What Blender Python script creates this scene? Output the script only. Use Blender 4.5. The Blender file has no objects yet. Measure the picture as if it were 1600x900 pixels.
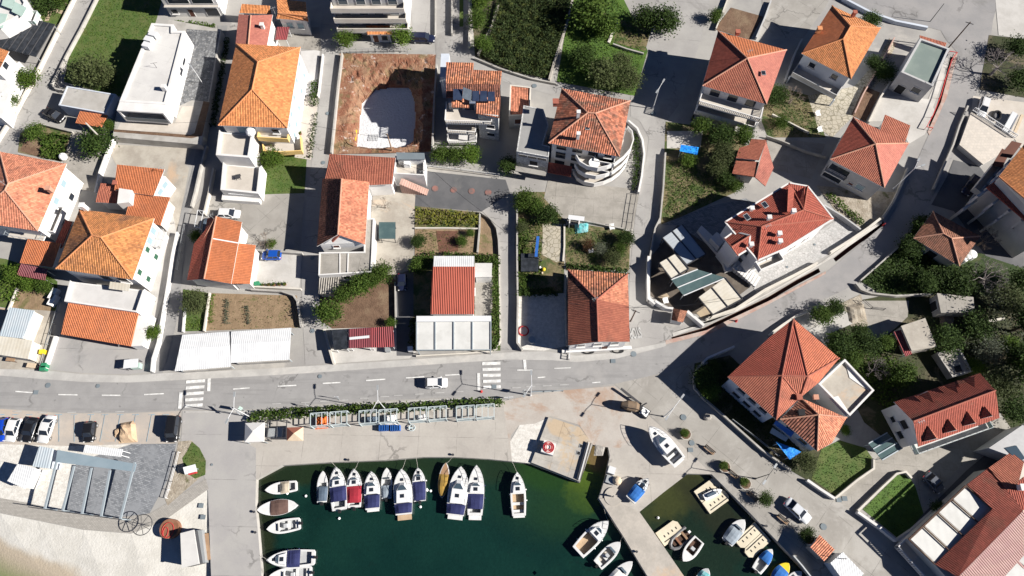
import bpy, bmesh, math, random
from mathutils import Vector, Matrix
from mathutils.geometry import tessellate_polygon
R = math.radians
rnd = random.Random(7)
scene = bpy.context.scene
COL = scene.collection
# ------------------------------------------------------------------ camera, sky, sun, exposure
F = 1067.0; CAM_H = 112.0; TILT = math.atan2(420, F)
cam = bpy.data.cameras.new('camera'); cam.sensor_width = 36; cam.lens = F / 1600 * 36
cam.clip_start = 1; cam.clip_end = 3000
camo = bpy.data.objects.new('camera', cam); COL.objects.link(camo)
camo.location = (0, 0, CAM_H); camo.rotation_euler = (TILT, 0, 0); scene.camera = camo
SUN_EL, SUN_AZ = R(32.5), R(-9.6)           # azimuth from +x, counter-clockwise
world = bpy.data.worlds.new('World'); scene.world = world; world.use_nodes = True
wn = world.node_tree; bg = wn.nodes['Background']
sky = wn.nodes.new('ShaderNodeTexSky'); sky.sky_type = 'NISHITA'; sky.sun_disc = False
sky.altitude = 3000; sky.air_density = .5; sky.dust_density = 0; sky.ozone_density = 6; sky.sun_elevation = SUN_EL; sky.sun_rotation = R(90) - SUN_AZ
wn.links.new(sky.outputs[0], bg.inputs[0]); bg.inputs[1].default_value = 0.05
sl = bpy.data.lights.new('sun', 'SUN'); sl.energy = 5.0; sl.angle = R(0.5); sl.color = (1.0, 0.95, 0.88)
so = bpy.data.objects.new('sun', sl); COL.objects.link(so)
sd = Vector((math.cos(SUN_EL) * math.cos(SUN_AZ), math.cos(SUN_EL) * math.sin(SUN_AZ), math.sin(SUN_EL)))
so.rotation_euler = sd.to_track_quat('Z', 'Y').to_euler(); so.location = sd * 200
scene.view_settings.view_transform = 'Standard'; scene.view_settings.look = 'None'
scene.view_settings.exposure = 0.95; scene.view_settings.gamma = 1.0
scene.view_settings.use_curve_mapping = False
scene.cycles.max_bounces = 4; scene.cycles.diffuse_bounces = 2; scene.cycles.glossy_bounces = 2
scene.cycles.transparent_max_bounces = 6

# ------------------------------------------------------------------ photo point -> world point at height z
_ct, _st = math.cos(TILT), math.sin(TILT)
def W(p, z=0.0):
    if len(p) == 3: p, z = p[:2], p[2]
    u = (p[0] - 800) / F; v = (450 - p[1]) / F
    s = (CAM_H - z) / (_ct - v * _st)
    return Vector((u * s, (v * _ct + _st) * s, z))
def WL(ps, z=0.0): return [W(p, z) for p in ps]

# ------------------------------------------------------------------ mesh builder
class MB:
    def __init__(s): s.v = []; s.f = []; s.m = []; s.uv = []
    def face(s, pts, m=0, uv=None):
        n = len(s.v); s.v += [tuple(p) for p in pts]; s.f.append(tuple(range(n, n + len(pts)))); s.m.append(m)
        s.uv.append(uv if uv else [(p[0], p[1]) for p in pts]); return s
    def roof(s, pts, m=0):
        pts = [Vector(p) for p in pts]
        n = Vector((0, 0, 0))
        for i in range(len(pts)): n += pts[i].cross(pts[(i + 1) % len(pts)])
        n.normalize()
        if n.z < 0: n = -n; pts = pts[::-1]
        h = Vector((0, 0, 1)).cross(n)
        h = Vector((1, 0, 0)) if h.length < 1e-3 else h.normalized()
        t = n.cross(h)
        return s.face(pts, m, [(p.dot(h), p.dot(t)) for p in pts])
    def prism(s, pts, z0, z1, ms=0, mt=None, bottom=True, top=True):
        mt = ms if mt is None else mt
        p = [Vector((q[0], q[1], 0)) for q in pts]
        a = sum(p[i].x * p[(i + 1) % len(p)].y - p[(i + 1) % len(p)].x * p[i].y for i in range(len(p)))
        if a < 0: p = p[::-1]
        L = 0
        for i in range(len(p)):
            A, B = p[i], p[(i + 1) % len(p)]; d = (B - A).length
            s.face([(A.x, A.y, z0), (B.x, B.y, z0), (B.x, B.y, z1), (A.x, A.y, z1)], ms, [(L, z0), (L + d, z0), (L + d, z1), (L, z1)]); L += d
        if top: s.face([(q.x, q.y, z1) for q in p], mt)
        if bottom: s.face([(q.x, q.y, z0) for q in p[::-1]], ms)
        return s
    def box(s, c, d, rz=0.0, m=0, tilt=None):
        M = Matrix.Rotation(rz, 3, 'Z')
        if tilt is not None: M = M @ tilt
        c = Vector(c); x, y, z = d[0] / 2, d[1] / 2, d[2] / 2
        P = [c + M @ Vector(q) for q in [(-x, -y, -z), (x, -y, -z), (x, y, -z), (-x, y, -z), (-x, -y, z), (x, -y, z), (x, y, z), (-x, y, z)]]
        for q in [(3, 2, 1, 0), (4, 5, 6, 7), (0, 1, 5, 4), (1, 2, 6, 5), (2, 3, 7, 6), (3, 0, 4, 7)]:
            a, b, cc, dd = [P[k] for k in q]; w = (b - a).length; h = (cc - b).length
            s.face([a, b, cc, dd], m, [(0, 0), (w, 0), (w, h), (0, h)])
        return s
    def bar(s, a, b, w, h=None, m=0):
        a, b = Vector(a), Vector(b); h = h or w; d = b - a; L = d.length
        if L < 1e-5: return s
        d.normalize(); up = Vector((0, 0, 1)) if abs(d.z) < .95 else Vector((1, 0, 0))
        r = d.cross(up).normalized() * (w / 2); u = r.cross(d).normalized() * (h / 2)
        A = [a - r - u, a + r - u, a + r + u, a - r + u]; B = [q + (b - a) for q in A]
        for i in range(4):
            j = (i + 1) % 4; s.face([A[j], A[i], B[i], B[j]], m, [(0, 0), (w, 0), (w, L), (0, L)])
        s.face(A, m); s.face(B[::-1], m); return s
    def tube(s, path, r, n=6, m=0, cap=True):
        path = [Vector(p) for p in path]; rs = r if isinstance(r, (list, tuple)) else [r] * len(path); rings = []
        for i, p in enumerate(path):
            d = (path[min(i + 1, len(path) - 1)] - path[max(i - 1, 0)]).normalized()
            up = Vector((0, 0, 1)) if abs(d.z) < .9 else Vector((1, 0, 0))
            x = d.cross(up).normalized(); y = x.cross(d)
            rings.append([p + (x * math.cos(2 * math.pi * k / n) + y * math.sin(2 * math.pi * k / n)) * rs[i] for k in range(n)])
        for A, B in zip(rings, rings[1:]):
            for k in range(n): s.face([A[(k + 1) % n], A[k], B[k], B[(k + 1) % n]][::-1], m)
        if cap: s.face(rings[0], m); s.face(rings[-1][::-1], m)
        return s
    def cyl(s, c, r, h, n=14, m=0, r2=None, mt=None):
        c = Vector(c); r2 = r if r2 is None else r2; mt = m if mt is None else mt
        A = [c + Vector((math.cos(2 * math.pi * k / n) * r, math.sin(2 * math.pi * k / n) * r, 0)) for k in range(n)]
        B = [c + Vector((math.cos(2 * math.pi * k / n) * r2, math.sin(2 * math.pi * k / n) * r2, h)) for k in range(n)]
        for k in range(n): s.face([A[k], A[(k + 1) % n], B[(k + 1) % n], B[k]], m)
        if r2 > 1e-3: s.face(B, mt)
        s.face(A[::-1], m); return s
    def ball(s, c, r, m=0, n=10, k=6, sq=(1, 1, 1)):
        c = Vector(c)
        P = lambda i, j: c + Vector((r * sq[0] * math.sin(math.pi * i / k) * math.cos(2 * math.pi * j / n), r * sq[1] * math.sin(math.pi * i / k) * math.sin(2 * math.pi * j / n), r * sq[2] * math.cos(math.pi * i / k)))
        for i in range(k):
            for j in range(n):
                q = [P(i, j), P(i + 1, j), P(i + 1, j + 1), P(i, j + 1)]
                if i == 0: q = [q[0], q[1], q[2]]
                elif i == k - 1: q = [q[0], q[1], q[3]]
                s.face(q, m)
        return s
    def torus(s, c, r, t, m=0, n=28, tn=6, sq=(1, 1)):
        c = Vector(c)
        return s.tube([c + Vector((math.cos(2 * math.pi * k / n) * r * sq[0], math.sin(2 * math.pi * k / n) * r * sq[1], 0)) for k in range(n + 1)], t, tn, m, False)
    def build(s, name, mats, parent=None, loc=None, smooth=False, weld=False):
        if not isinstance(mats, (list, tuple)): mats = [mats]
        o = parent; base = Vector((0, 0, 0))
        while o: base = base + o.location; o = o.parent
        if parent is None and loc is not None: base = Vector(loc)
        if parent is not None and s.v:                        # parts drawn about their own origin keep their coordinates
            m = Vector((0, 0, 0))
            for q in s.v: m += Vector(q)
            m /= len(s.v)
            if m.length < (m - base).length: base = Vector((0, 0, 0))
        me = bpy.data.meshes.new(name)
        me.from_pydata([(v[0] - base.x, v[1] - base.y, v[2] - base.z) for v in s.v], [], s.f)
        ul = me.uv_layers.new(name='UVMap'); flat = []
        for u in s.uv:
            for a in u: flat += [a[0], a[1]]
        ul.data.foreach_set('uv', flat)
        for mt in mats: me.materials.append(MATS[mt] if isinstance(mt, str) else mt)
        if len(mats) > 1: me.polygons.foreach_set('material_index', s.m)
        if weld:
            bm = bmesh.new(); bm.from_mesh(me); bmesh.ops.remove_doubles(bm, verts=bm.verts, dist=1e-4); bm.to_mesh(me); bm.free()
        if smooth: me.polygons.foreach_set('use_smooth', [True] * len(me.polygons))
        me.update()
        ob = bpy.data.objects.new(name, me); COL.objects.link(ob)
        if parent: ob.parent = parent
        elif loc is not None: ob.location = loc
        return ob

def tag(o, label, cat, group=None, kind=None):
    if label: o['label'] = label
    if cat: o['category'] = cat
    if group: o['group'] = group
    if kind: o['kind'] = kind
    return o
def thing(name, label, cat, loc=(0, 0, 0), rz=0.0, group=None):
    o = bpy.data.objects.new(name, None); o.empty_display_size = .3; COL.objects.link(o)
    o.location = loc; o.rotation_euler = (0, 0, rz); return tag(o, label, cat, group)
def dup(root, loc, rz=0.0, sc=(1, 1, 1), label=None, group=None, cat=None):
    r = root.copy(); COL.objects.link(r); r.location = loc; r.rotation_euler = (0, 0, rz); r.scale = sc
    if label: r['label'] = label
    if group: r['group'] = group
    if cat: r['category'] = cat
    for ch in list(root.children):
        c = ch.copy(); COL.objects.link(c); c.parent = r
        for g in list(ch.children):
            d = g.copy(); COL.objects.link(d); d.parent = c
    return r
def cen(ps):
    c = Vector((0, 0, 0))
    for p in ps: c += Vector((p[0], p[1], p[2] if len(p) > 2 else 0))
    return c / len(ps)
def inset(ps, d):
    p = [Vector((q[0], q[1])) for q in ps]; n = len(p)
    a = sum(p[i].x * p[(i + 1) % n].y - p[(i + 1) % n].x * p[i].y for i in range(n)); sg = 1 if a > 0 else -1
    out = []
    for i in range(n):
        e1 = (p[i] - p[i - 1]).normalized(); e2 = (p[(i + 1) % n] - p[i]).normalized()
        n1 = Vector((-e1.y, e1.x)) * sg; n2 = Vector((-e2.y, e2.x)) * sg
        b = n1 + n2; k = max(.35, b.length_squared / 2)
        out.append(Vector((p[i].x + b.x * d / k, p[i].y + b.y * d / k, 0)))
    return out

# ------------------------------------------------------------------ procedural materials
MATS = {}
def lin(c):
    if isinstance(c, (tuple, list)): return (*c, 1) if len(c) == 3 else c
    return (c, c, c, 1)
class NT:
    def __init__(s, name):
        s.mat = bpy.data.materials.new(name); s.mat.use_nodes = True; s.t = s.mat.node_tree
        s.b = s.t.nodes['Principled BSDF']; MATS[name] = s.mat
        s.tc = s.t.nodes.new('ShaderNodeTexCoord')
    def n(s, ty, **kw):
        nd = s.t.nodes.new('ShaderNode' + ty)
        for k, v in kw.items():
            if k.startswith('i_'):
                key = k[2:]; key = int(key) if key.isdigit() else key
                s.set(nd.inputs[key], v)
            else: setattr(nd, k, v)
        return nd
    def set(s, inp, v):
        if hasattr(v, 'is_output'): s.t.links.new(v, inp)
        else: inp.default_value = v
    def math(s, op, a, b=None, c=None):
        nd = s.n('Math', operation=op); s.set(nd.inputs[0], a)
        if b is not None: s.set(nd.inputs[1], b)
        if c is not None: s.set(nd.inputs[2], c)
        return nd.outputs[0]
    def noise(s, scale, detail=3, rough=.6, vec=None, dist=0):
        nd = s.n('TexNoise'); s.set(nd.inputs['Vector'], vec if vec is not None else s.tc.outputs['Object'])
        nd.inputs['Scale'].default_value = scale; nd.inputs['Detail'].default_value = detail
        nd.inputs['Roughness'].default_value = rough; nd.inputs['Distortion'].default_value = dist
        return nd.outputs[0]
    def ramp(s, v, lo, hi):
        nd = s.n('MapRange'); nd.interpolation_type = 'SMOOTHSTEP'
        s.set(nd.inputs[0], v); nd.inputs[1].default_value = lo; nd.inputs[2].default_value = hi
        return nd.outputs[0]
    def mix(s, f, a, b, mode='MIX'):
        nd = s.n('Mix', data_type='RGBA', blend_type=mode); s.set(nd.inputs[0], f)
        s.set(nd.inputs[6], a if hasattr(a, 'is_output') else lin(a)); s.set(nd.inputs[7], b if hasattr(b, 'is_output') else lin(b))
        return nd.outputs[2]
    def var(s, col, v, amt):                                  # brightness variation around 1
        k = s.math('MULTIPLY_ADD', v, 2 * amt, 1 - amt)
        nd = s.n('Mix', data_type='RGBA', blend_type='MULTIPLY'); nd.inputs[0].default_value = 1
        s.set(nd.inputs[6], col if hasattr(col, 'is_output') else lin(col))
        cb = s.n('CombineColor'); [s.set(cb.inputs[i], k) for i in range(3)]
        s.set(nd.inputs[7], cb.outputs[0]); return nd.outputs[2]
    def bump(s, h, dist, strength=1.0):
        nd = s.n('Bump'); s.set(nd.inputs['Height'], h); nd.inputs['Distance'].default_value = dist; nd.inputs['Strength'].default_value = strength
        s.t.links.new(nd.outputs[0], s.b.inputs['Normal'])
    def joints(s, col, dx, dy, rz=0., w=.035, dark=.62):      # slab joints
        mp = s.n('Mapping'); s.t.links.new(s.tc.outputs['Object'], mp.inputs[0]); mp.inputs['Rotation'].default_value = (0, 0, rz)
        sp = s.n('SeparateXYZ'); s.t.links.new(mp.outputs[0], sp.inputs[0]); e = None
        for i, d in ((0, dx), (1, dy)):
            m = s.math('MULTIPLY', s.math('ABSOLUTE', s.math('SUBTRACT', s.math('FRACT', s.math('DIVIDE', sp.outputs[i], d)), .5)), d); e = m if e is None else s.math('MINIMUM', e, m)
        f = s.math('MULTIPLY', s.math('LESS_THAN', e, w), s.ramp(s.noise(.4, 3), .38, .6)); return s.mix(f, col, s.var(col, 0., 1 - dark))
    def cracks(s, col, sc, w=.02):
        ds = s.n('VectorMath', operation='ADD'); s.t.links.new(s.tc.outputs['Object'], ds.inputs[0]); nz = s.n('TexNoise'); nz.inputs['Scale'].default_value = .8; nz.inputs['Detail'].default_value = 4; s.t.links.new(s.tc.outputs['Object'], nz.inputs[0]); sv = s.n('VectorMath', operation='SCALE'); s.t.links.new(nz.outputs[1], sv.inputs[0]); sv.inputs['Scale'].default_value = 2.2; s.t.links.new(sv.outputs[0], ds.inputs[1])
        vo = s.n('TexVoronoi', feature='DISTANCE_TO_EDGE'); s.t.links.new(ds.outputs[0], vo.inputs['Vector']); vo.inputs['Scale'].default_value = sc
        f = s.math('MULTIPLY', s.math('LESS_THAN', vo.outputs['Distance'], w), s.ramp(s.noise(.12, 3), .5, .62)); return s.mix(s.math('MULTIPLY', f, .7), col, s.var(col, 0., .5))
    def fin(s, col, rough=.85, metal=0, spec=.3):
        s.set(s.b.inputs['Base Color'], col if hasattr(col, 'is_output') else lin(col))
        s.set(s.b.inputs['Roughness'], rough); s.b.inputs['Metallic'].default_value = metal
        s.b.inputs['Specular IOR Level'].default_value = spec; return s.mat
def M(name, c1, c2=None, s=.4, c3=None, s3=.09, t3=(.52, .68), fine=.12, fs=5., rough=.85, bump=0., bs=6., metal=0, spec=.3, lo=.35, hi=.65, joint=None, crack=0):
    k = NT(name); col = lin(c1)
    if c2 is not None: col = k.mix(k.ramp(k.noise(s, 4, .65), lo, hi), c1, c2)
    if c3 is not None: col = k.mix(k.ramp(k.noise(s3, 5, .7, dist=.6), *t3), col, c3)
    if fine: col = k.var(col, k.noise(fs, 3, .7), fine)
    if joint: col = k.joints(col, *joint)
    if crack: col = k.cracks(col, crack)
    if bump: k.bump(k.noise(bs, 3, .6), bump)
    return k.fin(col, rough, metal, spec)
def tile(name, c1, c2, stain=None, ts=.18, tt=(.5, .7), pu=.3, pv=.4, vary=.24, depth=.08, flatness=.0):
    k = NT(name); sep = k.n('SeparateXYZ'); k.t.links.new(k.tc.outputs['UV'], sep.inputs[0])
    u = k.math('DIVIDE', sep.outputs[0], pu); v = k.math('DIVIDE', sep.outputs[1], pv)
    fu = k.math('FRACT', u); fv = k.math('FRACT', v)
    cb = k.n('CombineXYZ'); k.set(cb.inputs[0], k.math('FLOOR', u)); k.set(cb.inputs[1], k.math('FLOOR', v))
    wn_ = k.n('TexWhiteNoise'); wn_.noise_dimensions = '3D'; k.t.links.new(cb.outputs[0], wn_.inputs['Vector'])
    col = k.mix(k.ramp(k.noise(.5, 4, .7), .35, .65), c1, c2)
    if stain is not None: col = k.mix(k.math('MULTIPLY', k.ramp(k.noise(ts, 5, .7, dist=.5), *tt), .8), col, stain)
    oi = k.n('ObjectInfo'); col = k.var(col, oi.outputs['Random'], .13); col = k.var(col, wn_.outputs[0], vary)
    col = k.var(col, k.noise(2.2, 3, .7), .24); col = k.mix(k.math('MULTIPLY', k.ramp(k.noise(1.1, 5, .8), .6, .72), .45), col, (.13, .1, .075))
    prof = k.math('SINE', k.math('MULTIPLY', fu, math.pi))
    h = k.math('ADD', prof, k.math('MULTIPLY', k.math('SUBTRACT', 1.0, fv), .45))
    k.bump(h, depth); return k.fin(col, .8, 0, .25)
def corr(name, c1, c2=None, p=.25, depth=.05, rough=.5, metal=0., stain=None, fine=.06):
    k = NT(name); sep = k.n('SeparateXYZ'); k.t.links.new(k.tc.outputs['UV'], sep.inputs[0])
    col = lin(c1)
    if c2 is not None: col = k.mix(k.ramp(k.noise(.35, 4, .6), .4, .62), c1, c2)
    if stain is not None: col = k.mix(k.ramp(k.noise(.25, 5, .75, dist=.5), .56, .72), col, stain)
    col = k.var(col, k.noise(5, 3), fine)
    k.bump(k.math('SINE', k.math('MULTIPLY', sep.outputs[0], 2 * math.pi / p)), depth); return k.fin(col, rough, metal, .3)
def paver(name, c1, c2, sx=.4, sy=.2, mortar=.3, vary=.2, rz=0., big=None):
    k = NT(name); mp = k.n('Mapping'); k.t.links.new(k.tc.outputs['Object'], mp.inputs[0]); mp.inputs['Rotation'].default_value = (0, 0, rz)
    sep = k.n('SeparateXYZ'); k.t.links.new(mp.outputs[0], sep.inputs[0])
    v = k.math('DIVIDE', sep.outputs[1], sy); fl = k.math('FLOOR', v)
    u = k.math('ADD', k.math('DIVIDE', sep.outputs[0], sx), k.math('MULTIPLY', fl, .5))
    cb = k.n('CombineXYZ'); k.set(cb.inputs[0], k.math('FLOOR', u)); k.set(cb.inputs[1], fl)
    w = k.n('TexWhiteNoise'); w.noise_dimensions = '3D'; k.t.links.new(cb.outputs[0], w.inputs['Vector'])
    col = k.mix(w.outputs[0], c1, c2)
    e = k.math('MINIMUM', k.math('MULTIPLY', k.math('MINIMUM', k.math('FRACT', u), k.math('SUBTRACT', 1., k.math('FRACT', u))), sx), k.math('MULTIPLY', k.math('MINIMUM', k.math('FRACT', v), k.math('SUBTRACT', 1., k.math('FRACT', v))), sy))
    col = k.mix(k.math('LESS_THAN', e, .02), col, tuple(x * mortar for x in lin(c1)[:3]))
    if big is not None: col = k.mix(k.ramp(k.noise(.25, 4, .7), .45, .65), col, big)
    col = k.var(col, k.noise(1.5, 3), .15); return k.fin(col, .85)
def crazy(name, c1, c2, gap, scale=1.3):
    k = NT(name); vo = k.n('TexVoronoi'); k.t.links.new(k.tc.outputs['Object'], vo.inputs['Vector']); vo.inputs['Scale'].default_value = scale
    ve = k.n('TexVoronoi', feature='DISTANCE_TO_EDGE'); k.t.links.new(k.tc.outputs['Object'], ve.inputs['Vector']); ve.inputs['Scale'].default_value = scale
    s_ = k.n('SeparateColor'); k.t.links.new(vo.outputs['Color'], s_.inputs[0])
    col = k.mix(s_.outputs[0], c1, c2); col = k.mix(k.math('LESS_THAN', ve.outputs['Distance'], .05), col, gap)
    col = k.var(col, k.noise(4, 3), .12); return k.fin(col, .8)
def leafm(name, c1, c2, c3=None, tr=.25):
    k = NT(name); g = k.n('NewGeometry'); oi = k.n('ObjectInfo')
    col = k.mix(g.outputs['Random Per Island'], c1, c2)
    if c3 is not None: col = k.mix(k.ramp(k.noise(.9, 2), .5, .7), col, c3)
    col = k.var(col, oi.outputs['Random'], .18)
    k.fin(col, .7, 0, .12)
    tn = k.n('BsdfTranslucent'); k.set(tn.inputs[0], col); mx = k.n('MixShader'); mx.inputs[0].default_value = tr
    k.t.links.new(k.b.outputs[0], mx.inputs[1]); k.t.links.new(tn.outputs[0], mx.inputs[2])
    k.t.links.new(mx.outputs[0], k.t.nodes['Material Output'].inputs[0]); return k.mat

# ground
M('land', (.33, .32, .30), (.27, .26, .25), .12, (.39, .37, .34), .06, fine=.1, bump=.01)
k = NT('asphalt')                       # old bleached asphalt: wheel-worn bands, patches, fine chippings
mp = k.n('Mapping'); k.t.links.new(k.tc.outputs['Object'], mp.inputs[0]); mp.inputs['Scale'].default_value = (.05, .9, 1)
c = k.mix(k.ramp(k.noise(.5, 4, .65), .35, .65), (.255, .25, .247), (.285, .28, .275))
c = k.mix(k.math('MULTIPLY', k.ramp(k.noise(1.0, 4, .7, mp.outputs[0]), .5, .68), .6), c, (.205, .202, .2))
c = k.mix(k.math('MULTIPLY', k.ramp(k.noise(.11, 4, .7), .56, .66), .5), c, (.32, .31, .3))
c = k.mix(k.math('MULTIPLY', k.ramp(k.noise(.8, 2, .5), .69, .74), .7), c, (.16, .158, .155)); c = k.cracks(c, .13); c = k.var(c, k.noise(9, 3, .8), .12); k.bump(k.noise(14, 2), .01); k.fin(c, .9)
M('asphalt_road_east', (.24, .235, .235), (.28, .27, .265), .2, (.2, .195, .19), .12, fine=.12, fs=8, crack=.15)
M('lane', (.29, .28, .27), (.34, .33, .315), .18, (.25, .24, .23), .1, fine=.12, fs=7, bump=.01, crack=.2, joint=(60., 5., .12))
M('lane_dark', (.2, .2, .2), (.26, .255, .25), .25, fine=.12, fs=7)
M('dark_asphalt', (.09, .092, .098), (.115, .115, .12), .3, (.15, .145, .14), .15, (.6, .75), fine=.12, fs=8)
M('kerbstone', (.45, .44, .42), (.38, .37, .35), .5, fine=.1)
M('pavement', (.43, .42, .40), (.36, .35, .335), .35, (.48, .46, .43), .12, fine=.1)
M('concrete', (.31, .295, .27), (.265, .25, .228), .25, (.36, .345, .32), .1, (.5, .65), fine=.12, fs=4, bump=.01, joint=(5., 4., .72), crack=.17)
M('concrete_pale', (.47, .455, .43), (.40, .385, .36), .3, (.35, .33, .3), .13, (.58, .74), fine=.09, fs=4)
M('concrete_old', (.32, .3, .27), (.25, .235, .21), .35, (.33, .31, .28), .2, (.5, .66), fine=.16, fs=4, bump=.02, joint=(3.6, 3.6, .1))
M('concrete_dirty', (.40, .37, .32), (.31, .28, .24), .3, (.46, .34, .24), .1, (.55, .7), fine=.14, fs=3)
M('white_floor', (.54, .53, .52), (.48, .47, .46), .4, fine=.06)
M('tan_floor', (.5, .46, .41), (.45, .41, .36), .4, fine=.08)
M('gravel_white', (.5, .48, .44), (.62, .6, .56), 1.6, fine=.3, fs=6, bump=.04, bs=7)
M('quay_concrete', (.40, .375, .34), (.35, .325, .295), .16, (.31, .29, .265), .22, (.56, .7), fine=.12, fs=3, bump=.01, joint=(6.2, 5.1, .02), crack=.14)
M('concrete_platform', (.42, .4, .365), (.33, .31, .28), .35, (.43, .34, .24), .16, (.5, .62), fine=.13, fs=3, joint=(3.1, 3.4, .32), crack=.2)
M('pier_concrete', (.42, .385, .34), (.34, .315, .28), .35, (.46, .36, .27), .12, (.55, .7), fine=.16, fs=3, bump=.015)
M('mole_asphalt', (.31, .30, .295), (.35, .34, .325), .15, (.27, .265, .26), .12, fine=.1, fs=6, joint=(40., 7., .02), crack=.13)
M('parking_dirt', (.36, .33, .30), (.42, .37, .32), .3, (.46, .35, .26), .13, (.52, .68), fine=.12)
M('dirt_apron', (.37, .335, .3), (.41, .38, .345), .3, (.34, .24, .18), .12, (.5, .66), fine=.14, fs=4)
M('soil_brown', (.115, .07, .045), (.16, .10, .065), .8, (.2, .14, .09), .2, fine=.3, fs=4, bump=.08, bs=4)
M('soil_tan', (.2, .14, .085), (.26, .185, .115), .7, (.13, .12, .05), .25, (.55, .68), fine=.3, fs=4, bump=.06, bs=4)
M('soil_red', (.15, .072, .048), (.11, .055, .038), .9, fine=.3, fs=4, bump=.08, bs=4)
M('soil_olive', (.12, .105, .05), (.19, .15, .085), .6, (.06, .085, .025), .4, (.45, .6), fine=.3, fs=4, bump=.05, bs=5)
M('grass', (.06, .105, .022), (.095, .12, .035), .5, (.13, .115, .055), .22, (.58, .75), fine=.35, fs=5, bump=.06, bs=6)
M('grass_bright', (.075, .14, .022), (.055, .105, .02), .6, (.11, .115, .04), .25, (.6, .75), fine=.35, fs=5, bump=.06, bs=6)
M('grass_dark', (.024, .045, .01), (.036, .055, .014), .5, (.07, .07, .03), .25, (.55, .7), fine=.35, fs=5, bump=.06, bs=6)
M('scrub_ground', (.05, .05, .024), (.034, .045, .015), .35, (.14, .115, .075), .2, (.52, .66), fine=.35, fs=4, bump=.08, bs=4)
M('rubble_ground', (.36, .32, .26), (.26, .22, .17), .8, (.12, .12, .06), .4, (.55, .68), fine=.3, fs=3, bump=.1, bs=3)
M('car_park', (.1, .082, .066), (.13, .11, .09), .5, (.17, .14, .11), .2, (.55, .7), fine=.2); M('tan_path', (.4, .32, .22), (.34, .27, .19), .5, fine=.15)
paver('promenade_pavers', (.36, .34, .31), (.30, .285, .26), .4, .2, .6)
paver('slate_pavers', (.15, .16, .175), (.27, .28, .295), .5, .25, .7, rz=.3, big=(.22, .23, .245))
paver('beige_pavers', (.55, .5, .44), (.49, .45, .4), .6, .6, .8)
crazy('crazy_pale', (.36, .36, .35), (.47, .46, .45), (.31, .3, .29), 2.)
crazy('crazy_shaded', (.1, .105, .115), (.24, .245, .25), (.09, .09, .09), 1.9)  # crazy paving greyed down, the shade lying on it is in the colour
crazy('crazy_tan', (.42, .38, .3), (.36, .33, .27), (.2, .18, .13), 1.2)
M('line_white', (.72, .72, .70), (.5, .5, .49), 1.2, fine=.2, fs=6)
M('line_faded', (.42, .42, .41), (.34, .335, .33), 1.2, fine=.2, fs=6)
M('line_blue', (.2, .33, .42), (.3, .33, .35), 1., fine=.2)
M('red_dot', (.25, .12, .1), (.15, .11, .105), .8, fine=.15)
M('trench_soil', (.07, .03, .022), (.1, .045, .03), .8, fine=.3, bump=.08)
M('red_dust', (.36, .22, .18), (.4, .33, .29), .6, fine=.15)
# masonry
M('white_wall', (.66, .65, .635), (.59, .58, .565), .35, (.5, .485, .46), .3, (.6, .74), fine=.05, fs=3)
M('cream_wall', (.56, .53, .47), (.49, .46, .41), .3, fine=.06, fs=3)
M('grey_wall', (.45, .45, .45), (.38, .38, .38), .35, fine=.08, fs=3)
M('blue_grey_wall', (.52, .56, .62), (.46, .5, .56), .3, fine=.05)
M('yellow_wall', (.72, .5, .2), (.66, .45, .17), .4, fine=.06)
M('pink_wall', (.5, .33, .28), (.44, .29, .24), .4, fine=.08)
M('stone_wall', (.38, .35, .31), (.27, .25, .22), 1.2, (.45, .42, .37), .6, fine=.25, fs=4, bump=.06, bs=4)
M('conc_wall', (.4, .385, .36), (.32, .305, .28), .5, (.24, .23, .21), .3, (.56, .72), fine=.12, fs=4)
crazy('stone_facing', (.6, .6, .58), (.4, .4, .4), (.3, .3, .3), 2.2)
M('glass_dark', (.02, .025, .035), fine=0, rough=.08, spec=.6)
M('glass_blue', (.05, .075, .1), fine=0, rough=.08, spec=.6)
M('shutter_green', (.03, .1, .06), (.025, .08, .05), fine=.1); M('shutter_grey', (.25, .34, .38), fine=.08); M('shutter_brown', (.12, .05, .035), fine=.1)
M('green_glass', (.4, .52, .47), (.36, .47, .42), .5, rough=.15, fine=.03, spec=.5)
M('teal_glass', (.065, .105, .11), (.09, .135, .135), .6, rough=.2, fine=.05, spec=.5)
M('wood_dark', (.06, .035, .025), (.09, .05, .035), 1., fine=.15)
M('wood_mid', (.25, .16, .1), (.32, .21, .13), 1., fine=.15)
M('void_dark', (.02, .02, .022), fine=.1, rough=.9)
# roofs
tile('tile_orange', (.56, .225, .085), (.5, .195, .075), (.3, .14, .07), .16, (.56, .74))
tile('tile_orange_new', (.5, .165, .07), (.44, .15, .068), (.3, .12, .065), .25, (.58, .76), vary=.1)
tile('tile_orange_stained', (.52, .22, .08), (.45, .19, .075), (.17, .09, .06), .2, (.48, .66), vary=.3)
tile('tile_old', (.36, .13, .075), (.27, .1, .065), (.13, .085, .06), .5, (.46, .64), vary=.42, pu=.4, pv=.5)
tile('tile_red', (.35, .12, .075), (.29, .095, .062), (.2, .09, .06), .25, (.55, .75), vary=.12)
tile('tile_red_dark', (.3, .075, .05), (.26, .068, .046), None, vary=.12)  # plain dark red; also laid on west slopes as their shade
tile('tile_red_dimmed', (.23, .06, .042), (.2, .052, .037), (.14, .06, .04), .3, vary=.15)  # red tile dimmed for the darker right side of the view
tile('tile_red_lit', (.43, .135, .075), (.38, .12, .068), None, vary=.12)  # red tile as it looks sunlit, for slopes facing the sun
tile('tile_pink', (.47, .175, .13), (.42, .15, .115), (.33, .13, .1), .2, vary=.1)
tile('tile_salmon', (.55, .22, .13), (.48, .18, .11), (.3, .13, .085), .4, (.5, .68), vary=.3)
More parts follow.
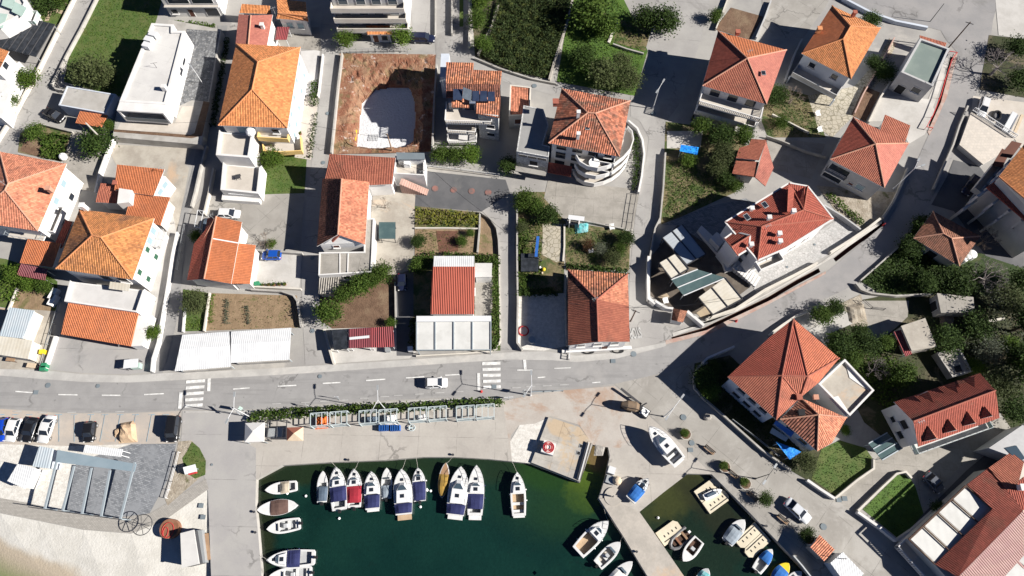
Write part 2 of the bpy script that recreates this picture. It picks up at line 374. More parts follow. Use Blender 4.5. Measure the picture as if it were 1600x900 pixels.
tile('tile_brown', (.27, .12, .075), (.21, .095, .062), (.12, .07, .05), .3, (.5, .7), vary=.25)
tile('tile_canal', (.48, .19, .1), (.3, .12, .075), (.2, .11, .075), .6, (.5, .66), pu=.42, vary=.4, depth=.1)
tile('tile_darkold', (.19, .075, .05), (.14, .058, .042), (.3, .14, .09), .5, (.55, .7), pu=.4, vary=.4, depth=.1)  # dark old tile; also laid on west slopes as their shade
M('ridge_red', (.36, .12, .08), (.3, .1, .07), .8, fine=.15); M('ridge_orange', (.58, .25, .11), (.5, .2, .09), .8, fine=.15)
M('ridge_pale', (.52, .28, .19), (.45, .23, .16), .8, fine=.15)
corr('corr_white', (.66, .67, .675), (.58, .59, .6), .34, .01); corr('corr_red', (.4, .095, .06), (.36, .085, .055), .3, .09, .6)
corr('corr_blue', (.4, .46, .5), (.46, .5, .53), .4, .014); corr('corr_rust', (.26, .05, .055), (.2, .05, .055), .35, .07, .6)
corr('corr_maroon', (.2, .045, .055), (.17, .04, .05), .3, .05); corr('corr_grey', (.3, .28, .25), (.2, .185, .165), .4, .09, .8, stain=(.36, .33, .29))
corr('corr_pink', (.48, .3, .27), (.44, .26, .24), .35, .08, .7)
corr('awning_white', (.56, .56, .54), (.5, .5, .48), 1.1, .003, .7, stain=(.44, .42, .38)); corr('awning_cream', (.55, .52, .45), (.5, .46, .38), .55, .004, .7, stain=(.45, .33, .24))
corr('awning_grey', (.36, .39, .42), None, .55, .004, .7)
M('roof_white', (.56, .55, .53), (.5, .49, .475), .25, (.44, .425, .4), .2, (.55, .72), fine=.07, joint=(4.2, 3.1, .33, .03, .8))
M('roof_concrete', (.4, .385, .36), (.33, .315, .29), .3, (.25, .235, .21), .2, (.55, .7), fine=.12)
M('roof_grey', (.24, .24, .235), (.28, .28, .275), .3, fine=.1); M('roof_green', (.16, .2, .185), (.19, .23, .21), .3, fine=.08)
M('roof_slate_blue', (.2, .26, .3), (.23, .29, .33), .4, fine=.05, rough=.6); M('roof_slate', (.14, .17, .19), (.17, .2, .22), .3, fine=.06)
# stuff of the objects
M('metal_grey', (.35, .4, .43), fine=.06, rough=.45, metal=.3); M('metal_white', (.6, .61, .62), fine=.04, rough=.4); M('metal_dark', (.05, .05, .055), fine=.08, rough=.5)
M('metal_teal', (.42, .48, .49), fine=.06, rough=.45); M('steel', (.55, .57, .6), fine=.04, rough=.3, metal=.7); M('galv', (.4, .42, .43), fine=.08, rough=.45, metal=.4)
M('tyre', (.02, .02, .02), fine=.1); M('lamp_lens', (.7, .7, .68), fine=0, rough=.3); M('tail_red', (.4, .02, .02), fine=0, rough=.3)
M('plastic_white', (.78, .78, .77), fine=.03, rough=.4); M('plastic_black', (.02, .02, .022), fine=.05, rough=.4); M('plastic_yellow', (.75, .55, .03), fine=.04, rough=.4)
M('plastic_blue', (.03, .12, .4), fine=.06, rough=.45); M('plastic_green', (.03, .2, .1), fine=.06, rough=.45); M('plastic_red', (.5, .05, .05), fine=.06, rough=.5)
M('hull_white', (.66, .66, .66), (.6, .61, .62), .8, fine=.03, rough=.3, spec=.5); M('deck_white', (.62, .62, .61), (.54, .54, .53), .9, fine=.06, rough=.5)
M('deck_grey', (.45, .46, .46), (.38, .39, .4), .9, fine=.08); M('teak', (.42, .31, .2), (.36, .26, .17), 1., fine=.12)
M('canvas_navy', (.018, .022, .08), (.025, .03, .1), .9, fine=.12, bump=.03, bs=3); M('canvas_blue', (.02, .11, .36), (.03, .14, .4), .9, fine=.12, bump=.03, bs=3)
M('canvas_red', (.3, .02, .035), (.25, .018, .03), .9, fine=.1, bump=.03, bs=3); M('canvas_grey', (.2, .24, .28), (.26, .3, .34), .9, fine=.1, bump=.03, bs=3)
M('canvas_slate', (.07, .1, .14), (.09, .12, .16), .9, fine=.1, bump=.03, bs=3)
M('canvas_yellow', (.36, .22, .045), (.24, .15, .04), .9, fine=.1, bump=.03, bs=3); M('canvas_teal', (.04, .28, .3), (.2, .4, .42), .9, fine=.1)
M('canvas_brown', (.1, .06, .05), (.13, .08, .065), .9, fine=.1, bump=.03, bs=3); M('canvas_tan', (.42, .36, .28), (.36, .31, .24), .9, fine=.1, bump=.03, bs=3)
M('tarp_blue', (.01, .14, .55), (.03, .3, .75), 1.2, fine=.15, bump=.15, bs=1.5, rough=.4); M('tarp_orange', (.75, .16, .03), (.65, .12, .02), 1.2, fine=.2, bump=.15, bs=2)
M('tent_white', (.6, .59, .57), fine=.03, rough=.7); M('tent_sand', (.58, .47, .34), (.5, .4, .29), 1., fine=.1); M('tent_rust', (.32, .12, .08), fine=.1)
M('pontoon_cream', (.62, .56, .43), (.55, .49, .37), .8, fine=.08, rough=.5); M('rubber_grey', (.14, .14, .145), fine=.1, rough=.5)
M('wood_boat', (.34, .21, .12), (.28, .17, .1), 1., fine=.12); M('net_black', (.012, .015, .02), (.03, .035, .045), 1.2, fine=.3, fs=6, rough=.6)
M('solar', (.025, .035, .07), (.035, .05, .09), 1., fine=.1, rough=.12, spec=.7); M('bark', (.1, .075, .055), (.14, .11, .08), 2., fine=.2)
M('twig_grey', (.23, .2, .19), (.17, .15, .14), 2., fine=.15); M('twig_brown', (.17, .13, .1), (.22, .18, .15), 2., fine=.15)
M('sand_pile', (.52, .38, .25), (.45, .32, .21), .7, fine=.15, bump=.05); M('rock', (.34, .32, .29), (.26, .24, .22), .9, fine=.2, bump=.05)
M('planter_conc', (.4, .38, .34), fine=.1); M('rust', (.2, .09, .05), (.26, .13, .08), 1., fine=.2)
M('dumper_tan', (.2, .14, .09), (.13, .1, .075), .8, fine=.12); M('water_tank', (.03, .035, .045), fine=.05, rough=.4)
for nm, c in dict(car_white=(.62, .62, .62), car_black=(.012, .012, .014), car_navy=(.012, .016, .04), car_blue=(.01, .07, .35), car_silver=(.55, .57, .6), car_grey=(.1, .11, .13), car_cobalt=(.008, .05, .4)).items():
    M(nm, c, fine=0, rough=.25, spec=.6)
# leaves
leafm('leaf_green', (.03, .062, .01), (.085, .13, .024)); leafm('leaf_olive', (.042, .058, .02), (.1, .118, .048)); leafm('leaf_dark', (.02, .04, .01), (.052, .085, .019))
leafm('leaf_bright', (.05, .1, .012), (.1, .15, .025)); leafm('leaf_yellow', (.1, .12, .02), (.2, .19, .035)); leafm('leaf_grey', (.065, .078, .055), (.125, .138, .095))
leafm('leaf_hedge', (.04, .075, .015), (.08, .125, .025)); leafm('leaf_red', (.09, .03, .02), (.06, .06, .025)); leafm('leaf_grove', (.024, .04, .014), (.055, .078, .026), (.08, .095, .025))
# ================================================================== ground, roads, water
WATER_Z = -1.2
beach_top = [(-300, 745), (0, 802), (60, 814), (130, 828), (205, 834), (255, 815), (328, 762)]
beach_line = [(-300, 790), (0, 856), (60, 886), (110, 908), (180, 950), (260, 985), (334, 1010)]
beach_deep = [(-320, 900), (-20, 930), (30, 960), (80, 990), (150, 1030), (240, 1070), (334, 1100)]
coast = beach_top + [(331, 900), (336, 1300), (420, 1300), (409, 905), (403, 830), (399, 790), (400, 749), (441, 727), (520, 722), (600, 719), (660, 714), (707, 714),
    (762, 717), (800, 721), (829, 724), (868, 739), (906, 754), (926, 695), (937, 694), (950, 699), (952, 714), (946, 745), (935, 779), (975, 840), (1013, 903), (1100, 1040),
    (1160, 1040), (1069, 901), (1034, 850), (999, 800), (1036, 770), (1075, 740), (1112, 741), (1155, 784), (1205, 836), (1267, 901), (1560, 1200)]
pit_rim = [(531, 83), (600, 84), (681, 85), (679, 160), (676, 237), (600, 240), (521, 241), (526, 160)]
trench_a = [(1049, 527), (1100, 512), (1150, 488), (1200, 464), (1245, 437), (1279, 419), (1282, 425), (1248, 443), (1202, 470), (1152, 495), (1102, 519), (1050, 532)]
trench_b = [(1302, 404), (1340, 374), (1372, 353), (1380, 345), (1382, 351), (1376, 358), (1344, 380), (1306, 409)]
trench_c = [(1485, 88), (1477, 120), (1468, 150), (1461, 172), (1451, 196), (1455, 199), (1466, 174), (1473, 150), (1481, 122), (1489, 90)]
outline = [Vector((-700, 900, 0)), Vector((-700, -20, 0))] + WL(coast) + [Vector((120, -120, 0)), Vector((700, -120, 0)), Vector((700, 900, 0))]
holes = [WL(pit_rim), WL(trench_a), WL(trench_b), WL(trench_c)]
b = MB(); loops = [outline] + holes; flat = [p for l in loops for p in l]
for t in tessellate_polygon(loops):
    q = [flat[i] for i in t]
    if (q[1] - q[0]).cross(q[2] - q[0]).z < 0: q = q[::-1]
    b.face(q)
for i in range(len(outline)):
    A, B = outline[i], outline[(i + 1) % len(outline)]
    b.face([A, (A.x, A.y, -5), (B.x, B.y, -5), B], 1)
tag(b.build('ground', ['land', 'conc_wall']), None, None, kind='structure')
for nm, hp in (('trench_floor', trench_a), ('trench_floor', trench_b), ('trench_floor', trench_c)):
    b = MB(); p = WL(hp)
    for i in range(len(p)):
        A, B = p[i], p[(i + 1) % len(p)]; b.face([A, B, (B.x, B.y, -.9), (A.x, A.y, -.9)])
    b.face([(q.x, q.y, -.9) for q in p])
    tag(b.build(nm, 'trench_soil'), None, None, kind='structure')

# building pit: irregular earth sides falling to a pale gravel floor
k = NT('pit_earth'); sep = k.n('SeparateXYZ'); k.t.links.new(k.tc.outputs['Object'], sep.inputs[0])
c = k.mix(k.ramp(k.noise(.35, 5, .7), .4, .6), (.2, .085, .05), (.27, .16, .1)); c = k.mix(k.ramp(k.noise(.6, 5, .75, dist=.5), .58, .66), c, (.5, .42, .38))
c = k.mix(k.math('MULTIPLY', k.ramp(k.noise(.25, 4), .52, .62), .6), c, (.13, .12, .055))
c = k.mix(k.ramp(sep.outputs[2], -1.82, -1.88), c, (.6, .61, .63)); c = k.var(c, k.noise(3, 4, .75), .28); k.bump(k.noise(2.5, 4), .15); k.fin(c, .9)
pit_floor = [(586, 141), (612, 136), (641, 138), (649, 160), (650, 190), (646, 222), (634, 233), (600, 234), (558, 232), (560, 205), (563, 180), (566, 160)]
PIT_Z = -1.9
def to_px(w): fw = w.y * _st - (w.z - CAM_H) * _ct; return 800 + F * w.x / fw, 450 - F * (w.y * _ct + (w.z - CAM_H) * _st) / fw
pit_floor = [to_px(Vector((*W(p, PIT_Z)[:2], 0))) for p in pit_floor]
def in_poly(p, poly):
    c = False; j = len(poly) - 1
    for i in range(len(poly)):
        a, q = poly[i], poly[j]
        if (a[1] > p[1]) != (q[1] > p[1]) and p[0] < (q[0] - a[0]) * (p[1] - a[1]) / (q[1] - a[1]) + a[0]: c = not c
        j = i
    return c
def seg_d(p, a, q):
    ax, ay = a; dx, dy = q[0] - ax, q[1] - ay; t = max(0, min(1, ((p[0] - ax) * dx + (p[1] - ay) * dy) / (dx * dx + dy * dy)))
    return math.hypot(p[0] - ax - t * dx, p[1] - ay - t * dy)
def poly_d(p, poly): return min(seg_d(p, poly[i], poly[(i + 1) % len(poly)]) for i in range(len(poly)))
b = MB(); N = 84; gr = {}
from mathutils import noise as mn
for i in range(N + 1):
    for j in range(N + 1):
        u, v = i / N, j / N
        px = (531 * (1 - u) + 681 * u) * (1 - v) + (521 * (1 - u) + 676 * u) * v + (math.sin(v * math.pi) * (.5 if u == 0 else 1.) if u in (0, 1) else 0)
        py = (83 * (1 - u) + 85 * u) * (1 - v) + (241 * (1 - u) + 237 * u) * v
        w = W((px, py)); d = min(u, v, 1 - u, 1 - v)
        if d == 0: z = -.004
        elif in_poly((px, py), pit_floor): z = PIT_Z
        else:
            df = poly_d((px, py), pit_floor); dr = min(poly_d((px, py), pit_rim), 40)
            t = df / (df + dr + .01); nz = mn.noise((w.x * .35, w.y * .35, 0)) * .5 + mn.noise((w.x * 1.1, w.y * 1.1, 3)) * .4 + abs(mn.noise((w.x * 2.6, w.y * 2.6, 8))) * .35
            z = PIT_Z + 1.85 * min(1, t * 1.5 + .3) + nz * .8 * min(1, dr / 8); z = max(-1.78, min(-.05, z))
        gr[i, j] = Vector((w.x, w.y, z))
for i in range(N):
    for j in range(N): b.face([gr[i, j], gr[i, j + 1], gr[i + 1, j + 1], gr[i + 1, j]])
tag(b.build('terrain_pit', 'pit_earth'), None, None, kind='structure')

# sea: one sheet, its colour by depth (weed, shoals, the sandy shallows by the beach)
k = NT('sea_water'); sep = k.n('SeparateXYZ'); k.t.links.new(k.tc.outputs['Object'], sep.inputs[0])
def blob(p, r, sx=1., ang=0., soft=.5):
    w = W(p, WATER_Z); mp = k.n('VectorMath', operation='SUBTRACT'); k.t.links.new(k.tc.outputs['Object'], mp.inputs[0]); mp.inputs[1].default_value = (w.x, w.y, WATER_Z)
    ro = k.n('VectorRotate', rotation_type='Z_AXIS'); k.t.links.new(mp.outputs[0], ro.inputs[0]); ro.inputs['Angle'].default_value = -ang
    sc = k.n('VectorMath', operation='MULTIPLY'); k.t.links.new(ro.outputs[0], sc.inputs[0]); sc.inputs[1].default_value = (1 / r, 1 / (r * sx), 0)
    ln = k.n('VectorMath', operation='LENGTH'); k.t.links.new(sc.outputs[0], ln.inputs[0])
    wob = k.math('MULTIPLY_ADD', k.noise(.7, 6, .75), 1.1, -.55)
    return k.ramp(k.math('ADD', ln.outputs['Value'], wob), 1 + soft * .5, 1 - soft * .5)
c = k.mix(k.ramp(k.noise(.09, 4, .6), .4, .62), (.004, .019, .0145), (.0062, .028, .02))
c = k.mix(k.math('MULTIPLY', k.ramp(k.noise(.55, 5, .75, dist=.8), .58, .68), .6), c, (.006, .016, .012))
for p, r, sx, a, col, soft, am in [((1075, 810), 12, 1.1, 0, (.011, .02, .012), .9, .85), ((1060, 768), 6.5, .45, R(38), (.045, .05, .016), .9, .8), ((1120, 800), 9, .3, R(-45), (.02, .022, .012), .9, .7),
        ((860, 770), 9, .7, 0, (.013, .034, .015), 1.2, .8), ((470, 738), 16, .12, R(4), (.014, .02, .008), .9, .8), ((720, 733), 22, .1, 0, (.014, .026, .012), .9, .8), ((412, 830), 9, .2, R(95), (.016, .02, .008), .9, .8), ((600, 742), 14, .16, 0, (.012, .024, .01), .9, .7),
        ((850, 745), 4.5, .5, R(-25), (.016, .045, .01), .9, .8), ((925, 730), 5.5, .6, R(70), (.085, .085, .018), .4, .95), ((918, 768), 3.8, .85, R(20), (.05, .085, .013), .35, .95), ((935, 712), 2.4, .7, R(80), (.13, .09, .04), .5, .9),
        ((880, 800), 5, .7, 0, (.014, .04, .014), 1.2, .6), ((700, 900), 20, .6, 0, (.0045, .024, .021), 1.2, .5)]:
    c = k.mix(k.math('MULTIPLY', blob(p, r, sx, a, soft), am), c, col)
wa, wb = W((0, 856)), W((110, 908)); dv = (wb - wa).normalized(); nx, ny = dv.y, -dv.x
sd_ = k.math('ADD', k.math('MULTIPLY', k.math('SUBTRACT', sep.outputs[0], wa.x), nx), k.math('MULTIPLY', k.math('SUBTRACT', sep.outputs[1], wa.y), ny))
sd_ = k.math('ADD', sd_, k.math('MULTIPLY_ADD', k.noise(.3, 3), 1.2, -.6))
west = k.math('LESS_THAN', sep.outputs[0], W((345, 900)).x)
c = k.mix(west, c, k.mix(k.ramp(sd_, 3.2, 6.5), (.2, .26, .1), (.06, .2, .13)))
op = k.math('MAXIMUM', k.math('SUBTRACT', 1., west), k.math('MULTIPLY', k.ramp(sd_, .2, 5.5), .8))
c = k.var(c, k.noise(2.4, 5, .75), .35); k.bump(k.noise(2.2, 4, .6, dist=.4), .035); k.fin(c, .1, 0, .5)
tr = k.n('BsdfTransparent'); mx = k.n('MixShader'); k.set(mx.inputs[0], op); k.t.links.new(tr.outputs[0], mx.inputs[1]); k.t.links.new(k.b.outputs[0], mx.inputs[2]); k.t.links.new(mx.outputs[0], k.t.nodes['Material Output'].inputs[0])
b = MB(); b.face([(-700, -700, WATER_Z), (700, -700, WATER_Z), (700, 25, WATER_Z), (-700, 25, WATER_Z)]); tag(b.build('sea_water', 'sea_water'), None, None, kind='structure')
k = NT('beach_sand'); sep = k.n('SeparateXYZ'); k.t.links.new(k.tc.outputs['Object'], sep.inputs[0])
zz = k.math('ADD', sep.outputs[2], k.math('MULTIPLY_ADD', k.noise(.35, 4), .5, -.25))
c = k.mix(k.ramp(k.noise(.3, 4), .4, .6), (.55, .535, .495), (.49, .475, .435)); c = k.mix(k.ramp(zz, -.75, -1.1), c, (.4, .34, .26)); c = k.var(c, k.noise(4, 4, .8), .14); k.bump(k.noise(3, 4), .06); k.fin(c, .9)
b = MB()
for A, B, za, zb in ((beach_top, beach_line, -.02, -1.2), (beach_line, beach_deep, -1.2, -3.5)):
    for i in range(len(A) - 1): b.face([W(A[i], za), W(B[i], zb), W(B[i + 1], zb), W(A[i + 1], za)])
tag(b.build('beach', 'beach_sand'), None, None, kind='structure')
b = MB(); b.face([(-700, -700, -5), (700, -700, -5), (700, 40, -5), (-700, 40, -5)]); tag(b.build('seabed', 'beach_sand'), None, None, kind='structure')

_lv = {}
def G(name, mt, pts, lvl=1, h=None, kind='structure'):
    n = _lv.get(lvl, 0); _lv[lvl] = n + 1; z = lvl * .03 + n * .0003
    b = MB()
    if h: b.prism(WL(pts), .0, z + h)
    else:
        p = WL(pts, 0)
        if sum(p[i].x * p[(i + 1) % len(p)].y - p[(i + 1) % len(p)].x * p[i].y for i in range(len(p))) < 0: p = p[::-1]
        b.face([(q.x, q.y, z) for q in p])
    o = b.build(name, mt); o['kind'] = kind; return o
def band(path, w0, w1=None):                               # polygon of a strip along a photo path, widths in photo pixels
    L, Rr = [], []; n = len(path); w1 = w0 if w1 is None else w1
    for i, p in enumerate(path):
        a, c = path[max(i - 1, 0)], path[min(i + 1, n - 1)]; d = math.hypot(c[0] - a[0], c[1] - a[1]); nx, ny = -(c[1] - a[1]) / d, (c[0] - a[0]) / d
        w = (w0 + (w1 - w0) * i / (n - 1)) / 2; L.append((p[0] + nx * w, p[1] + ny * w)); Rr.append((p[0] - nx * w, p[1] - ny * w))
    return L + Rr[::-1]
# --- roads
G('main_road', 'asphalt', [(-120, 584), (0, 587), (60, 592), (130, 597), (200, 598), (260, 595), (320, 592), (400, 588), (500, 582), (600, 575), (700, 568), (790, 562), (860, 563), (900, 566), (960, 561), (1040, 541), (1110, 520), (1110, 556), (1040, 582), (960, 600), (880, 607), (830, 614), (790, 620), (700, 621), (600, 626), (480, 633), (390, 640), (290, 641), (200, 645), (100, 645), (0, 638), (-120, 634)])
G('hill_road', 'asphalt_road_east', [(1110, 520), (1200, 476), (1290, 426), (1340, 385), (1380, 352), (1402, 320), (1428, 262), (1452, 208), (1470, 172), (1486, 120), (1494, 80), (1506, 45), (1517, -60), (1575, -60), (1552, 30), (1545, 80), (1530, 130), (1510, 190), (1478, 270), (1445, 330), (1405, 385), (1345, 440), (1290, 467), (1240, 492), (1180, 522), (1110, 556)])
G('upper_road', 'asphalt_road_east', [(1280, -60), (1517, -60), (1506, 45), (1494, 80), (1478, 62), (1470, 48), (1440, 40), (1380, 25), (1300, 0)])
G('quay_street', 'concrete', [(960, 600), (1040, 582), (1085, 566), (1083, 590), (1084, 612), (1120, 645), (1180, 700), (1240, 740), (1306, 778), (1380, 850), (1500, 980), (1380, 1080), (1267, 901), (1205, 836), (1155, 784), (1112, 741), (1060, 690), (1005, 640)])
G('west_lane', 'lane', [(-60, 260), (0, 204), (60, 112), (122, -20), (165, -20), (105, 80), (78, 128), (92, 143), (62, 190), (36, 208), (0, 250), (-50, 310)])
G('alley', 'lane_dark', [(340, 40), (356, 40), (338, 130), (322, 210), (312, 260), (296, 330), (286, 420), (277, 500), (262, 560), (253, 585), (236, 585), (240, 540), (262, 440), (270, 400), (283, 330), (300, 265), (310, 215), (325, 130)])
G('middle_lane', 'lane', [(505, -40), (545, -40), (531, 60), (529, 80), (519, 160), (509, 238), (502, 300), (496, 390), (497, 440), (502, 515), (519, 568), (477, 570), (473, 500), (471, 430), (477, 330), (489, 240), (500, 150), (504, 90), (500, 60)])
G('garden_lane', 'lane', [(745, 331), (776, 310), (800, 302), (808, 320), (804, 370), (805, 460), (806, 545), (780, 548), (779, 480), (779, 400), (772, 356)])
G('east_lane', 'lane', [(1012, 40), (1040, -40), (1118, -40), (1096, 60), (1075, 120), (1060, 165), (1040, 192), (1043, 240), (1036, 300), (1022, 350), (1012, 400), (1008, 470), (1020, 500), (1053, 515), (1040, 541), (985, 556), (983, 500), (983, 440), (990, 360), (999, 290), (1010, 250), (1014, 215), (1000, 190), (985, 182), (985, 150), (1000, 120)])
G('top_lane', 'lane', [(640, -40), (730, -40), (733, 40), (735, 70), (760, 95), (800, 115), (880, 128), (885, 140), (862, 148), (800, 132), (770, 120), (700, 100), (682, 90), (679, 60), (645, 55)])
G('villa_driveway', 'concrete_old', [(1306, 778), (1330, 752), (1375, 712), (1410, 700), (1470, 690), (1540, 660), (1600, 640), (1600, 660), (1500, 730), (1440, 790), (1428, 745), (1404, 738), (1348, 790), (1330, 802)])
G('north_pavement', 'pavement', [(-120, 574), (0, 577), (60, 578), (130, 585), (200, 587), (260, 583), (320, 581), (400, 577), (500, 571), (600, 565), (700, 558), (790, 551), (850, 549), (900, 556), (960, 551), (1000, 543), (1040, 535), (1040, 541), (960, 561), (900, 566), (860, 563), (790, 562), (700, 568), (600, 575), (500, 582), (400, 588), (320, 592), (260, 595), (200, 598), (130, 597), (60, 592), (0, 587), (-120, 584)], 1, .07)
G('kerb', 'kerbstone', band([(290, 644), (390, 643), (480, 636), (600, 629), (700, 624), (786, 622)], 1.8), 1, .1)
# --- waterside
G('parking_yard', 'parking_dirt', [(-120, 636), (0, 639), (100, 646), (200, 646), (283, 642), (279, 690), (262, 696), (110, 697), (0, 694), (-120, 690)])
G('mole', 'mole_asphalt', [(285, 642), (390, 643), (378, 690), (400, 700), (400, 749), (399, 790), (403, 830), (409, 905), (420, 1200), (334, 1200), (330, 900), (325, 770), (318, 740), (322, 720), (300, 688), (283, 690)])
G('quay_paving', 'quay_concrete', [(378, 690), (388, 662), (430, 655), (560, 646), (786, 627), (790, 660), (800, 721), (762, 717), (707, 714), (660, 714), (600, 719), (520, 722), (441, 727), (400, 749), (400, 700)])
G('dirt_yard', 'dirt_apron', [(786, 627), (830, 617), (880, 610), (960, 603), (1003, 640), (985, 690), (968, 700), (950, 699), (926, 695), (905, 664), (860, 650), (836, 662), (812, 664), (798, 680), (800, 721), (790, 660)])
G('gravel_yard', 'gravel_white', [(812, 664), (836, 662), (857, 652), (830, 724), (800, 721), (797, 690)])
G('slipway', 'quay_concrete', [(968, 700), (985, 690), (1003, 640), (1060, 690), (1112, 741), (1075, 740), (1036, 770), (999, 800), (955, 778), (936, 778), (946, 745), (953, 712), (950, 699)])
G('pier_deck', 'pier_concrete', [(936, 779), (955, 778), (999, 800), (1034, 850), (1069, 901), (1160, 1040), (1100, 1040), (1013, 903), (975, 840)], 1, .1)
G('pump_platform', 'concrete_platform', [(857, 652), (905, 668), (924, 692), (906, 753), (868, 738), (830, 723)], 1, .35)
G('promenade_path', 'promenade_pavers', [(-300, 722), (0, 778), (45, 786), (100, 800), (190, 808), (235, 802), (322, 748), (326, 764), (255, 815), (205, 833), (130, 827), (60, 813), (0, 801), (-300, 744)])
G('terrace_paving', 'slate_pavers', [(95, 797), (118, 722), (205, 694), (276, 693), (262, 750), (234, 802), (190, 808), (120, 803)])
G('sand_yard', 'gravel_white', [(-120, 690), (0, 694), (110, 697), (205, 694), (120, 722), (95, 797), (45, 786), (0, 778), (-120, 756)])
G('verge_gravel', 'rubble_ground', [(279, 690), (300, 688), (318, 712), (322, 738), (262, 790), (258, 780), (270, 740)])
G('verge_grass', 'grass', [(300, 690), (312, 700), (322, 720), (321, 742), (305, 748), (290, 738), (285, 716), (292, 706)], 2)
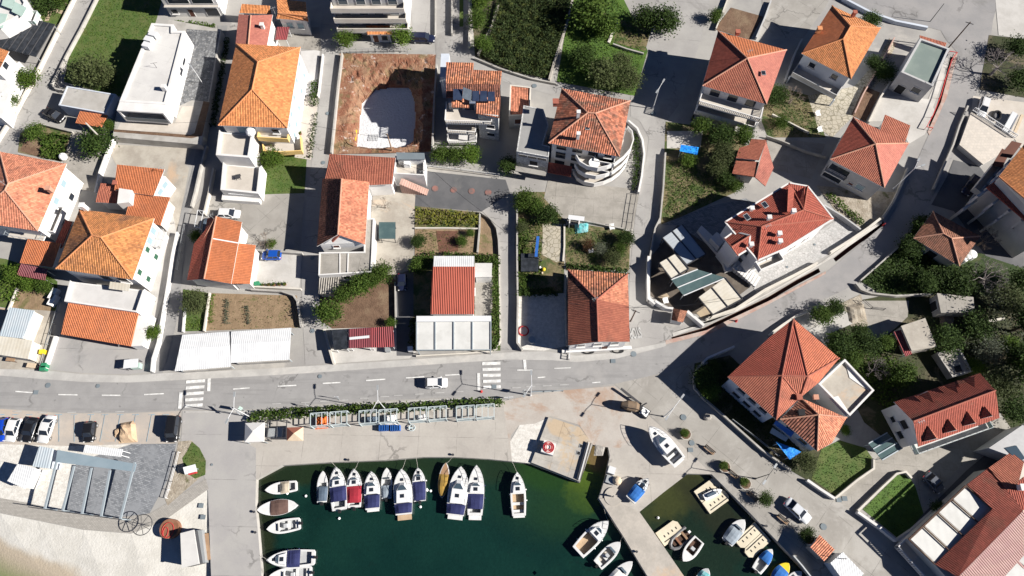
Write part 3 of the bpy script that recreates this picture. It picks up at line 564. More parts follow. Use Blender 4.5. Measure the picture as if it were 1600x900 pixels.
# --- plots, west to east
P_ = [
 ('back_lawn', 'grass', [(166, -30), (262, -30), (245, 30), (235, 60), (222, 95), (190, 160), (150, 142), (100, 128), (106, 95)]),
 ('corner_lawn', 'grass', [(45, -30), (122, -30), (100, 30), (85, 42), (50, 28)]),
 ('garden_walk', 'tan_path', [(46, 14), (66, 9), (104, 18), (102, 24), (82, 18), (76, 33), (70, 33), (76, 17), (62, 14)], 2),
 ('herb_garden', 'soil_olive', [(32, 208), (64, 192), (112, 205), (106, 228), (96, 253), (28, 238)]),
 ('bare_bed', 'soil_brown', [(40, 216), (55, 216), (64, 226), (62, 246), (32, 236)], 2),
 ('olive_yard', 'concrete_old', [(112, 206), (168, 206), (166, 232), (148, 300), (125, 296), (98, 256)]),
 ('west_garden', 'grass', [(-60, 395), (10, 405), (70, 425), (90, 440), (88, 486), (15, 482), (-60, 470)]),
 ('dry_bed', 'soil_tan', [(26, 452), (80, 456), (80, 486), (16, 481)], 2),
 ('sheds_yard', 'concrete_dirty', [(-60, 478), (88, 486), (70, 560), (60, 578), (-60, 574)]),
 ('house_forecourt', 'mole_asphalt', [(86, 524), (205, 541), (245, 520), (240, 580), (200, 585), (130, 583), (66, 576), (75, 545)]),
 ('north_forecourt', 'concrete_dirty', [(178, 226), (300, 232), (290, 258), (296, 262), (280, 345), (264, 400), (240, 400), (262, 300), (182, 258), (172, 240)]),
 ('side_passage', 'concrete_pale', [(241, 350), (270, 330), (275, 360), (262, 440), (245, 500), (215, 545), (225, 470)]),
 ('court_lawn', 'grass', [(405, 236), (480, 240), (476, 302), (404, 304)]),
 ('parking_court', 'concrete', [(318, 304), (345, 312), (405, 316), (404, 304), (476, 304), (470, 390), (398, 388), (330, 335), (296, 335)]),
 ('parking_court', 'concrete_pale', [(398, 392), (472, 396), (468, 450), (390, 446)]),
 ('vegetable_garden', 'soil_tan', [(325, 458), (464, 462), (469, 512), (318, 517)]),
 ('lawn_strip', 'grass', [(286, 452), (326, 458), (318, 517), (284, 518)]),
 ('garden_soil', 'soil_brown', [(500, 462), (600, 415), (619, 440), (617, 512), (520, 514), (500, 500)]),
 ('carport_yard', 'concrete_pale', [(508, 514), (640, 510), (650, 550), (640, 560), (520, 568)]),
 ('white_yard', 'white_floor', [(470, 80), (500, 78), (494, 145), (470, 152)]),
 ('stepped_walk', 'tan_floor', [(464, 152), (498, 150), (486, 250), (460, 246), (455, 200)]),
 ('upper_yard', 'concrete_old', [(430, 46), (500, 42), (502, 80), (470, 76), (420, 72)]),
 ('east_walk', 'concrete_pale', [(733, -30), (760, -30), (762, 40), (735, 70)]),
 ('grass_strip', 'grass', [(718, -30), (724, -30), (724, 42), (718, 42)], 2),
 ('asphalt_court', 'dark_asphalt', [(652, 266), (790, 281), (797, 302), (752, 331), (648, 322)]),
 ('back_yard', 'concrete_dirty', [(585, 290), (650, 292), (648, 322), (646, 400), (622, 430), (580, 430), (580, 330)]),
 ('shrub_bed', 'soil_olive', [(648, 322), (750, 332), (748, 356), (648, 355)]),
 ('tilled_plot', 'soil_tan', [(648, 356), (748, 357), (745, 398), (648, 402)]),
 ('tilled_bed', 'soil_red', [(681, 361), (715, 361), (716, 393), (686, 395)], 2),
 ('corner_plot', 'soil_tan', [(751, 334), (768, 345), (777, 362), (778, 400), (747, 398)]),
 ('hedge_ground', 'soil_olive', [(645, 400), (778, 400), (782, 548), (645, 548)]),
 ('west_drive', 'dark_asphalt', [(618, 430), (646, 420), (646, 556), (620, 556)], 2),
 ('side_yard', 'concrete_old', [(742, 430), (770, 430), (769, 494), (742, 494)], 2),
 ('play_garden', 'soil_olive', [(806, 300), (856, 300), (884, 345), (880, 460), (808, 462)]),
 ('stone_patch', 'crazy_tan', [(848, 350), (878, 350), (880, 408), (870, 410), (846, 398), (848, 372)], 2),
 ('flower_lawn', 'soil_olive', [(882, 352), (920, 352), (985, 362), (983, 422), (884, 422)]),
 ('concrete_court', 'concrete_old', [(856, 282), (1000, 296), (988, 358), (920, 350), (884, 346), (850, 310)]),
 ('gravel_drive', 'gravel_white', [(809, 462), (884, 458), (888, 540), (850, 548), (808, 546)]),
 ('grove_ground', 'scrub_ground', [(735, -30), (895, -30), (858, 124), (800, 112), (742, 88)]),
 ('orchard_grass', 'grass_bright', [(897, -30), (960, -30), (1000, 50), (1012, 80), (992, 150), (870, 128)]),
 ('small_garden', 'soil_olive', [(965, 30), (1018, 45), (1008, 80), (958, 66)], 2),
 ('orchard_ground', 'soil_olive', [(1040, 190), (1150, 205), (1170, 235), (1150, 300), (1040, 350), (1033, 352)]),
 ('paved_pad', 'concrete_pale', [(1042, 205), (1098, 205), (1094, 232), (1042, 232)], 2),
 ('north_bed', 'soil_brown', [(1142, 12), (1192, 26), (1172, 62), (1116, 46)]),
 ('north_yard', 'concrete', [(1190, -30), (1310, -30), (1290, 10), (1255, 60), (1215, 60), (1192, 40)]),
 ('hill_garden', 'soil_olive', [(1200, 130), (1265, 150), (1290, 215), (1200, 215), (1190, 190)]),
 ('flagstone_walk', 'crazy_tan', [(1262, 150), (1335, 135), (1370, 95), (1390, 60), (1400, 70), (1372, 130), (1335, 180), (1300, 215), (1278, 200)]),
 ('slab_roof', 'concrete_old', [(1198, 215), (1290, 225), (1268, 280), (1200, 262)]),
 ('dry_strip', 'soil_brown', [(1350, 135), (1375, 145), (1352, 190), (1330, 180)], 2),
 ('pale_court', 'concrete_pale', [(1376, 150), (1400, 150), (1450, 155), (1460, 172), (1445, 210), (1420, 225), (1400, 190), (1358, 190)]),
 ('hill_pavement', 'concrete_pale', [(1482, 92), (1474, 122), (1464, 152), (1456, 172), (1448, 160), (1462, 128), (1476, 90)]),
 ('red_kerb', 'red_dust', [(1490, 84), (1496, 84), (1480, 150), (1458, 200), (1452, 212), (1449, 206), (1470, 160)], 2),
 ('stone_forecourt', 'crazy_pale', [(1165, 425), (1228, 392), (1306, 345), (1345, 362), (1290, 400), (1210, 445), (1180, 455)]),
 ('deck_patch', 'tan_path', [(1088, 489), (1102, 479), (1110, 492), (1096, 498)], 2), ('deck_patch', 'tan_path', [(1028, 463), (1040, 456), (1046, 464), (1034, 474)], 2),
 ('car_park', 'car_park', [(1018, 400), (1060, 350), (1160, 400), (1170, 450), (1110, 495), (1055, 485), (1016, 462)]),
 ('dark_paving', 'slate_pavers', [(1030, 352), (1110, 322), (1165, 310), (1200, 330), (1130, 400), (1060, 352)]),
 ('garden_slope', 'rubble_ground', [(1275, 290), (1385, 300), (1400, 300), (1372, 345), (1345, 360), (1310, 335)]),
 ('hill_kerb_walk', 'concrete_pale', [(1050, 520), (1110, 503), (1200, 458), (1280, 412), (1345, 366), (1378, 345), (1378, 349), (1302, 402), (1245, 436), (1150, 487), (1052, 526)]),
 ('meadow', 'grass_dark', [(1345, 440), (1405, 385), (1445, 340), (1500, 415), (1530, 395), (1600, 420), (1640, 480), (1520, 470), (1460, 460), (1380, 462)]),
 ('scrub_ground', 'scrub_ground', [(1290, 480), (1380, 462), (1460, 458), (1700, 470), (1700, 720), (1600, 700), (1560, 640), (1400, 700), (1350, 660), (1300, 560)]),
 ('rubble_patch', 'rubble_ground', [(1312, 475), (1345, 460), (1352, 490), (1358, 512), (1330, 510), (1318, 494)], 2),
 ('dirt_turnaround', 'concrete_old', [(1346, 470), (1420, 470), (1418, 495), (1400, 512), (1370, 535), (1352, 530), (1356, 505), (1346, 490)], 2),
 ('ramp_walk', 'concrete_pale', [(1263, 517), (1318, 485), (1340, 502), (1318, 512), (1276, 530)], 3),
 ('front_garden', 'scrub_ground', [(1085, 568), (1140, 555), (1230, 640), (1285, 700), (1306, 776), (1240, 738), (1180, 697), (1122, 643), (1085, 610)]),
 ('villa_lawn', 'grass', [(1283, 702), (1312, 688), (1352, 700), (1364, 718), (1364, 732), (1306, 774), (1268, 748)], 2),
 ('villa_lawn', 'grass_bright', [(1348, 796), (1402, 742), (1418, 742), (1430, 760), (1445, 810), (1404, 842)]),
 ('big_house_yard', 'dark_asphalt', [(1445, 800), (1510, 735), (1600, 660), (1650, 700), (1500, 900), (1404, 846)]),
 ('shade_yard', 'dark_asphalt', [(1490, 250), (1530, 260), (1560, 300), (1600, 320), (1600, 420), (1540, 400), (1490, 330), (1455, 320), (1480, 275)]),  # dark sheet where the shade of the tall block falls
 ('trailer_pad', 'tan_floor', [(1520, 150), (1600, 160), (1600, 240), (1584, 216), (1518, 172)]),
 ('north_east_yard', 'concrete_pale', [(1555, 0), (1640, 0), (1640, 70), (1560, 55)]),
 ('thicket_ground', 'scrub_ground', [(1545, 55), (1640, 66), (1640, 160), (1530, 140)], 2),
 ('trench_spoil', 'red_dust', [(1040, 538), (1110, 521), (1200, 476), (1290, 428), (1290, 424), (1200, 471), (1104, 516), (1040, 532)], 2),
]
for q in P_: G(*q)
# --- paint on the asphalt
def paint(name, mt, quads, lvl=3):
    n = _lv.get(lvl, 0); _lv[lvl] = n + 1; b = MB()
    for q in quads: b.face(WL(q, lvl * .03 + n * .0008)[::-1])
    o = b.build(name, mt); o['kind'] = 'structure'
def dash(a, c, w=1.6):
    d = math.hypot(c[0] - a[0], c[1] - a[1]); nx, ny = -(c[1] - a[1]) / d * w / 2, (c[0] - a[0]) / d * w / 2
    return [(a[0] + nx, a[1] + ny), (c[0] + nx, c[1] + ny), (c[0] - nx, c[1] - ny), (a[0] - nx, a[1] - ny)]
cl = [(-80, 610), (24, 611.5), (51, 613.5), (91, 616.5), (121, 617), (159, 617.5), (188, 617.7), (225, 616.5), (256, 615), (364, 608), (390, 606), (434, 603.5), (463, 602), (504, 599), (532, 597.5), (572, 594.5), (602, 592.5), (634, 590.5), (663, 588.6), (695, 586.3), (718, 585)]
qs = [dash(cl[i], cl[i + 1], 1.7) for i in range(1, len(cl) - 1, 2)] + [dash((925, 598), (938, 597), 1.5), (dash((840, 590), (852, 589), 1.5))]
paint('road_centre_line', 'line_white', qs)
paint('road_edge_line', 'line_faded', [dash((x, y), (x + 14, y - .6), 1.2) for x, y in [(20, 643), (60, 645), (105, 644.5), (144, 644), (180, 643.5), (320, 636), (425, 631), (470, 629), (500, 627), (530, 625.5), (562, 622.5), (594, 620), (615, 618), (648, 616), (680, 614), (710, 612), (800, 606), (822, 604), (848, 603), (875, 601.5)]])
paint('road_crosswalk', 'line_white', [[(291 - i * .55, 594.5 + i * 9.4), (320.5 - i * .9, 592.5 + i * 9.4), (320 - i * .9, 597.2 + i * 9.4), (290.5 - i * .55, 599.2 + i * 9.4)] for i in range(0, 5)] + [[(753.5 + i * .4, 566 + i * 9.2), (782 + i * .1, 565.2 + i * 9.2), (782 + i * .1, 569.8 + i * 9.2), (753.5 + i * .4, 570.6 + i * 9.2)] for i in range(5)])
paint('road_stop_line', 'line_white', [[(280, 613), (285.5, 613), (283.5, 638.5), (278, 638.5)], [(324.5, 588), (329.5, 588), (328.5, 611), (323.5, 611)], [(745.5, 583), (750, 583), (750.5, 611), (746, 611)], [(817, 559), (821.5, 559), (823, 577), (818.5, 577)], [(808, 577.5), (832, 577.5), (832, 579), (808, 579)], [(866, 575), (892, 574), (892, 575.2), (866, 576.2)]])
paint('parking_marking', 'line_blue', [dash((x, 648), (x - .18 * 44 * (x > 120), 690), 1.0) for x in (92, 116, 142, 164, 188, 212, 237)] + [dash((x - 5, 648), (x + 5, 647.6), 1.1) for x in (2, 24, 46, 92, 116, 142, 164, 188, 212, 237, 259)] + [dash((280, 650), (276, 690), 1.)])
b = MB(); z = .12
for x, y in ((680, 295), (709, 297), (737, 299), (763, 301)):
    w = W((x, y)); b.face([(w.x + math.cos(t * .45) * .62, w.y + math.sin(t * .45) * .62, z) for t in range(14)])
o = b.build('court_marking', 'red_dot'); o['kind'] = 'structure'
b = MB()
for x, y, r in ((75, 602, .45), (153, 603, .35), (86, 186, .5), (512, 177, .4), (693, 87, .5), (835, 134, .5), (500, 588, .35), (990, 553, .5), (1068, 652, .5), (1081, 692, .45), (1287, 823, .5), (488, 403, .4), (505, 254, .4), (331, 726, .2), (1021, 178, .5), (488, 517, .4), (1230, 417, .2), (1273, 382, .2)):
    w = W((x, y), .13); b.face([(w.x + math.cos(t * .45) * r, w.y + math.sin(t * .45) * r, .13) for t in range(14)])
for x, y in ((56, 613), (772, 604), (958, 564), (1079, 703), (1311, 781), (1320, 779), (314, 790), (317, 808)):
    w = W((x, y), .13); b.box((w.x, w.y, .128), (.8, .7, .004))
o = b.build('manhole_markings', 'roof_slate'); o['kind'] = 'structure'
# lettering on the side street, read by drivers coming down the lane: it stands on its head in the photograph
cu = bpy.data.curves.new('stop', 'FONT'); cu.body = 'STOP'; cu.size = 1.0; cu.offset = .03
tob = bpy.data.objects.new('t', cu); dg = bpy.context.evaluated_depsgraph_get(); COL.objects.link(tob); dg.update()
me = bpy.data.meshes.new_from_object(tob.evaluated_get(dg)); bpy.data.objects.remove(tob); me.name = 'road_lettering'; me.materials.clear(); me.materials.append(MATS['line_faded'])
a, c = W((1000, 512)), W((982, 515)); wdt = max(v.co.x for v in me.vertices); sx = (c - a).length / wdt
o = bpy.data.objects.new('road_lettering', me); COL.objects.link(o); o.location = (a.x, a.y, .125); o.rotation_euler = (0, 0, math.atan2(c.y - a.y, c.x - a.x)); o.scale = (sx, 2.6, 1); o['kind'] = 'structure'
# ================================================================== buildings
class House:
    def __init__(s, name, label, cat='house', group=None):
        s.name, s.label, s.cat, s.group = name, label, cat, group; s.root = None; s.fp = None
    def at(s, p): 
        if s.root is None: s.root = thing(s.name, s.label, s.cat, (p[0], p[1], 0), 0, s.group)
        return s
    def walls(s, pts, z1, mt, z0=-.2, name='wall'):
        s.at(cen(pts)); b = MB(); b.prism(pts, z0, z1); b.build(name, mt, s.root)
        if s.fp is None: s.fp = [Vector((p[0], p[1], 0)) for p in pts]
        return s
    def pitched(s, eaves, ze, ridge, zr, faces, rm, over=.45, cap='ridge_red', gables=(), wall='white_wall', walls=True, zlist=None, th=.16, mats=None, fascia='white_wall', verge=None):
        E = [W(p, ze if zlist is None else zlist[i]) for i, p in enumerate(eaves)]
        rz = zr if isinstance(zr, (list, tuple)) else [zr] * len(ridge)
        Rg = [W(p, z) for p, z in zip(ridge, rz)]
        P = {}
        for i, p in enumerate(E): P['abcdefghijkl'[i]] = p
        for i, p in enumerate(Rg): P['RSTUVX'[i]] = p
        s.at(cen(E))
        if walls:
            fp = inset(E, over); s.walls(fp, min(p.z for p in E) - .05, wall)
        F2, M2 = [], []
        for i, f in enumerate(faces):                         # warped faces are laid as a fan of triangles
            pts = [P[c] for c in f]; n = (pts[1] - pts[0]).cross(pts[2] - pts[0]).normalized(); m_ = mats[i] if mats else 0
            if len(f) > 3 and max(abs((p - pts[0]).dot(n)) for p in pts) > .03:
                u = [j for j, c in enumerate(f) if c.isupper()] or [max(range(len(f)), key=lambda j: pts[j].z)]; f = f[u[0]:] + f[:u[0]]
                for j in range(1, len(f) - 1): F2.append(f[0] + f[j:j + 2]); M2.append(m_)
            else: F2.append(f); M2.append(m_)
        faces = F2; b = MB(); nn = {}
        for f, m_ in zip(faces, M2):
            pts = [P[c] for c in f]; b.roof(pts, m_); n = (pts[1] - pts[0]).cross(pts[2] - pts[0]).normalized(); nn[f] = n if n.z > 0 else -n
        fb = MB()
        seen = {}
        for f in faces:
            for i in range(len(f)): seen.setdefault(frozenset((f[i], f[(i + 1) % len(f)])), []).append(f)
        caps = MB(); hascap = False
        for e, fs in seen.items():
            a, c = [P[q] for q in tuple(e)]
            if len(fs) == 1: fb.face([a - Vector((0, 0, .02)), c - Vector((0, 0, .02)), c - Vector((0, 0, th)), a - Vector((0, 0, th))])
            elif cap and nn[fs[0]].dot(nn[fs[1]]) < .985: caps.tube([a + Vector((0, 0, .03)), c + Vector((0, 0, .03))], .13, 6); hascap = True
        for f in faces: fb.face([P[c] - Vector((0, 0, th)) for c in f])
        ro = b.build('roof', rm, s.root); s.roof = ro
        fb.build('eaves', fascia, ro)
        if hascap: caps.build('ridge_cap', cap, ro)
        if verge:
            vb = MB()
            for e, fs in seen.items():
                if len(fs) == 1: a, c = [P[q] for q in tuple(e)]; vb.bar(a, c, .26, .2)
            vb.build('verge', verge, ro)
        for g in gables:
            a, c, r = [P[q] for q in g]; m = cen(E); nrm = (c - a).cross(Vector((0, 0, 1))).normalized()
            if nrm.dot(m - a) < 0: nrm = -nrm
            off = nrm * over * .95; dn = Vector((0, 0, .17)); gb = MB()
            q = [a + off - dn, c + off - dn, r + off - dn]; q2 = [p + nrm * .2 for p in q]
            gb.face(q); gb.face(q2[::-1]); gb.build('gable', wall, s.root)
        return s
    def flat(s, poly, z, roofm='roof_white', wall='white_wall', par=.4, pw=.28, z0=-.2, name='roof'):
        p = WL(poly, z); s.walls(p, z - .01, wall, z0)
        q = inset(p, pw if par else -.1); b = MB(); b.prism(q if par else q, z - .01 if par else z - .2, z + .03)
        s.roof = b.build(name, roofm, s.root)
        if par: s.ring(p, z - .02, z + par, pw, wall)
        return s
    def ring(s, p, z0, z1, w, mt, name='parapet', parent=None, openedges=()):
        q = inset(p, w); b = MB(); n = len(p)
        for i in range(n):
            if i in openedges: continue
            j = (i + 1) % n; A, B, C, D = p[i], p[j], q[j], q[i]
            b.prism([A, B, C, D], z0, z1)
        b.build(name, mt, parent or s.root); return s
    def win(s, e, t, z, w=1.2, h=1.3, glass='glass_dark', frame='white_wall', name='window', sill=True, fp=None, proud=.06):
        fp = fp or s.fp; A, B = fp[e], fp[(e + 1) % len(fp)]; d = (B - A).normalized(); n = Vector((d.y, -d.x, 0)); c0 = cen(fp)
        if n.dot(A - c0) < 0: n = -n
        c = A + (B - A) * t; rz = math.atan2(d.y, d.x); b = MB()
        cc = c + n * (proud * .3); f = .08
        for dx, dz, sx, sz in ((0, h / 2, w + 2 * f, f), (0, -h / 2, w + 2 * f, f), (-w / 2 - f / 2, 0, f, h), (w / 2 + f / 2, 0, f, h)): b.box((cc.x + d.x * dx, cc.y + d.y * dx, z + dz), (sx, proud * 2, sz), rz)
        fo = b.build(name, frame, s.root); g = MB(); g.box((cc.x, cc.y, z), (w, proud * 1.2, h - f), rz); g.build('pane', glass, fo)
        if sill: q = MB(); p2 = c + n * .12; q.box((p2.x, p2.y, z - h / 2 - .1), (w + .3, .3, .08), rz); q.build('sill', frame, fo)
        return s
    def wins(s, e, ts, zs, **k):
        for z in zs:
            for t in ts: s.win(e, t, z, **k)
        return s
    def door(s, e, t, w=1., h=2.1, mt='shutter_brown', z=0):
        s.win(e, t, z + h / 2, w, h, glass=mt, name='door', sill=False); return s
    def edge(s, e, fp=None):
        fp = fp or s.fp; A, B = fp[e], fp[(e + 1) % len(fp)]; d = (B - A).normalized(); n = Vector((d.y, -d.x, 0)); c0 = cen(fp)
        if n.dot(A - c0) < 0: n = -n
        return A, B, d, n
    def balcony(s, e, t0, t1, z, dep, rail='solid', slab='white_wall', rm='white_wall', floor='tan_floor', h=1.0, name='balcony', posts=False):
        A, B, d, n = s.edge(e); a = A + (B - A) * t0; c = A + (B - A) * t1
        p = [a, c, c + n * dep, a + n * dep]
        if rail is None: p = [q + n * .01 for q in p]
        return s.slab(p, z, rail, slab, rm, floor, h, name, (0,), posts)
    def slab(s, p, z, rail='solid', slab='white_wall', rm='white_wall', floor='tan_floor', h=1.0, name='balcony', openedges=(), posts=False):
        b = MB(); b.prism(p, z - .22, z, 0, 1); bo = b.build(name, [slab, floor], s.root); n = len(p)
        if rail == 'solid':
            q = inset(p, .16); r = MB()
            for i in range(n):
                if i in openedges: continue
                j = (i + 1) % n; r.prism([p[i], p[j], q[j], q[i]], z + .004, z + h)
            r.build('railing', rm, bo)
        elif rail:
            r = MB()
            for i in range(n):
                if i in openedges: continue
                A, B = Vector(p[i]), Vector(p[(i + 1) % n]); A.z = B.z = z; up = Vector((0, 0, h)); L = (B - A).length; ns = max(2, int(L / (.32 if rail == 'balusters' else 1.1)))
                r.bar(A + up, B + up, .16 if rail == 'balusters' else .06, .1 if rail == 'balusters' else .06)
                for k_ in range(ns + 1):
                    q = A + (B - A) * (k_ / ns); r.bar(q, q + up, .13 if rail == 'balusters' else .05)
                if rail == 'glass': r.face([A + up * .1, B + up * .1, B + up * .95, A + up * .95], 1)
            r.build('railing', [rm, 'green_glass'], bo)
        if posts:
            r = MB()
            for q in p[2:]: r.bar((q[0], q[1], 0), (q[0], q[1], z - .22), .25)
            r.build('pillar', slab, bo)
        return s
    def chimney(s, p, z, h=1.2, w=.6, mt='white_wall', parent=None):
        c = W(p, z); b = MB(); b.box((c.x, c.y, z - .3 + (h + .3) / 2), (w, w, h + .3)); b.box((c.x, c.y, z + h + .05), (w + .2, w + .2, .12)); o = b.build('chimney', mt, s.roof)
        return s
    def skylight(s, p, z, w=.8, l=1., parent=None, rz=0, tilt=0):
        c = W(p, z); b = MB(); T_ = Matrix.Rotation(tilt, 3, 'X'); b.box((c.x, c.y, c.z), (w, l, .12), rz, 0, T_); b.box((c.x, c.y, c.z + .06), (w * .8, l * .8, .03), rz, 1, T_); o = b.build('skylight', ['galv', 'glass_dark'], s.roof)
        return s
    def panel(s, name, pts, mt, th=.08, parent=None):
        b = MB(); p = [Vector(q) for q in pts]; dn = Vector((0, 0, -th)); b.roof(p); n = len(p)
        for i in range(n): b.face([p[i], p[(i + 1) % n], p[(i + 1) % n] + dn, p[i] + dn])
        b.face([q + dn for q in p][::-1]); return b.build(name, mt, parent or s.root)

def quad_uv(b, p, m=0):                                    # u along p0->p1, v along p0->p3
    w = (p[1] - p[0]).length; h = (p[3] - p[0]).length; b.face(p, m, [(0, 0), (w, 0), (w, h), (0, h)])
def canopy(name, label, cat, poly, z, mt, post='metal_white', zs=None, th=.06, fascia=None, group=None, posts=True, ribs=None, back=None):
    p = [W(q, z if zs is None else zs[i]) for i, q in enumerate(poly)]
    if (p[1] - p[0]).cross(p[3] - p[0]).z < 0: p = [p[1], p[0], p[3], p[2]]
    c = cen(p); t = thing(name, label, cat, (c.x, c.y, 0), 0, group)
    b = MB(); dn = Vector((0, 0, -th)); quad_uv(b, p)
    for i in range(4): b.face([p[(i + 1) % 4], p[i], p[i] + dn, p[(i + 1) % 4] + dn])
    b.face([q + dn for q in p][::-1]); b.build('canopy_sheet', mt, t)
    if posts:
        q = inset(p, .25)
        for i in range(4):
            b = MB(); zt = p[i].z - th - .01; b.bar((q[i].x, q[i].y, -.1), (q[i].x, q[i].y, zt), .1); b.build('post', post, t)
        b = MB()
        for i in range(4):
            A, B = Vector((q[i].x, q[i].y, p[i].z - th - .07)), Vector((q[(i + 1) % 4].x, q[(i + 1) % 4].y, p[(i + 1) % 4].z - th - .07)); b.bar(A, B, .1, .12)
        b.build('frame', post, t)
    if ribs:
        b = MB()
        for k_ in range(ribs + 1):
            f = k_ / ribs; A = p[0] + (p[1] - p[0]) * f; B = p[3] + (p[2] - p[3]) * f; b.bar(A + Vector((0, 0, .05)), B + Vector((0, 0, .05)), .16, .12)
        b.build('rib', back or 'metal_dark', t)
    return t

WH = 'white_wall'
# ---- west side
h = House('hip_roof_house', 'red hip-roofed house with tall white east wall at the left edge of the photo')
h.pitched([(0, 237), (104, 256), (59, 361), (-50, 345)], 6.3, [(13, 287), (8, 297)], 9.2, ['abR', 'bcSR', 'cdS', 'daRS'], 'tile_salmon', cap='ridge_pale').chimney((80, 298), 7.6, 1., .7, 'ridge_pale')
h.wins(1, (.22, .5), (4.6,), glass='shutter_grey').wins(1, (.3, .7), (1.6,), glass='glass_dark'); h.balcony(1, .55, .95, 3.0, 1.3); h.balcony(2, .05, .6, 3.0, 1.2, 'bars', rm='metal_grey')
h = House('annex', 'low orange-tiled lean-to between the red hip-roofed house and the orange hip-roofed house', 'annex')
h.pitched([(43, 373), (95, 380), (82, 418), (31, 411)], 3.0, [], 0, ['abcd'], 'tile_orange_new', zlist=[3.4, 3.4, 2.9, 2.9], cap=None)
canopy('canopy', 'maroon corrugated canopy in front of the low orange-tiled lean-to', 'canopy', [(32, 412), (74, 420), (70, 438), (25, 430)], 2.5, 'corr_maroon', zs=[2.7, 2.7, 2.4, 2.4])
canopy('canopy', 'dark tiled strip roof wedged beside the tall white wall of the red house', 'canopy', [(102, 344), (113, 346), (96, 388), (84, 384)], 3.1, 'tile_red_dark', posts=True)
h = House('hip_roof_house', 'big orange hip-roofed house with a white terrace and a tiled porch facing the road')
h.pitched([(124, 327), (241, 341), (207, 437), (87.5, 420)], 6.8, [(144, 368), (158, 371)], 9.6, ['abSR', 'bcS', 'cdRS', 'daR'], 'tile_orange_stained', cap='ridge_orange').chimney((134, 326), 7.2, 1.3, .7)
h.wins(1, (.12, .3), (5.2, ), glass='shutter_grey', w=1.1, h=1.7).wins(1, (.45, .85), (5., 2.), glass='shutter_green', w=.9); h.balcony(1, .06, .36, 3.9, 1.5, 'bars', rm='metal_white', floor='white_floor')
E1 = h.fp
h.wins(2, (.2, .45), (4.6,), glass='glass_dark', w=1.8, h=2.1)
pt = WL([(113, 440), (229, 454), (217, 490), (104, 473)], 3.4); h.walls([(p.x, p.y) for p in pt], 3.38, WH, name='podium')
b = MB(); b.prism(inset(pt, .25), 3.37, 3.41); b.build('terrace_floor', 'white_floor', h.root); h.ring(pt, 3.37, 4.1, .25, WH, openedges=(0,))
h.panel('awning', [W((172, 440), 5.), W((203, 444), 5.), W((201, 455), 4.6), W((170, 451), 4.6)], 'awning_cream')
h.panel('porch_roof', [W((107, 473), 3.5), W((216, 489), 3.5), W((204, 541), 2.5), W((94.5, 522), 2.5)], 'tile_orange_new', .2)
b = MB()
for p in ((98, 520), (150, 529), (200, 537)): q = W(p, 2.4); b.bar((q.x, q.y + .4, 0), (q.x, q.y + .4, 2.4), .35)
b.build('porch_pillar', WH, h.root); b = MB(); q = WL([(217, 489), (236, 492), (222, 540), (205, 541)], 2.2); b.prism(q, 0, 2.2); b.build('side_stair', WH, h.root)
h = House('gable_house', 'orange-tiled house with a white gable standing north of the big orange hip-roofed house')
h.pitched([(183, 257), (257, 264.5), (240, 306), (178, 297)], 5.0, [], 0, ['abcd'], 'tile_orange_new', zlist=[6.2, 6.2, 4.6, 4.6], cap=None)
h.wins(1, (.3, .7), (3.2,), glass='shutter_grey'); h.panel('low_roof', [W((203, 302), 4.2), W((265, 308), 4.2), W((250, 352), 3.5), W((196, 340), 3.5)], 'tile_orange_new', .2)
q = inset(WL([(203, 302), (265, 308), (250, 352), (196, 340)], 3.3), .4); b = MB(); b.prism(q, 0, 3.3); b.build('low_wing', WH, h.root); b = MB(); e = WL([(186, 294), (206, 297), (202, 316), (183, 318)], 5.2); b.prism(e, 0, 5.2); b.build('stair_tower', WH, h.root)
h = House('annex', 'small dark red mono-pitch roof tucked west of the white gable house', 'annex')
h.pitched([(157, 286), (192, 289), (186, 318), (149, 316)], 3.6, [], 0, ['abcd'], 'tile_red', zlist=[4.2, 4.2, 3.5, 3.5], cap=None); h.chimney((184, 289), 4.2, .9, .7, 'ridge_red')
# ---- white modern villa
h = House('flat_roof_villa', 'long white modern villa with a flat roof and box loggia', 'villa')
h.flat([(238, 38), (272, 40), (272, 50), (290, 50), (260.5, 165), (188, 160.5)], 5.8, 'roof_white', WH, .35, .5)
h.wins(3, (.33, .47), (4., ), w=1.6, h=.8, glass='glass_dark', sill=False)
b = MB(); A, B, d, n = h.edge(4); z0, z1 = 3.0, 5.75; a = A + d * .3; c = B - d * .3
b.face([Vector((a.x, a.y, z0)) + n * .03, Vector((c.x, c.y, z0)) + n * .03, Vector((c.x, c.y, z1)) + n * .03, Vector((a.x, a.y, z1)) + n * .03]); b.build('loggia_glass', 'glass_dark', h.root)
b = MB(); dep = 1.9
b.prism([A, B, B + n * dep, A + n * dep], z1 - .02, 6.05); b.prism([A, B, B + n * dep, A + n * dep], z0 - .35, z0); b.prism([A, A + d * .35, A + d * .35 + n * dep, A + n * dep], z0, z1 - .02); b.prism([B, B - d * .35, B - d * .35 + n * dep, B + n * dep], z0, z1 - .02); b.build('loggia_frame', WH, h.root)
b = MB(); b.prism([A + n * (dep - .06) + d * .4, B + n * (dep - .06) - d * .4, B + n * dep - d * .4, A + n * dep + d * .4], z0 + .01, z0 + 1.); b.build('loggia_balustrade', 'glass_blue', h.root)
for i, p in enumerate(((241, 56), (234, 64), (231, 73))):
    w = W(p, 6.1); b = MB(); b.box((w.x, w.y, 6.4), (1.5, 1.1, .9), -.3); b.build('air_conditioner', 'metal_white', h.root)
w = W((258, 139), 6.1); b = MB(); b.box((w.x, w.y, 6.5), (.8, .8, 1.1)); b.build('roof_vent', WH, h.root)
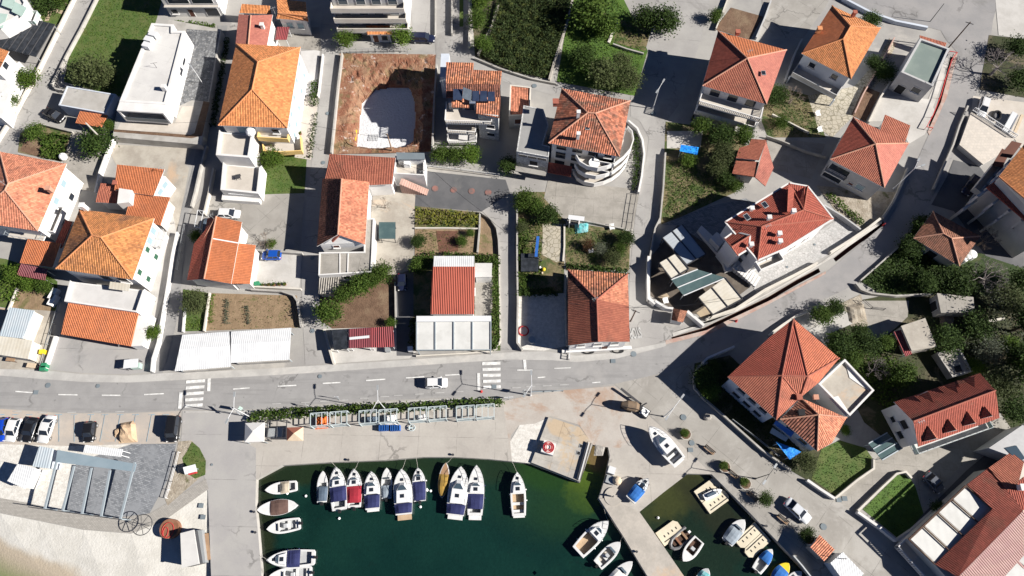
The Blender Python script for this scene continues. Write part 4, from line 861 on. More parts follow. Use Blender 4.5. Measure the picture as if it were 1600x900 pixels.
b = MB(); w = W((245, 106), 5.85); b.bar((w.x, w.y, 5.8), (w.x, w.y, 7.2), .05); b.bar((w.x - .6, w.y, 7.1), (w.x + .6, w.y + .2, 7.1), .04); b.build('antenna', 'metal_dark', h.root)
dk = WL([(262, 30), (346, 46), (315, 226), (176, 214), (186, 150), (258, 168)], 1.9); b = MB(); b.prism(dk, -.1, 1.9); tdk = b.build('raised_terrace', 'conc_wall', None, cen(dk)); tag(tdk, 'raised retaining terrace wrapping the white modern villa on its east side', 'terrace')
b = MB(); q = inset(WL([(290, 44), (345, 48), (326, 160), (300, 158), (278, 168)], 1.9), .2); b.face([(p.x, p.y, 1.915) for p in q][::-1]); b.build('stone_paving', 'crazy_shaded', tdk)
b = MB(); q = inset(WL([(190, 186), (272, 190), (284, 165), (306, 164), (298, 212), (180, 204)], 1.9), .2); b.face([(p.x, p.y, 1.92) for p in q][::-1]); b.build('floor', 'tan_floor', tdk)
b = MB(); q = WL([(318, 158), (328, 160), (316, 212), (300, 216), (178, 206), (178, 202), (298, 211), (304, 208)], 1.9); b.face([(p.x, p.y, 1.93) for p in q][::-1]); b.build('planting_bed', 'soil_brown', tdk)
h = House('garage', 'grey flat-roofed garage beside the black pickup', 'garage')
h.flat([(105, 135), (182, 148), (165, 178), (92, 165)], 3.1, 'roof_concrete', 'blue_grey_wall', .15, .25); h.door(2, .35, 2.2, 2.2, 'metal_dark')
canopy('tiled_canopy', 'small orange-tiled canopy leaning on the grey flat-roofed garage', 'canopy', [(125, 173.5), (168, 180), (158, 199), (118, 192)], 2.6, 'tile_orange_new', WH, [2.8, 2.8, 2.5, 2.5], .14)
# ---- north-west corner
h = House('terraced_house', 'white terraced building with glass balconies in the top left corner of the photo')
h.flat([(-40, -30), (20, -32), (42, 6), (34, 26), (0, 44), (-40, 50)], 5.5, 'roof_white', WH, .5, .3)
for p, z in (([(8, -14), (24, -2), (18, 14), (2, 8)], 6.2), ([(-6, 20), (12, 22), (4, 44), (-14, 44)], 5.9), ([(22, 2), (42, 12), (34, 26), (18, 18)], 6.2)): h.panel('glass_canopy', WL(p, z), 'green_glass', .06)
h.balcony(2, .1, .9, 3., 1.2, 'glass', rm='metal_white')
t = canopy('shade_net', 'black shade net on posts by the top left lane', 'canopy', [(30, 24), (86, 38), (56, 89), (-8, 72)], 2.7, 'net_black', 'galv', ribs=6)
h = House('white_house', 'white house with an orange verge tile roof at the far left above the lane')
h.pitched([(-70, 52), (14, 80), (-4, 114), (-85, 95)], 6.2, [(5, 97), (-76, 74)], 7.8, ['aSRb', 'cdSR'], 'tile_orange', gables=[('b', 'c', 'R')], cap='ridge_orange')
h.walls([W((14, 80), 6.2), W((30, 104), 3.), W((4, 186), 3.), W((-60, 170), 3.)], 3.3, WH, name='ground_floor'); h.win(1, .5, 5, glass='glass_dark')
# ---- top row
h = House('modern_house', 'white modern house with two big dark glazed openings, top edge of the photo')
pf = [W((268, 26)), W((351, 26)), W((351, 26)) + Vector((0, 13, 0)), W((268, 26)) + Vector((0, 13, 0))]; h.walls(pf, 6.6, WH); b = MB(); b.prism(inset(pf, .3), 6.58, 6.62); h.roof = b.build('roof', 'roof_white', h.root); h.ring(pf, 6.58, 7.1, .3, WH)
h.win(0, .3, 4.8, 4.2, 2.3, sill=False); h.win(0, .74, 4.8, 4.2, 2.3, sill=False); h.win(0, .82, 1.3, 2.6, 2.2, sill=False); h.door(0, .42); h.win(0, .12, 1.5, 1.2, 1.2)
h.balcony(0, 0, 1, 3.2, .5, None)
h = House('pink_roof_house', 'old faded pink tile-roofed house touching the north end of the big orange roof')
h.pitched([(373, 22), (426, 23), (417, 72), (368, 69)], 5.6, [(392, 24), (388, 70)], 6.5, ['bcSR', 'adSR'], 'tile_pink', cap='ridge_pale'); h.chimney((411, 43), 6.1, .9, .6)
h = House('gable_house', 'white gabled house with half-shaded orange roof beside the pink-roofed house')
h.pitched([(432, -2), (478, 3), (482, 33), (432, 29)], 4.6, [(434, 20), (480, 25)], 5.6, ['abSR', 'cdRS'], 'tile_orange', gables=[('b', 'c', 'S'), ('d', 'a', 'R')], cap='ridge_orange'); h.wins(2, (.3, .7), (2.6,), glass='shutter_grey')
canopy('canopy', 'small red metal canopy beside the pink-roofed house', 'canopy', [(433, 42), (452, 42), (448, 62), (430, 62)], 2.6, 'corr_rust')
h = House('annex', 'low orange-tiled outbuilding between the modern house and the pink-roofed house', 'annex'); h.pitched([(378, 6), (422, 9), (424, 22), (374, 20)], 3.6, [], 0, ['abcd'], 'tile_orange', zlist=[4.1, 4.1, 3.5, 3.5], cap=None)
h = House('apartment_building', 'grey-white apartment block with stacked balconies at the top centre edge', 'apartment building')
pf = [W((536, 55)), W((640, 55)), W((640, 55)) + Vector((0, 13, 0)), W((536, 55)) + Vector((0, 13, 0))]; h.walls(pf, 11.2, 'grey_wall'); b = MB(); b.prism(inset(pf, -.3), 11.2, 11.4); h.roof = b.build('roof', 'roof_concrete', h.root)
for z in (2.7, 5.4, 8.1):
    h.balcony(0, -.02, 1.02, z, 1.7, 'solid', 'grey_wall', 'cream_wall'); h.wins(0, (.15, .4, .62, .85), (z + 1.35,), w=1.7, h=2., glass='glass_blue', sill=False)
h.wins(0, (.2, .5, .8), (1.2,), w=1.3)
h = House('shed', 'orange-tiled garden hut under the grey-white apartment block', 'hut'); h.pitched([(572, 40), (609, 40), (613, 54), (574, 54)], 2.9, [], 0, ['abcd'], 'tile_orange', zlist=[3.4, 3.4, 2.7, 2.7], cap=None, wall='blue_grey_wall'); h.win(2, .3, 1.3); h.door(2, .75)
# ---- orange house with terraces
h = House('hip_roof_house', 'long bright orange hip-roofed house with white stepped terraces on its south side')
h.pitched([(369, 68), (469.5, 74), (449, 200), (341, 196)], 7.4, [(403, 97), (394, 140)], 10.2, ['abR', 'bcSR', 'cdS', 'daRS'], 'tile_orange', cap='ridge_orange')
h.wins(1, (.12, .34, .56, .78, .92), (5.6, 2.4), glass='shutter_grey', w=.9); h.wins(2, (.2,), (5.6,), glass='glass_dark'); h.wins(2, (.7,), (5.6, 2.6), glass='shutter_grey', w=2.2, h=2.1)
pA = WL([(345, 206), (398, 212), (392, 250), (340, 246)], 4.6); h.walls(pA, 4.58, WH, name='upper_terrace'); b = MB(); b.prism(inset(pA, .3), 4.57, 4.61); b.build('terrace_floor', 'tan_floor', h.root); h.ring(pA, 4.57, 5.4, .4, WH, openedges=(0,))
pB = WL([(351, 256), (411, 262), (406, 306), (347, 300)], 2.2); h.walls(pB, 2.18, WH, name='lower_terrace'); b = MB(); b.prism(inset(pB, .3), 2.17, 2.21); b.build('terrace_floor', 'tan_floor', h.root); h.ring(pB, 2.17, 3., .4, WH, openedges=(0,))
pC = WL([(348, 300), (406, 306), (405, 316), (346, 312)], 1.1); h.walls(pC, 1.1, WH, name='entry_step'); h.panel('porch_roof', WL([(358, 296), (398, 299), (397, 306), (357, 303)], 2.0), 'corr_white', .06)
for z, p in ((4.2, [(406, 209), (453, 214), (452, 222), (404, 219)]), (1.6, [(412, 228), (472, 216), (474, 240), (440, 242), (414, 240)])): h.slab(WL(p, z), z, 'solid', 'yellow_wall', 'yellow_wall', 'tan_floor', openedges=(0,))
b = MB(); w = W((389, 202), 7); b.ball((w.x, w.y, 6.2), .9); b.build('water_tank', 'plastic_white', h.root)
# ---- terracotta house with solar panels
h = House('solar_house', 'house with solar panels, terracotta roof and white stacked balconies north of the asphalt court')
o1 = [(697, 97), (740, 98), (740, 110), (784, 111), (781, 184), (744, 178), (744, 164), (698, 162)]; p = WL(o1, 8.0); h.walls(inset(p, .3), 7.9, 'stone_facing')
h.fp = inset(p, .3)
Z = lambda q, z: W(q, z)
h.roof = h.panel('roof', [Z((697, 97), 8.3), Z((740, 98), 8.3), Z((739, 131), 9.6), Z((697, 130), 9.6)], 'tile_canal', .2)
h.panel('roof', [Z((740, 109), 8.3), Z((784, 111), 8.3), Z((782, 132), 9.3), Z((739, 131), 9.3)], 'tile_canal', .2)
h.panel('roof', [Z((697, 131), 9.55), Z((782, 132), 9.25), Z((782, 152), 8.6), Z((697, 152), 8.6)], 'tile_darkold', .2)
h.panel('roof', [Z((744, 152), 8.6), Z((782, 152), 8.6), Z((780, 184), 7.8), Z((744, 177), 7.9)], 'tile_canal', .2); h.panel('roof', [Z((706, 152), 8.6), Z((733, 152), 8.6), Z((733, 168), 8.1), Z((706, 167), 8.1)], 'tile_canal', .2)
for p in ([(708, 139), (723, 139), (722, 156), (708, 156)], [(738, 142), (749, 142), (749, 158), (738, 158)], [(750, 142), (761, 142), (761, 158), (750, 158)], [(762, 143), (773, 143), (773, 158), (762, 158)]): h.panel('solar_panel', [Z(p[0], 9.9), Z(p[1], 9.9), Z(p[2], 9.2), Z(p[3], 9.2)], 'solar', .1)
h.panel('solar_panel', [Z((724, 136), 10.6), Z((737, 141), 10.6), Z((736, 158), 9.3), Z((722, 153), 9.3)], 'canvas_grey', .1)
b = MB(); w = W((738, 161), 8.6); b.tube([(w.x - .5, w.y, 8.9), (w.x + .6, w.y, 8.9)], .3); b.build('boiler_tank', 'steel', h.root)
w = W((695, 104), 6); b = MB(); b.box((w.x, w.y, 3.2), (1.6, 5.5, 6.4)); b.build('stair_wing', 'blue_grey_wall', h.root)
sA = WL([(698, 164), (770, 177), (768, 195), (696, 193)], 6.); h.slab(sA, 6., 'balusters', WH, WH, 'tan_floor', openedges=(0,))
h.slab(WL([(699, 190), (744, 192), (743, 211), (699, 208)], 3.3), 3.3, 'balusters', WH, WH, 'tan_floor', openedges=(0,), posts=True)
h.slab(WL([(700, 210), (745, 212), (744, 226), (700, 225)], .9), .9, 'balusters', WH, WH, 'white_floor', openedges=(0,))
h.wins(4, (.4,), (4.4, 1.8), w=1.4, h=1., glass='glass_dark'); h.wins(6, (.3, .7), (4.7, 7.), w=1.8, h=2., glass='glass_blue', sill=False)
# ---- stone farmhouse
h = House('old_house', 'old L-shaped house with a faded red wing and a long wing, one slope coloured shaded')
h.pitched([(504, 279), (577, 284), (570.5, 382), (495, 385)], 4.8, [(534, 279), (528, 366.5)], 7.2, ['adSR', 'bcSR'], ['tile_darkold', 'tile_salmon'], mats=[0, 1], cap='ridge_pale', gables=[('c', 'd', 'S')])  # west slope coloured darker, as the slope away from the sun
h.pitched([(515, 240.5), (618, 246.5), (613, 287.5), (570, 290), (536, 282), (508, 279)], 4.6, [(543, 271)], 5.6, ['abcdR', 'aRef', 'Rde'], 'tile_red', cap='ridge_pale', zlist=[6.8, 6.8, 4.6, 4.6, 4.9, 4.6])
h.fp = inset(WL([(504, 279), (577, 284), (570.5, 382), (495, 385)], 4.8), .45); h.win(2, .65, 3.6, 1., .9, 'shutter_brown')
b = MB(); b.bar(W((530, 366), 7.0), W((519, 377), 6.), .5, .2); b.build('gable_trim', 'ridge_red', h.root)
h = House('flat_roof_extension', 'weathered grey flat-roofed extension at the south gable of the old L-shaped house', 'extension')
h.flat([(499, 395), (569, 394), (569, 342), (585, 342), (581, 426), (498, 431)], 3.0, 'concrete_old', WH, .25, .22); h.win(4, .5, 1.6, 1.2, 1.2)
b = MB(); b.bar(W((544, 396), 3.1), W((543, 426), 3.1), .16, .12); b.bar(W((531, 396), 3.1), W((531, 428), 3.1), .16, .12); b.build('roof_kerb', WH, h.root)
h = House('shed', 'grey corrugated lean-to below the weathered flat-roofed extension', 'shed'); h.flat([(500, 435), (529, 434), (527, 458), (499, 458)], 2.0, 'corr_grey', 'conc_wall', 0)
h = House('stair_house', 'narrow white terraced house with outside stair and slate-grey roof strip by the asphalt court')
h.flat([(619, 246), (664, 247), (664, 278), (616, 275)], 3.4, 'tan_floor', WH, .9, .22); h.panel('roof', [W((619, 238), 5.9), W((663, 239), 5.9), W((664, 249), 5.6), W((620, 249), 5.6)], 'roof_slate', .2)
h.walls(WL([(621, 241), (662, 242), (662, 248), (621, 248)], 5.5), 5.5, WH, name='upper_floor')
b = MB(); A, B = W((628, 280), 3.2), W((666, 296), .3)
for i in range(12):
    q = A + (B - A) * (i / 11); b.box((q.x, q.y - .5, q.z / 2), (.55, 1.3, q.z), -.25)
b.build('stair', 'pink_wall', h.root)
w = W((637, 259), 3.5); b = MB(); b.box((w.x, w.y, 4.1), (1.1, .9, 1.2)); b.build('roof_box', 'plastic_white', h.root)
# ---- red corrugated bungalow
h = House('bungalow', 'bungalow with a red corrugated roof between hedges and a white louvred pergola')
h.pitched([(676, 416.5), (742, 416.5), (741, 491), (673, 491)], 4.1, [], 0, ['abcd'], 'corr_red', zlist=[4.6, 4.6, 4., 4.], cap=None, over=.25); h.win(1, .4, 2.2); h.door(1, .7)
canopy('canopy', 'white corrugated canopy on the north edge of the red corrugated roof', 'canopy', [(678, 400), (741, 400), (741, 417), (677, 417)], 3.4, 'corr_white', zs=[3.2, 3.2, 3.9, 3.9])
h = House('extension', 'small flat white extension by the hedge east of the red corrugated roof', 'extension'); h.flat([(743, 412), (768, 412), (767, 432), (743, 432)], 2.9, 'roof_white', WH, 0)
def pergola(name, label, corners, n, z, sheet='awning_white', frame='metal_grey', head=.14, along=True, zs=None, group=None, gap=.06):
    p = [W(q, z if zs is None else zs[i]) for i, q in enumerate(corners)]; c = cen(p); t = thing(name, label, 'pergola', (c.x, c.y, 0), 0, group)
    L = lambda u, v: (p[0] * (1 - u) + p[1] * u) * (1 - v) + (p[3] * (1 - u) + p[2] * u) * v
    for i in range(n):
        u0, u1 = i / n + gap / n * .5, (i + 1) / n - gap / n * .5
        b = MB(); q = [L(u0, head), L(u1, head), L(u1, 1), L(u0, 1)]; b.roof(q); dn = Vector((0, 0, -.06))
        for a_ in range(4): b.face([q[a_], q[(a_ + 1) % 4], q[(a_ + 1) % 4] + dn, q[a_] + dn])
        w_ = (q[1] - q[0]).length; l_ = (q[3] - q[0]).length; b.uv[0] = [(0, 0), (0, w_), (l_, w_), (l_, 0)] if len(b.uv[0]) == 4 else b.uv[0]
        b.build('awning', sheet, t)
    b = MB(); up = Vector((0, 0, .08))
    for i in range(n + 1): b.bar(L(i / n, 0) + up * .5, L(i / n, 1) + up * .5, .17, .2)
    b.bar(L(0, 1), L(1, 1), .14, .16); b.build('frame', frame, t)
    if head > .02:
        b = MB(); q = [L(0, 0), L(1, 0), L(1, head), L(0, head)]; b.prism([(a_.x, a_.y) for a_ in q], z + .1, z + .25); b.build('header', 'metal_white', t)
    for u, v in ((.01, .02), (.99, .02), (.01, .98), (.99, .98)):
        b = MB(); q = L(u, v); b.bar((q.x, q.y, -.1), (q.x, q.y, q.z - .1), .14); b.build('post', frame, t)
    return t
pergola('pergola', 'white four-panel louvred pergola by the road in front of the red corrugated bungalow', [(651, 494.5), (767, 494), (767, 546.5), (651, 547)], 4, 3.1, head=.17)
# ---- half-replaced roof house by the road
h = House('patched_roof_house', 'house by the road junction with a half old, half new red tiled roof')
h.pitched([(887, 421), (981, 428), (982.5, 478), (984, 534), (887.5, 540), (887.5, 470)], 5.0, [(932.5, 468), (935, 534)], 7.2, ['abR', 'afR', 'feSR', 'bcR', 'cdSR'], ['tile_darkold', 'tile_red', 'tile_salmon', 'tile_canal'], mats=[3, 0, 1, 2, 1], cap='ridge_red', gables=[('d', 'e', 'S')], over=.4)
h.wins(3, (.2, .5, .8), (3.4,)); h.door(3, .35); b = MB(); q = WL([(878, 547), (986, 541), (987, 546), (878, 552)], .15); b.prism(q, 0, .5); b.build('front_step', WH, h.root)
# ---- round balcony house
h = House('round_balcony_house', 'old red hip-roofed house with three curved white balconies at the bend of the east lane')
h.pitched([(877.5, 138), (985, 157.5), (968, 245), (857, 223.5)], 8.6, [(918.5, 176), (930, 177)], 11., ['abSR', 'bcS', 'cdRS', 'daR'], 'tile_old', cap='ridge_pale', over=.6)
h.chimney((903, 215), 9.8, 1.3, .5); h.chimney((903, 182), 10.6, 1.4, .5); h.chimney((868, 162), 9.6, .7, .9, 'ridge_red'); h.skylight((918, 199), 10.0)
arc = [(899, 246), (905, 257), (917, 264), (933, 267), (948, 264), (962, 258), (974, 249), (984, 237), (989.5, 222), (987, 209), (979.5, 201), (966, 240)]
base = WL(arc, 6.0)
for z in (6.0, 3.2, .5): h.slab([(q.x, q.y, z) for q in base], z, 'solid', WH, WH, 'tan_floor', openedges=(11, 10)); 
h.wins(2, (.35, .6, .85), (7.4, 4.6, 1.8), w=1.8, h=2., glass='glass_dark', sill=False); h.wins(2, (.12,), (7.4, 4.6), glass='glass_dark')
for z in (6.0, 3.2): h.balcony(2, .0, .32, z, 1.3)
h.panel('tiled_awning', [W((857, 253), 3.4), W((894, 260), 3.4), W((892, 276), 2.7), W((855, 269), 2.7)], 'tile_red_dark', .15)
b = MB(); w = W((929, 253), 7); b.cyl((w.x, w.y, 6.0), .08, .7); b.cyl((w.x, w.y, 6.7), 1., .06, 20); o = b.build('terrace_table', 'plastic_white', h.root)
h = House('flat_roof_house', 'grey concrete flat-roofed annex with stone front west of the round-balcony house', 'annex')
h.flat([(818, 165), (849, 171), (857, 196), (848, 226), (859, 229), (857, 246), (807, 237)], 6.0, 'roof_grey', 'stone_facing', .12, .2); h.wins(5, (.2, .5, .8), (5.1,), w=1.6, h=.7, sill=False); h.win(5, .45, 3.3, 1.5, 1.4, 'void_dark')
h.panel('canopy_slab', WL([(806, 259), (854, 268), (852, 275), (805, 267)], 2.6), 'concrete', .2)
h = House('roof_terrace_block', 'small block with an orange-pink weathered flat tile roof beside the solar panel house', 'outbuilding'); h.flat([(797, 133), (830, 137), (827, 181), (795, 182)], 3.8, 'tile_salmon', 'cream_wall', .2, .25); h.win(2, .5, 2.2, 1.6, 1.5, 'shutter_brown')
# ---- north-east
h = House('balcony_house', 'big red pyramid-roofed house with two long white balconies in shade, upper right')
h.pitched([(1122, 48.5), (1229, 78), (1198, 163), (1097.5, 134)], 7.6, [(1167.5, 91)], 10.6, ['abR', 'bcR', 'cdR', 'daR'], ['tile_red', 'tile_pink', 'tile_red_dark', 'tile_orange_new'], mats=[3, 1, 0, 2], cap='ridge_pale'); h.skylight((1193, 114), 9.5, tilt=0)  # slope colours follow the sun: east one as lit, west one as shaded
b = MB(); h.chimney((1152, 52), 8., .5, .7, 'ridge_red')
for z in (5.0, 2.2): h.balcony(2, -.02, 1.0, z, 2.6, 'balusters' if z > 3 else 'solid', WH, WH, 'tan_floor', posts=True); h.wins(2, (.2, .5, .8), (z + 1.2,), w=1.8, h=2., sill=False)
h = House('hip_roof_house', 'bright orange hip-roofed house with blue-grey south wall, upper right')
h.pitched([(1300, 9), (1376, 44), (1330, 123.5), (1252.5, 83.5)], 6.2, [(1329, 41), (1317.5, 61)], 8.6, ['abR', 'bcSR', 'cdS', 'daRS'], ['tile_orange', 'tile_orange_new'], mats=[0, 0, 0, 1], cap='ridge_orange', wall='blue_grey_wall'); h.chimney((1333, 24), 7.4, .9, .6, 'ridge_red'); h.chimney((1279, 48), 7., .7, .7, 'ridge_orange')
h.balcony(2, 0, 1., 2.2, 2.6, 'solid', 'blue_grey_wall', 'grey_wall', 'tan_floor', posts=True); h.wins(2, (.25, .75), (4.4,), w=1.2, h=1.2)
h = House('flat_roof_house', 'small house with a grey-green flat roof and raised rim beside the hill road')
h.flat([(1436, 62), (1482, 78), (1455.5, 137), (1406, 115)], 4.6, 'roof_green', 'grey_wall', .45, .4); h.wins(2, (.3,), (2.6,), w=1.6); h.door(2, .7, 1.6, 2.2, 'void_dark'); h.slab(WL([(1400, 121), (1447, 142), (1444, 149), (1396, 128)], 2.), 2., None, WH, WH, 'white_floor')
canopy('tiled_canopy', 'little red-tiled canopy behind the grey-green flat roof by the power pole', 'canopy', [(1437, 55), (1479, 67), (1476, 76), (1438, 63)], 2.6, 'tile_red', WH, th=.12)
h = House('hip_roof_house', 'red pyramid-roofed house with dark louvred doors beside the hill road')
h.pitched([(1333, 183), (1420, 224), (1382, 293.5), (1297, 249)], 5.8, [(1368, 225)], 8.2, ['abR', 'bcR', 'cdR', 'daR'], ['tile_red', 'tile_pink', 'tile_red_dark'], mats=[0, 1, 0, 2], cap='ridge_pale', wall='grey_wall')  # east slope tinted as sunlit, west slope as shaded
h.win(2, .78, 3.9, 3.6, 1.7, 'glass_dark'); h.win(2, .8, 1.4, 3.4, 2., 'glass_dark'); h.win(2, .45, 2., .8, .6, 'shutter_brown'); h.win(2, .28, 2.4, 1.4, 1.2, 'shutter_grey'); h.balcony(2, .6, 1., 2.8, .8, 'bars', rm='metal_dark')
h = House('annex', 'low red-tiled porch roof at the north-east corner of the red pyramid-roofed house', 'annex'); h.pitched([(1383, 179), (1422.5, 196), (1415, 221), (1375, 204)], 2.9, [], 0, ['abcd'], 'tile_red', zlist=[3.2, 3.2, 2.7, 2.7], cap=None, wall=WH)
h = House('cottage', 'small red-tiled cottage with a step in its roof beside the blue tarpaulin garden', 'cottage')
h.pitched([(1174, 217), (1198, 218.5), (1186, 250), (1150, 247), (1155, 231), (1168, 232)], 4., [], 0, ['abcdef'], 'tile_red', zlist=[3.6, 4.2, 4.2, 3.4, 3.4, 3.4], cap=None)
h.panel('lower_roof', [W((1150, 251), 3.1), W((1186, 253), 3.7), W((1180, 276.5), 3.7), W((1144, 271), 3.1)], 'tile_red', .18); b = MB(); b.prism(inset(WL([(1150, 251), (1186, 253), (1180, 276), (1144, 271)], 3.), .3), 0, 3.); b.build('low_wing', 'grey_wall', h.root); h.panel('side_roof', [W((1197, 220), 4.2), W((1209, 262), 3.2), W((1196, 291), 3.2), W((1180, 277), 3.8)], 'tile_pink', .15)
# ---- new red roof villa
h = House('red_roof_villa', 'red-roofed white villa with skylights and paved forecourt above the curving road', 'villa')
h.pitched([(1133, 347), (1233, 286), (1262, 291), (1302, 342), (1228, 388), (1184, 407)], 7.4, [(1190, 354), (1256, 328)], 9.2, ['abSR', 'bcS', 'cdS', 'deRS', 'efR', 'faR'], 'tile_red_dark', cap='ridge_red', over=.3, verge=WH)
h.pitched([(1147, 362), (1170, 389), (1153, 399.5), (1132, 373)], 7.2, [(1172, 368), (1143, 386)], 8.4, ['aRSd', 'bRSc', 'cdS'], 'tile_red_dark', cap='ridge_red', over=.3, verge=WH)
h.panel('cross_roof', [W((1232, 287), 8.7), W((1244, 300), 7.9), W((1243, 331), 8.7), W((1230, 331), 9.3)], 'tile_red_dark', .1); h.panel('cross_roof', [W((1244, 300), 7.9), W((1257, 292), 8.7), W((1256, 329), 9.3), W((1243, 331), 8.7)], 'tile_red_dark', .1)
for p, z in (((1195, 320), 8.25), ((1167, 339), 8.25)): h.skylight(p, z + .2, .9, 1.2, rz=R(30))
for p, z in (((1201, 341), 9.3), ((1174, 327), 7.9), ((1173, 383), 8.4), ((1217, 366), 9.), ((1218, 378), 8.6), ((1239, 331), 10.)): h.chimney(p, z, .5, .55)
h.fp = inset(WL([(1133, 347), (1233, 286), (1262, 291), (1302, 342), (1228, 388), (1184, 407)], 7.4), .3)
h.wins(3, (.3, .6), (5.6, 2.6), w=1.2); h.balcony(4, .05, .95, 4.6, 1.6, 'solid'); h.wins(4, (.3, .7), (5.8, 2.4), w=1.6, h=2.); h.wins(5, (.3, .7), (5.6, 2.6), w=1.2)
b = MB(); b.prism(WL([(1096, 352), (1142, 395), (1150, 420), (1134, 424), (1128, 404), (1090, 360)], .9), 0, .9); b.build('terrace_wall', WH, h.root)
b = MB(); b.prism(WL([(1120, 362), (1135, 374), (1124, 386), (1110, 372)], 2.4), 0, 2.4); b.build('outbuilding', WH, h.root)
b = MB(); 
for i in range(9): 
    q = W((1150 + i * 4.2, 412 + i * 3.3), 1.2); b.box((q.x, q.y, .7), (.5, 2.2, 1.4 - i * .12), R(-35))
b.build('garden_stair', WH, h.root)
for k_, (cs, n, sh, z) in enumerate([([(1035, 372), (1066, 351), (1103, 397), (1073, 414)], 2, 'awning_grey', 2.9), ([(1030, 411), (1056, 396), (1076, 420), (1049, 436)], 2, 'awning_cream', 2.9), ([(1091, 465), (1133, 434), (1160, 467), (1114, 492)], 2, 'awning_cream', 2.9)]):
    p4 = [cs[0], cs[1], cs[2], cs[3]]
    pergola('car_park_canopy', ['long grey two-panel parking canopy nearest the small garden lane, in the villa shade', 'short pale two-panel parking canopy at the western corner of the car park', 'pale cream two-panel canopy of the car park nearest the road'][k_], p4, n, z, sh, 'metal_dark', 0.0)
canopy('glass_canopy', 'dark teal glass-roofed canopy with white glazing bars between the cream parking canopies', 'canopy', [(1049, 437), (1068, 462), (1134, 434), (1090, 421)], 2.8, 'teal_glass', ribs=2, back='metal_white')
# ---- hill pavilion and arcade block
h = House('pavilion', 'brown-tiled hip-roofed pavilion at the edge of the dark meadow', 'pavilion')
h.pitched([(1458, 330), (1532, 369), (1499, 416), (1427, 372)], 3.4, [(1474, 365), (1487, 372.5)], 5.0, ['abSR', 'bcS', 'cdRS', 'daR'], 'tile_brown', cap='ridge_pale', over=.7, wall='cream_wall'); h.door(2, .5, 1.6, 2.2, 'void_dark')
h = House('arcade_building', 'tall apartment block with orange roof and brown awnings at the right edge', 'apartment building')
h.pitched([(1600, 226), (1700, 300), (1650, 370), (1560.5, 276)], 10.4, [(1640, 262), (1610, 318)], 12.4, ['abR', 'bcSR', 'cdS', 'daRS'], 'tile_orange', cap='ridge_orange', wall='cream_wall')
h.wins(3, (.2, .5, .8), (8.2, 5.2, 2.2), w=1.6, h=1.8)
h.panel('awning', [W((1581, 220), 8.6), W((1597, 224), 8.6), W((1580, 247), 8.), W((1562, 244), 8.)], 'shutter_brown'); h.panel('awning', [W((1566, 232), 6.), W((1578, 238), 6.), W((1566, 262), 5.4), W((1550, 258), 5.4)], 'shutter_brown')
h.balcony(3, .0, .95, 4., 1.5, 'solid', 'cream_wall', 'cream_wall')
A, B, d, n = h.edge(2); 
for p in ((1506, 327), (1538, 331), (1558, 344), (1582, 357), (1606, 372)):
    b = MB(); q = W(p, 3.); b.box((q.x, q.y, 2.4), (3.4, .4, 4.8), R(212)); b.build('fin', 'cream_wall', h.root)
for p in ((1528, 307), (1552, 318), (1576, 330), (1596, 345)): b = MB(); q = W(p, 6.2); b.box((q.x, q.y, 6.2), (2.6, .4, 2.6), R(212)); b.build('fin', 'cream_wall', h.root)
h.panel('lower_roof', [W((1541, 292), 8.2), W((1556, 282), 8.4), W((1640, 345), 8.4), W((1622, 362), 8.2)], 'tile_red_dark', .2)
h = House('terrace_block', 'low block with a beige roof terrace and white railing next to the parked white car', 'terrace')
h.flat([(1518, 176), (1584, 217), (1557, 243), (1536, 256), (1500, 226)], 1.2, 'beige_pavers', 'grey_wall', 0); 
e = WL([(1519, 173), (1585, 216)], 1.25); b = MB(); A, B = e; ns = 26
for i in range(ns + 1): q = A + (B - A) * (i / ns); b.bar(q, q + Vector((0, 0, 1)), .07)
b.bar(A + Vector((0, 0, 1)), B + Vector((0, 0, 1)), .12); b.bar(A + Vector((0, 0, .2)), B + Vector((0, 0, .2)), .12); b.build('railing', 'metal_white', h.root)
# ---- south-east
h = House('hip_roof_house', 'largest red-roofed house between curving road and quay street, blue awnings below it')
h.pitched([(1240, 498), (1311.5, 559.5), (1278, 599), (1250, 622), (1213, 656), (1137, 589), (1201, 528)], 6.4, [(1262, 588), (1222, 587)], 8.8, ['abR', 'bcR', 'aRS', 'aSg', 'gSf', 'Rcd', 'RdS', 'Sde', 'Sef'], ['tile_red_lit', 'tile_red', 'tile_red_dark'], mats=[0, 0, 2, 2, 2, 1, 1, 1, 1], cap='ridge_red', over=.5, wall='blue_grey_wall')  # east slopes in a sunlit red, north-west slopes in a shaded red
h.chimney((1246, 622), 6.6, .8, .7, 'ridge_red'); h.wins(4, (.2, .45, .7), (4.8, 1.8), w=1.4)
h.pitched([(1252, 622), (1323, 652.5), (1300, 692), (1277, 705), (1219, 655)], 5.0, [(1279, 648)], 6.6, ['abR', 'bcdR', 'deaR'], ['tile_salmon', 'tile_darkold'], mats=[0, 0, 1], cap='ridge_pale', over=.35, wall=WH); h.chimney((1251, 645), 5.9, .4, .8, 'void_dark'); h.chimney((1274, 621), 5.8, .3, .6, 'ridge_pale')  # west face in dark tile to carry its shade
h.fp = inset(WL([(1252, 622), (1323, 652.5), (1300, 692), (1277, 705), (1219, 655)], 5.0), .35); h.wins(3, (.3, .7), (3.4,), w=1.4)
pt = WL([(1277, 601), (1318, 562), (1364, 611), (1326, 651)], 4.4); h.walls(pt, 4.38, WH, name='terrace_block'); b = MB(); b.prism(inset(pt, .3), 4.37, 4.41); b.build('terrace_floor', 'concrete_dirty', h.root); h.ring(pt, 4.37, 4.9, .3, WH)
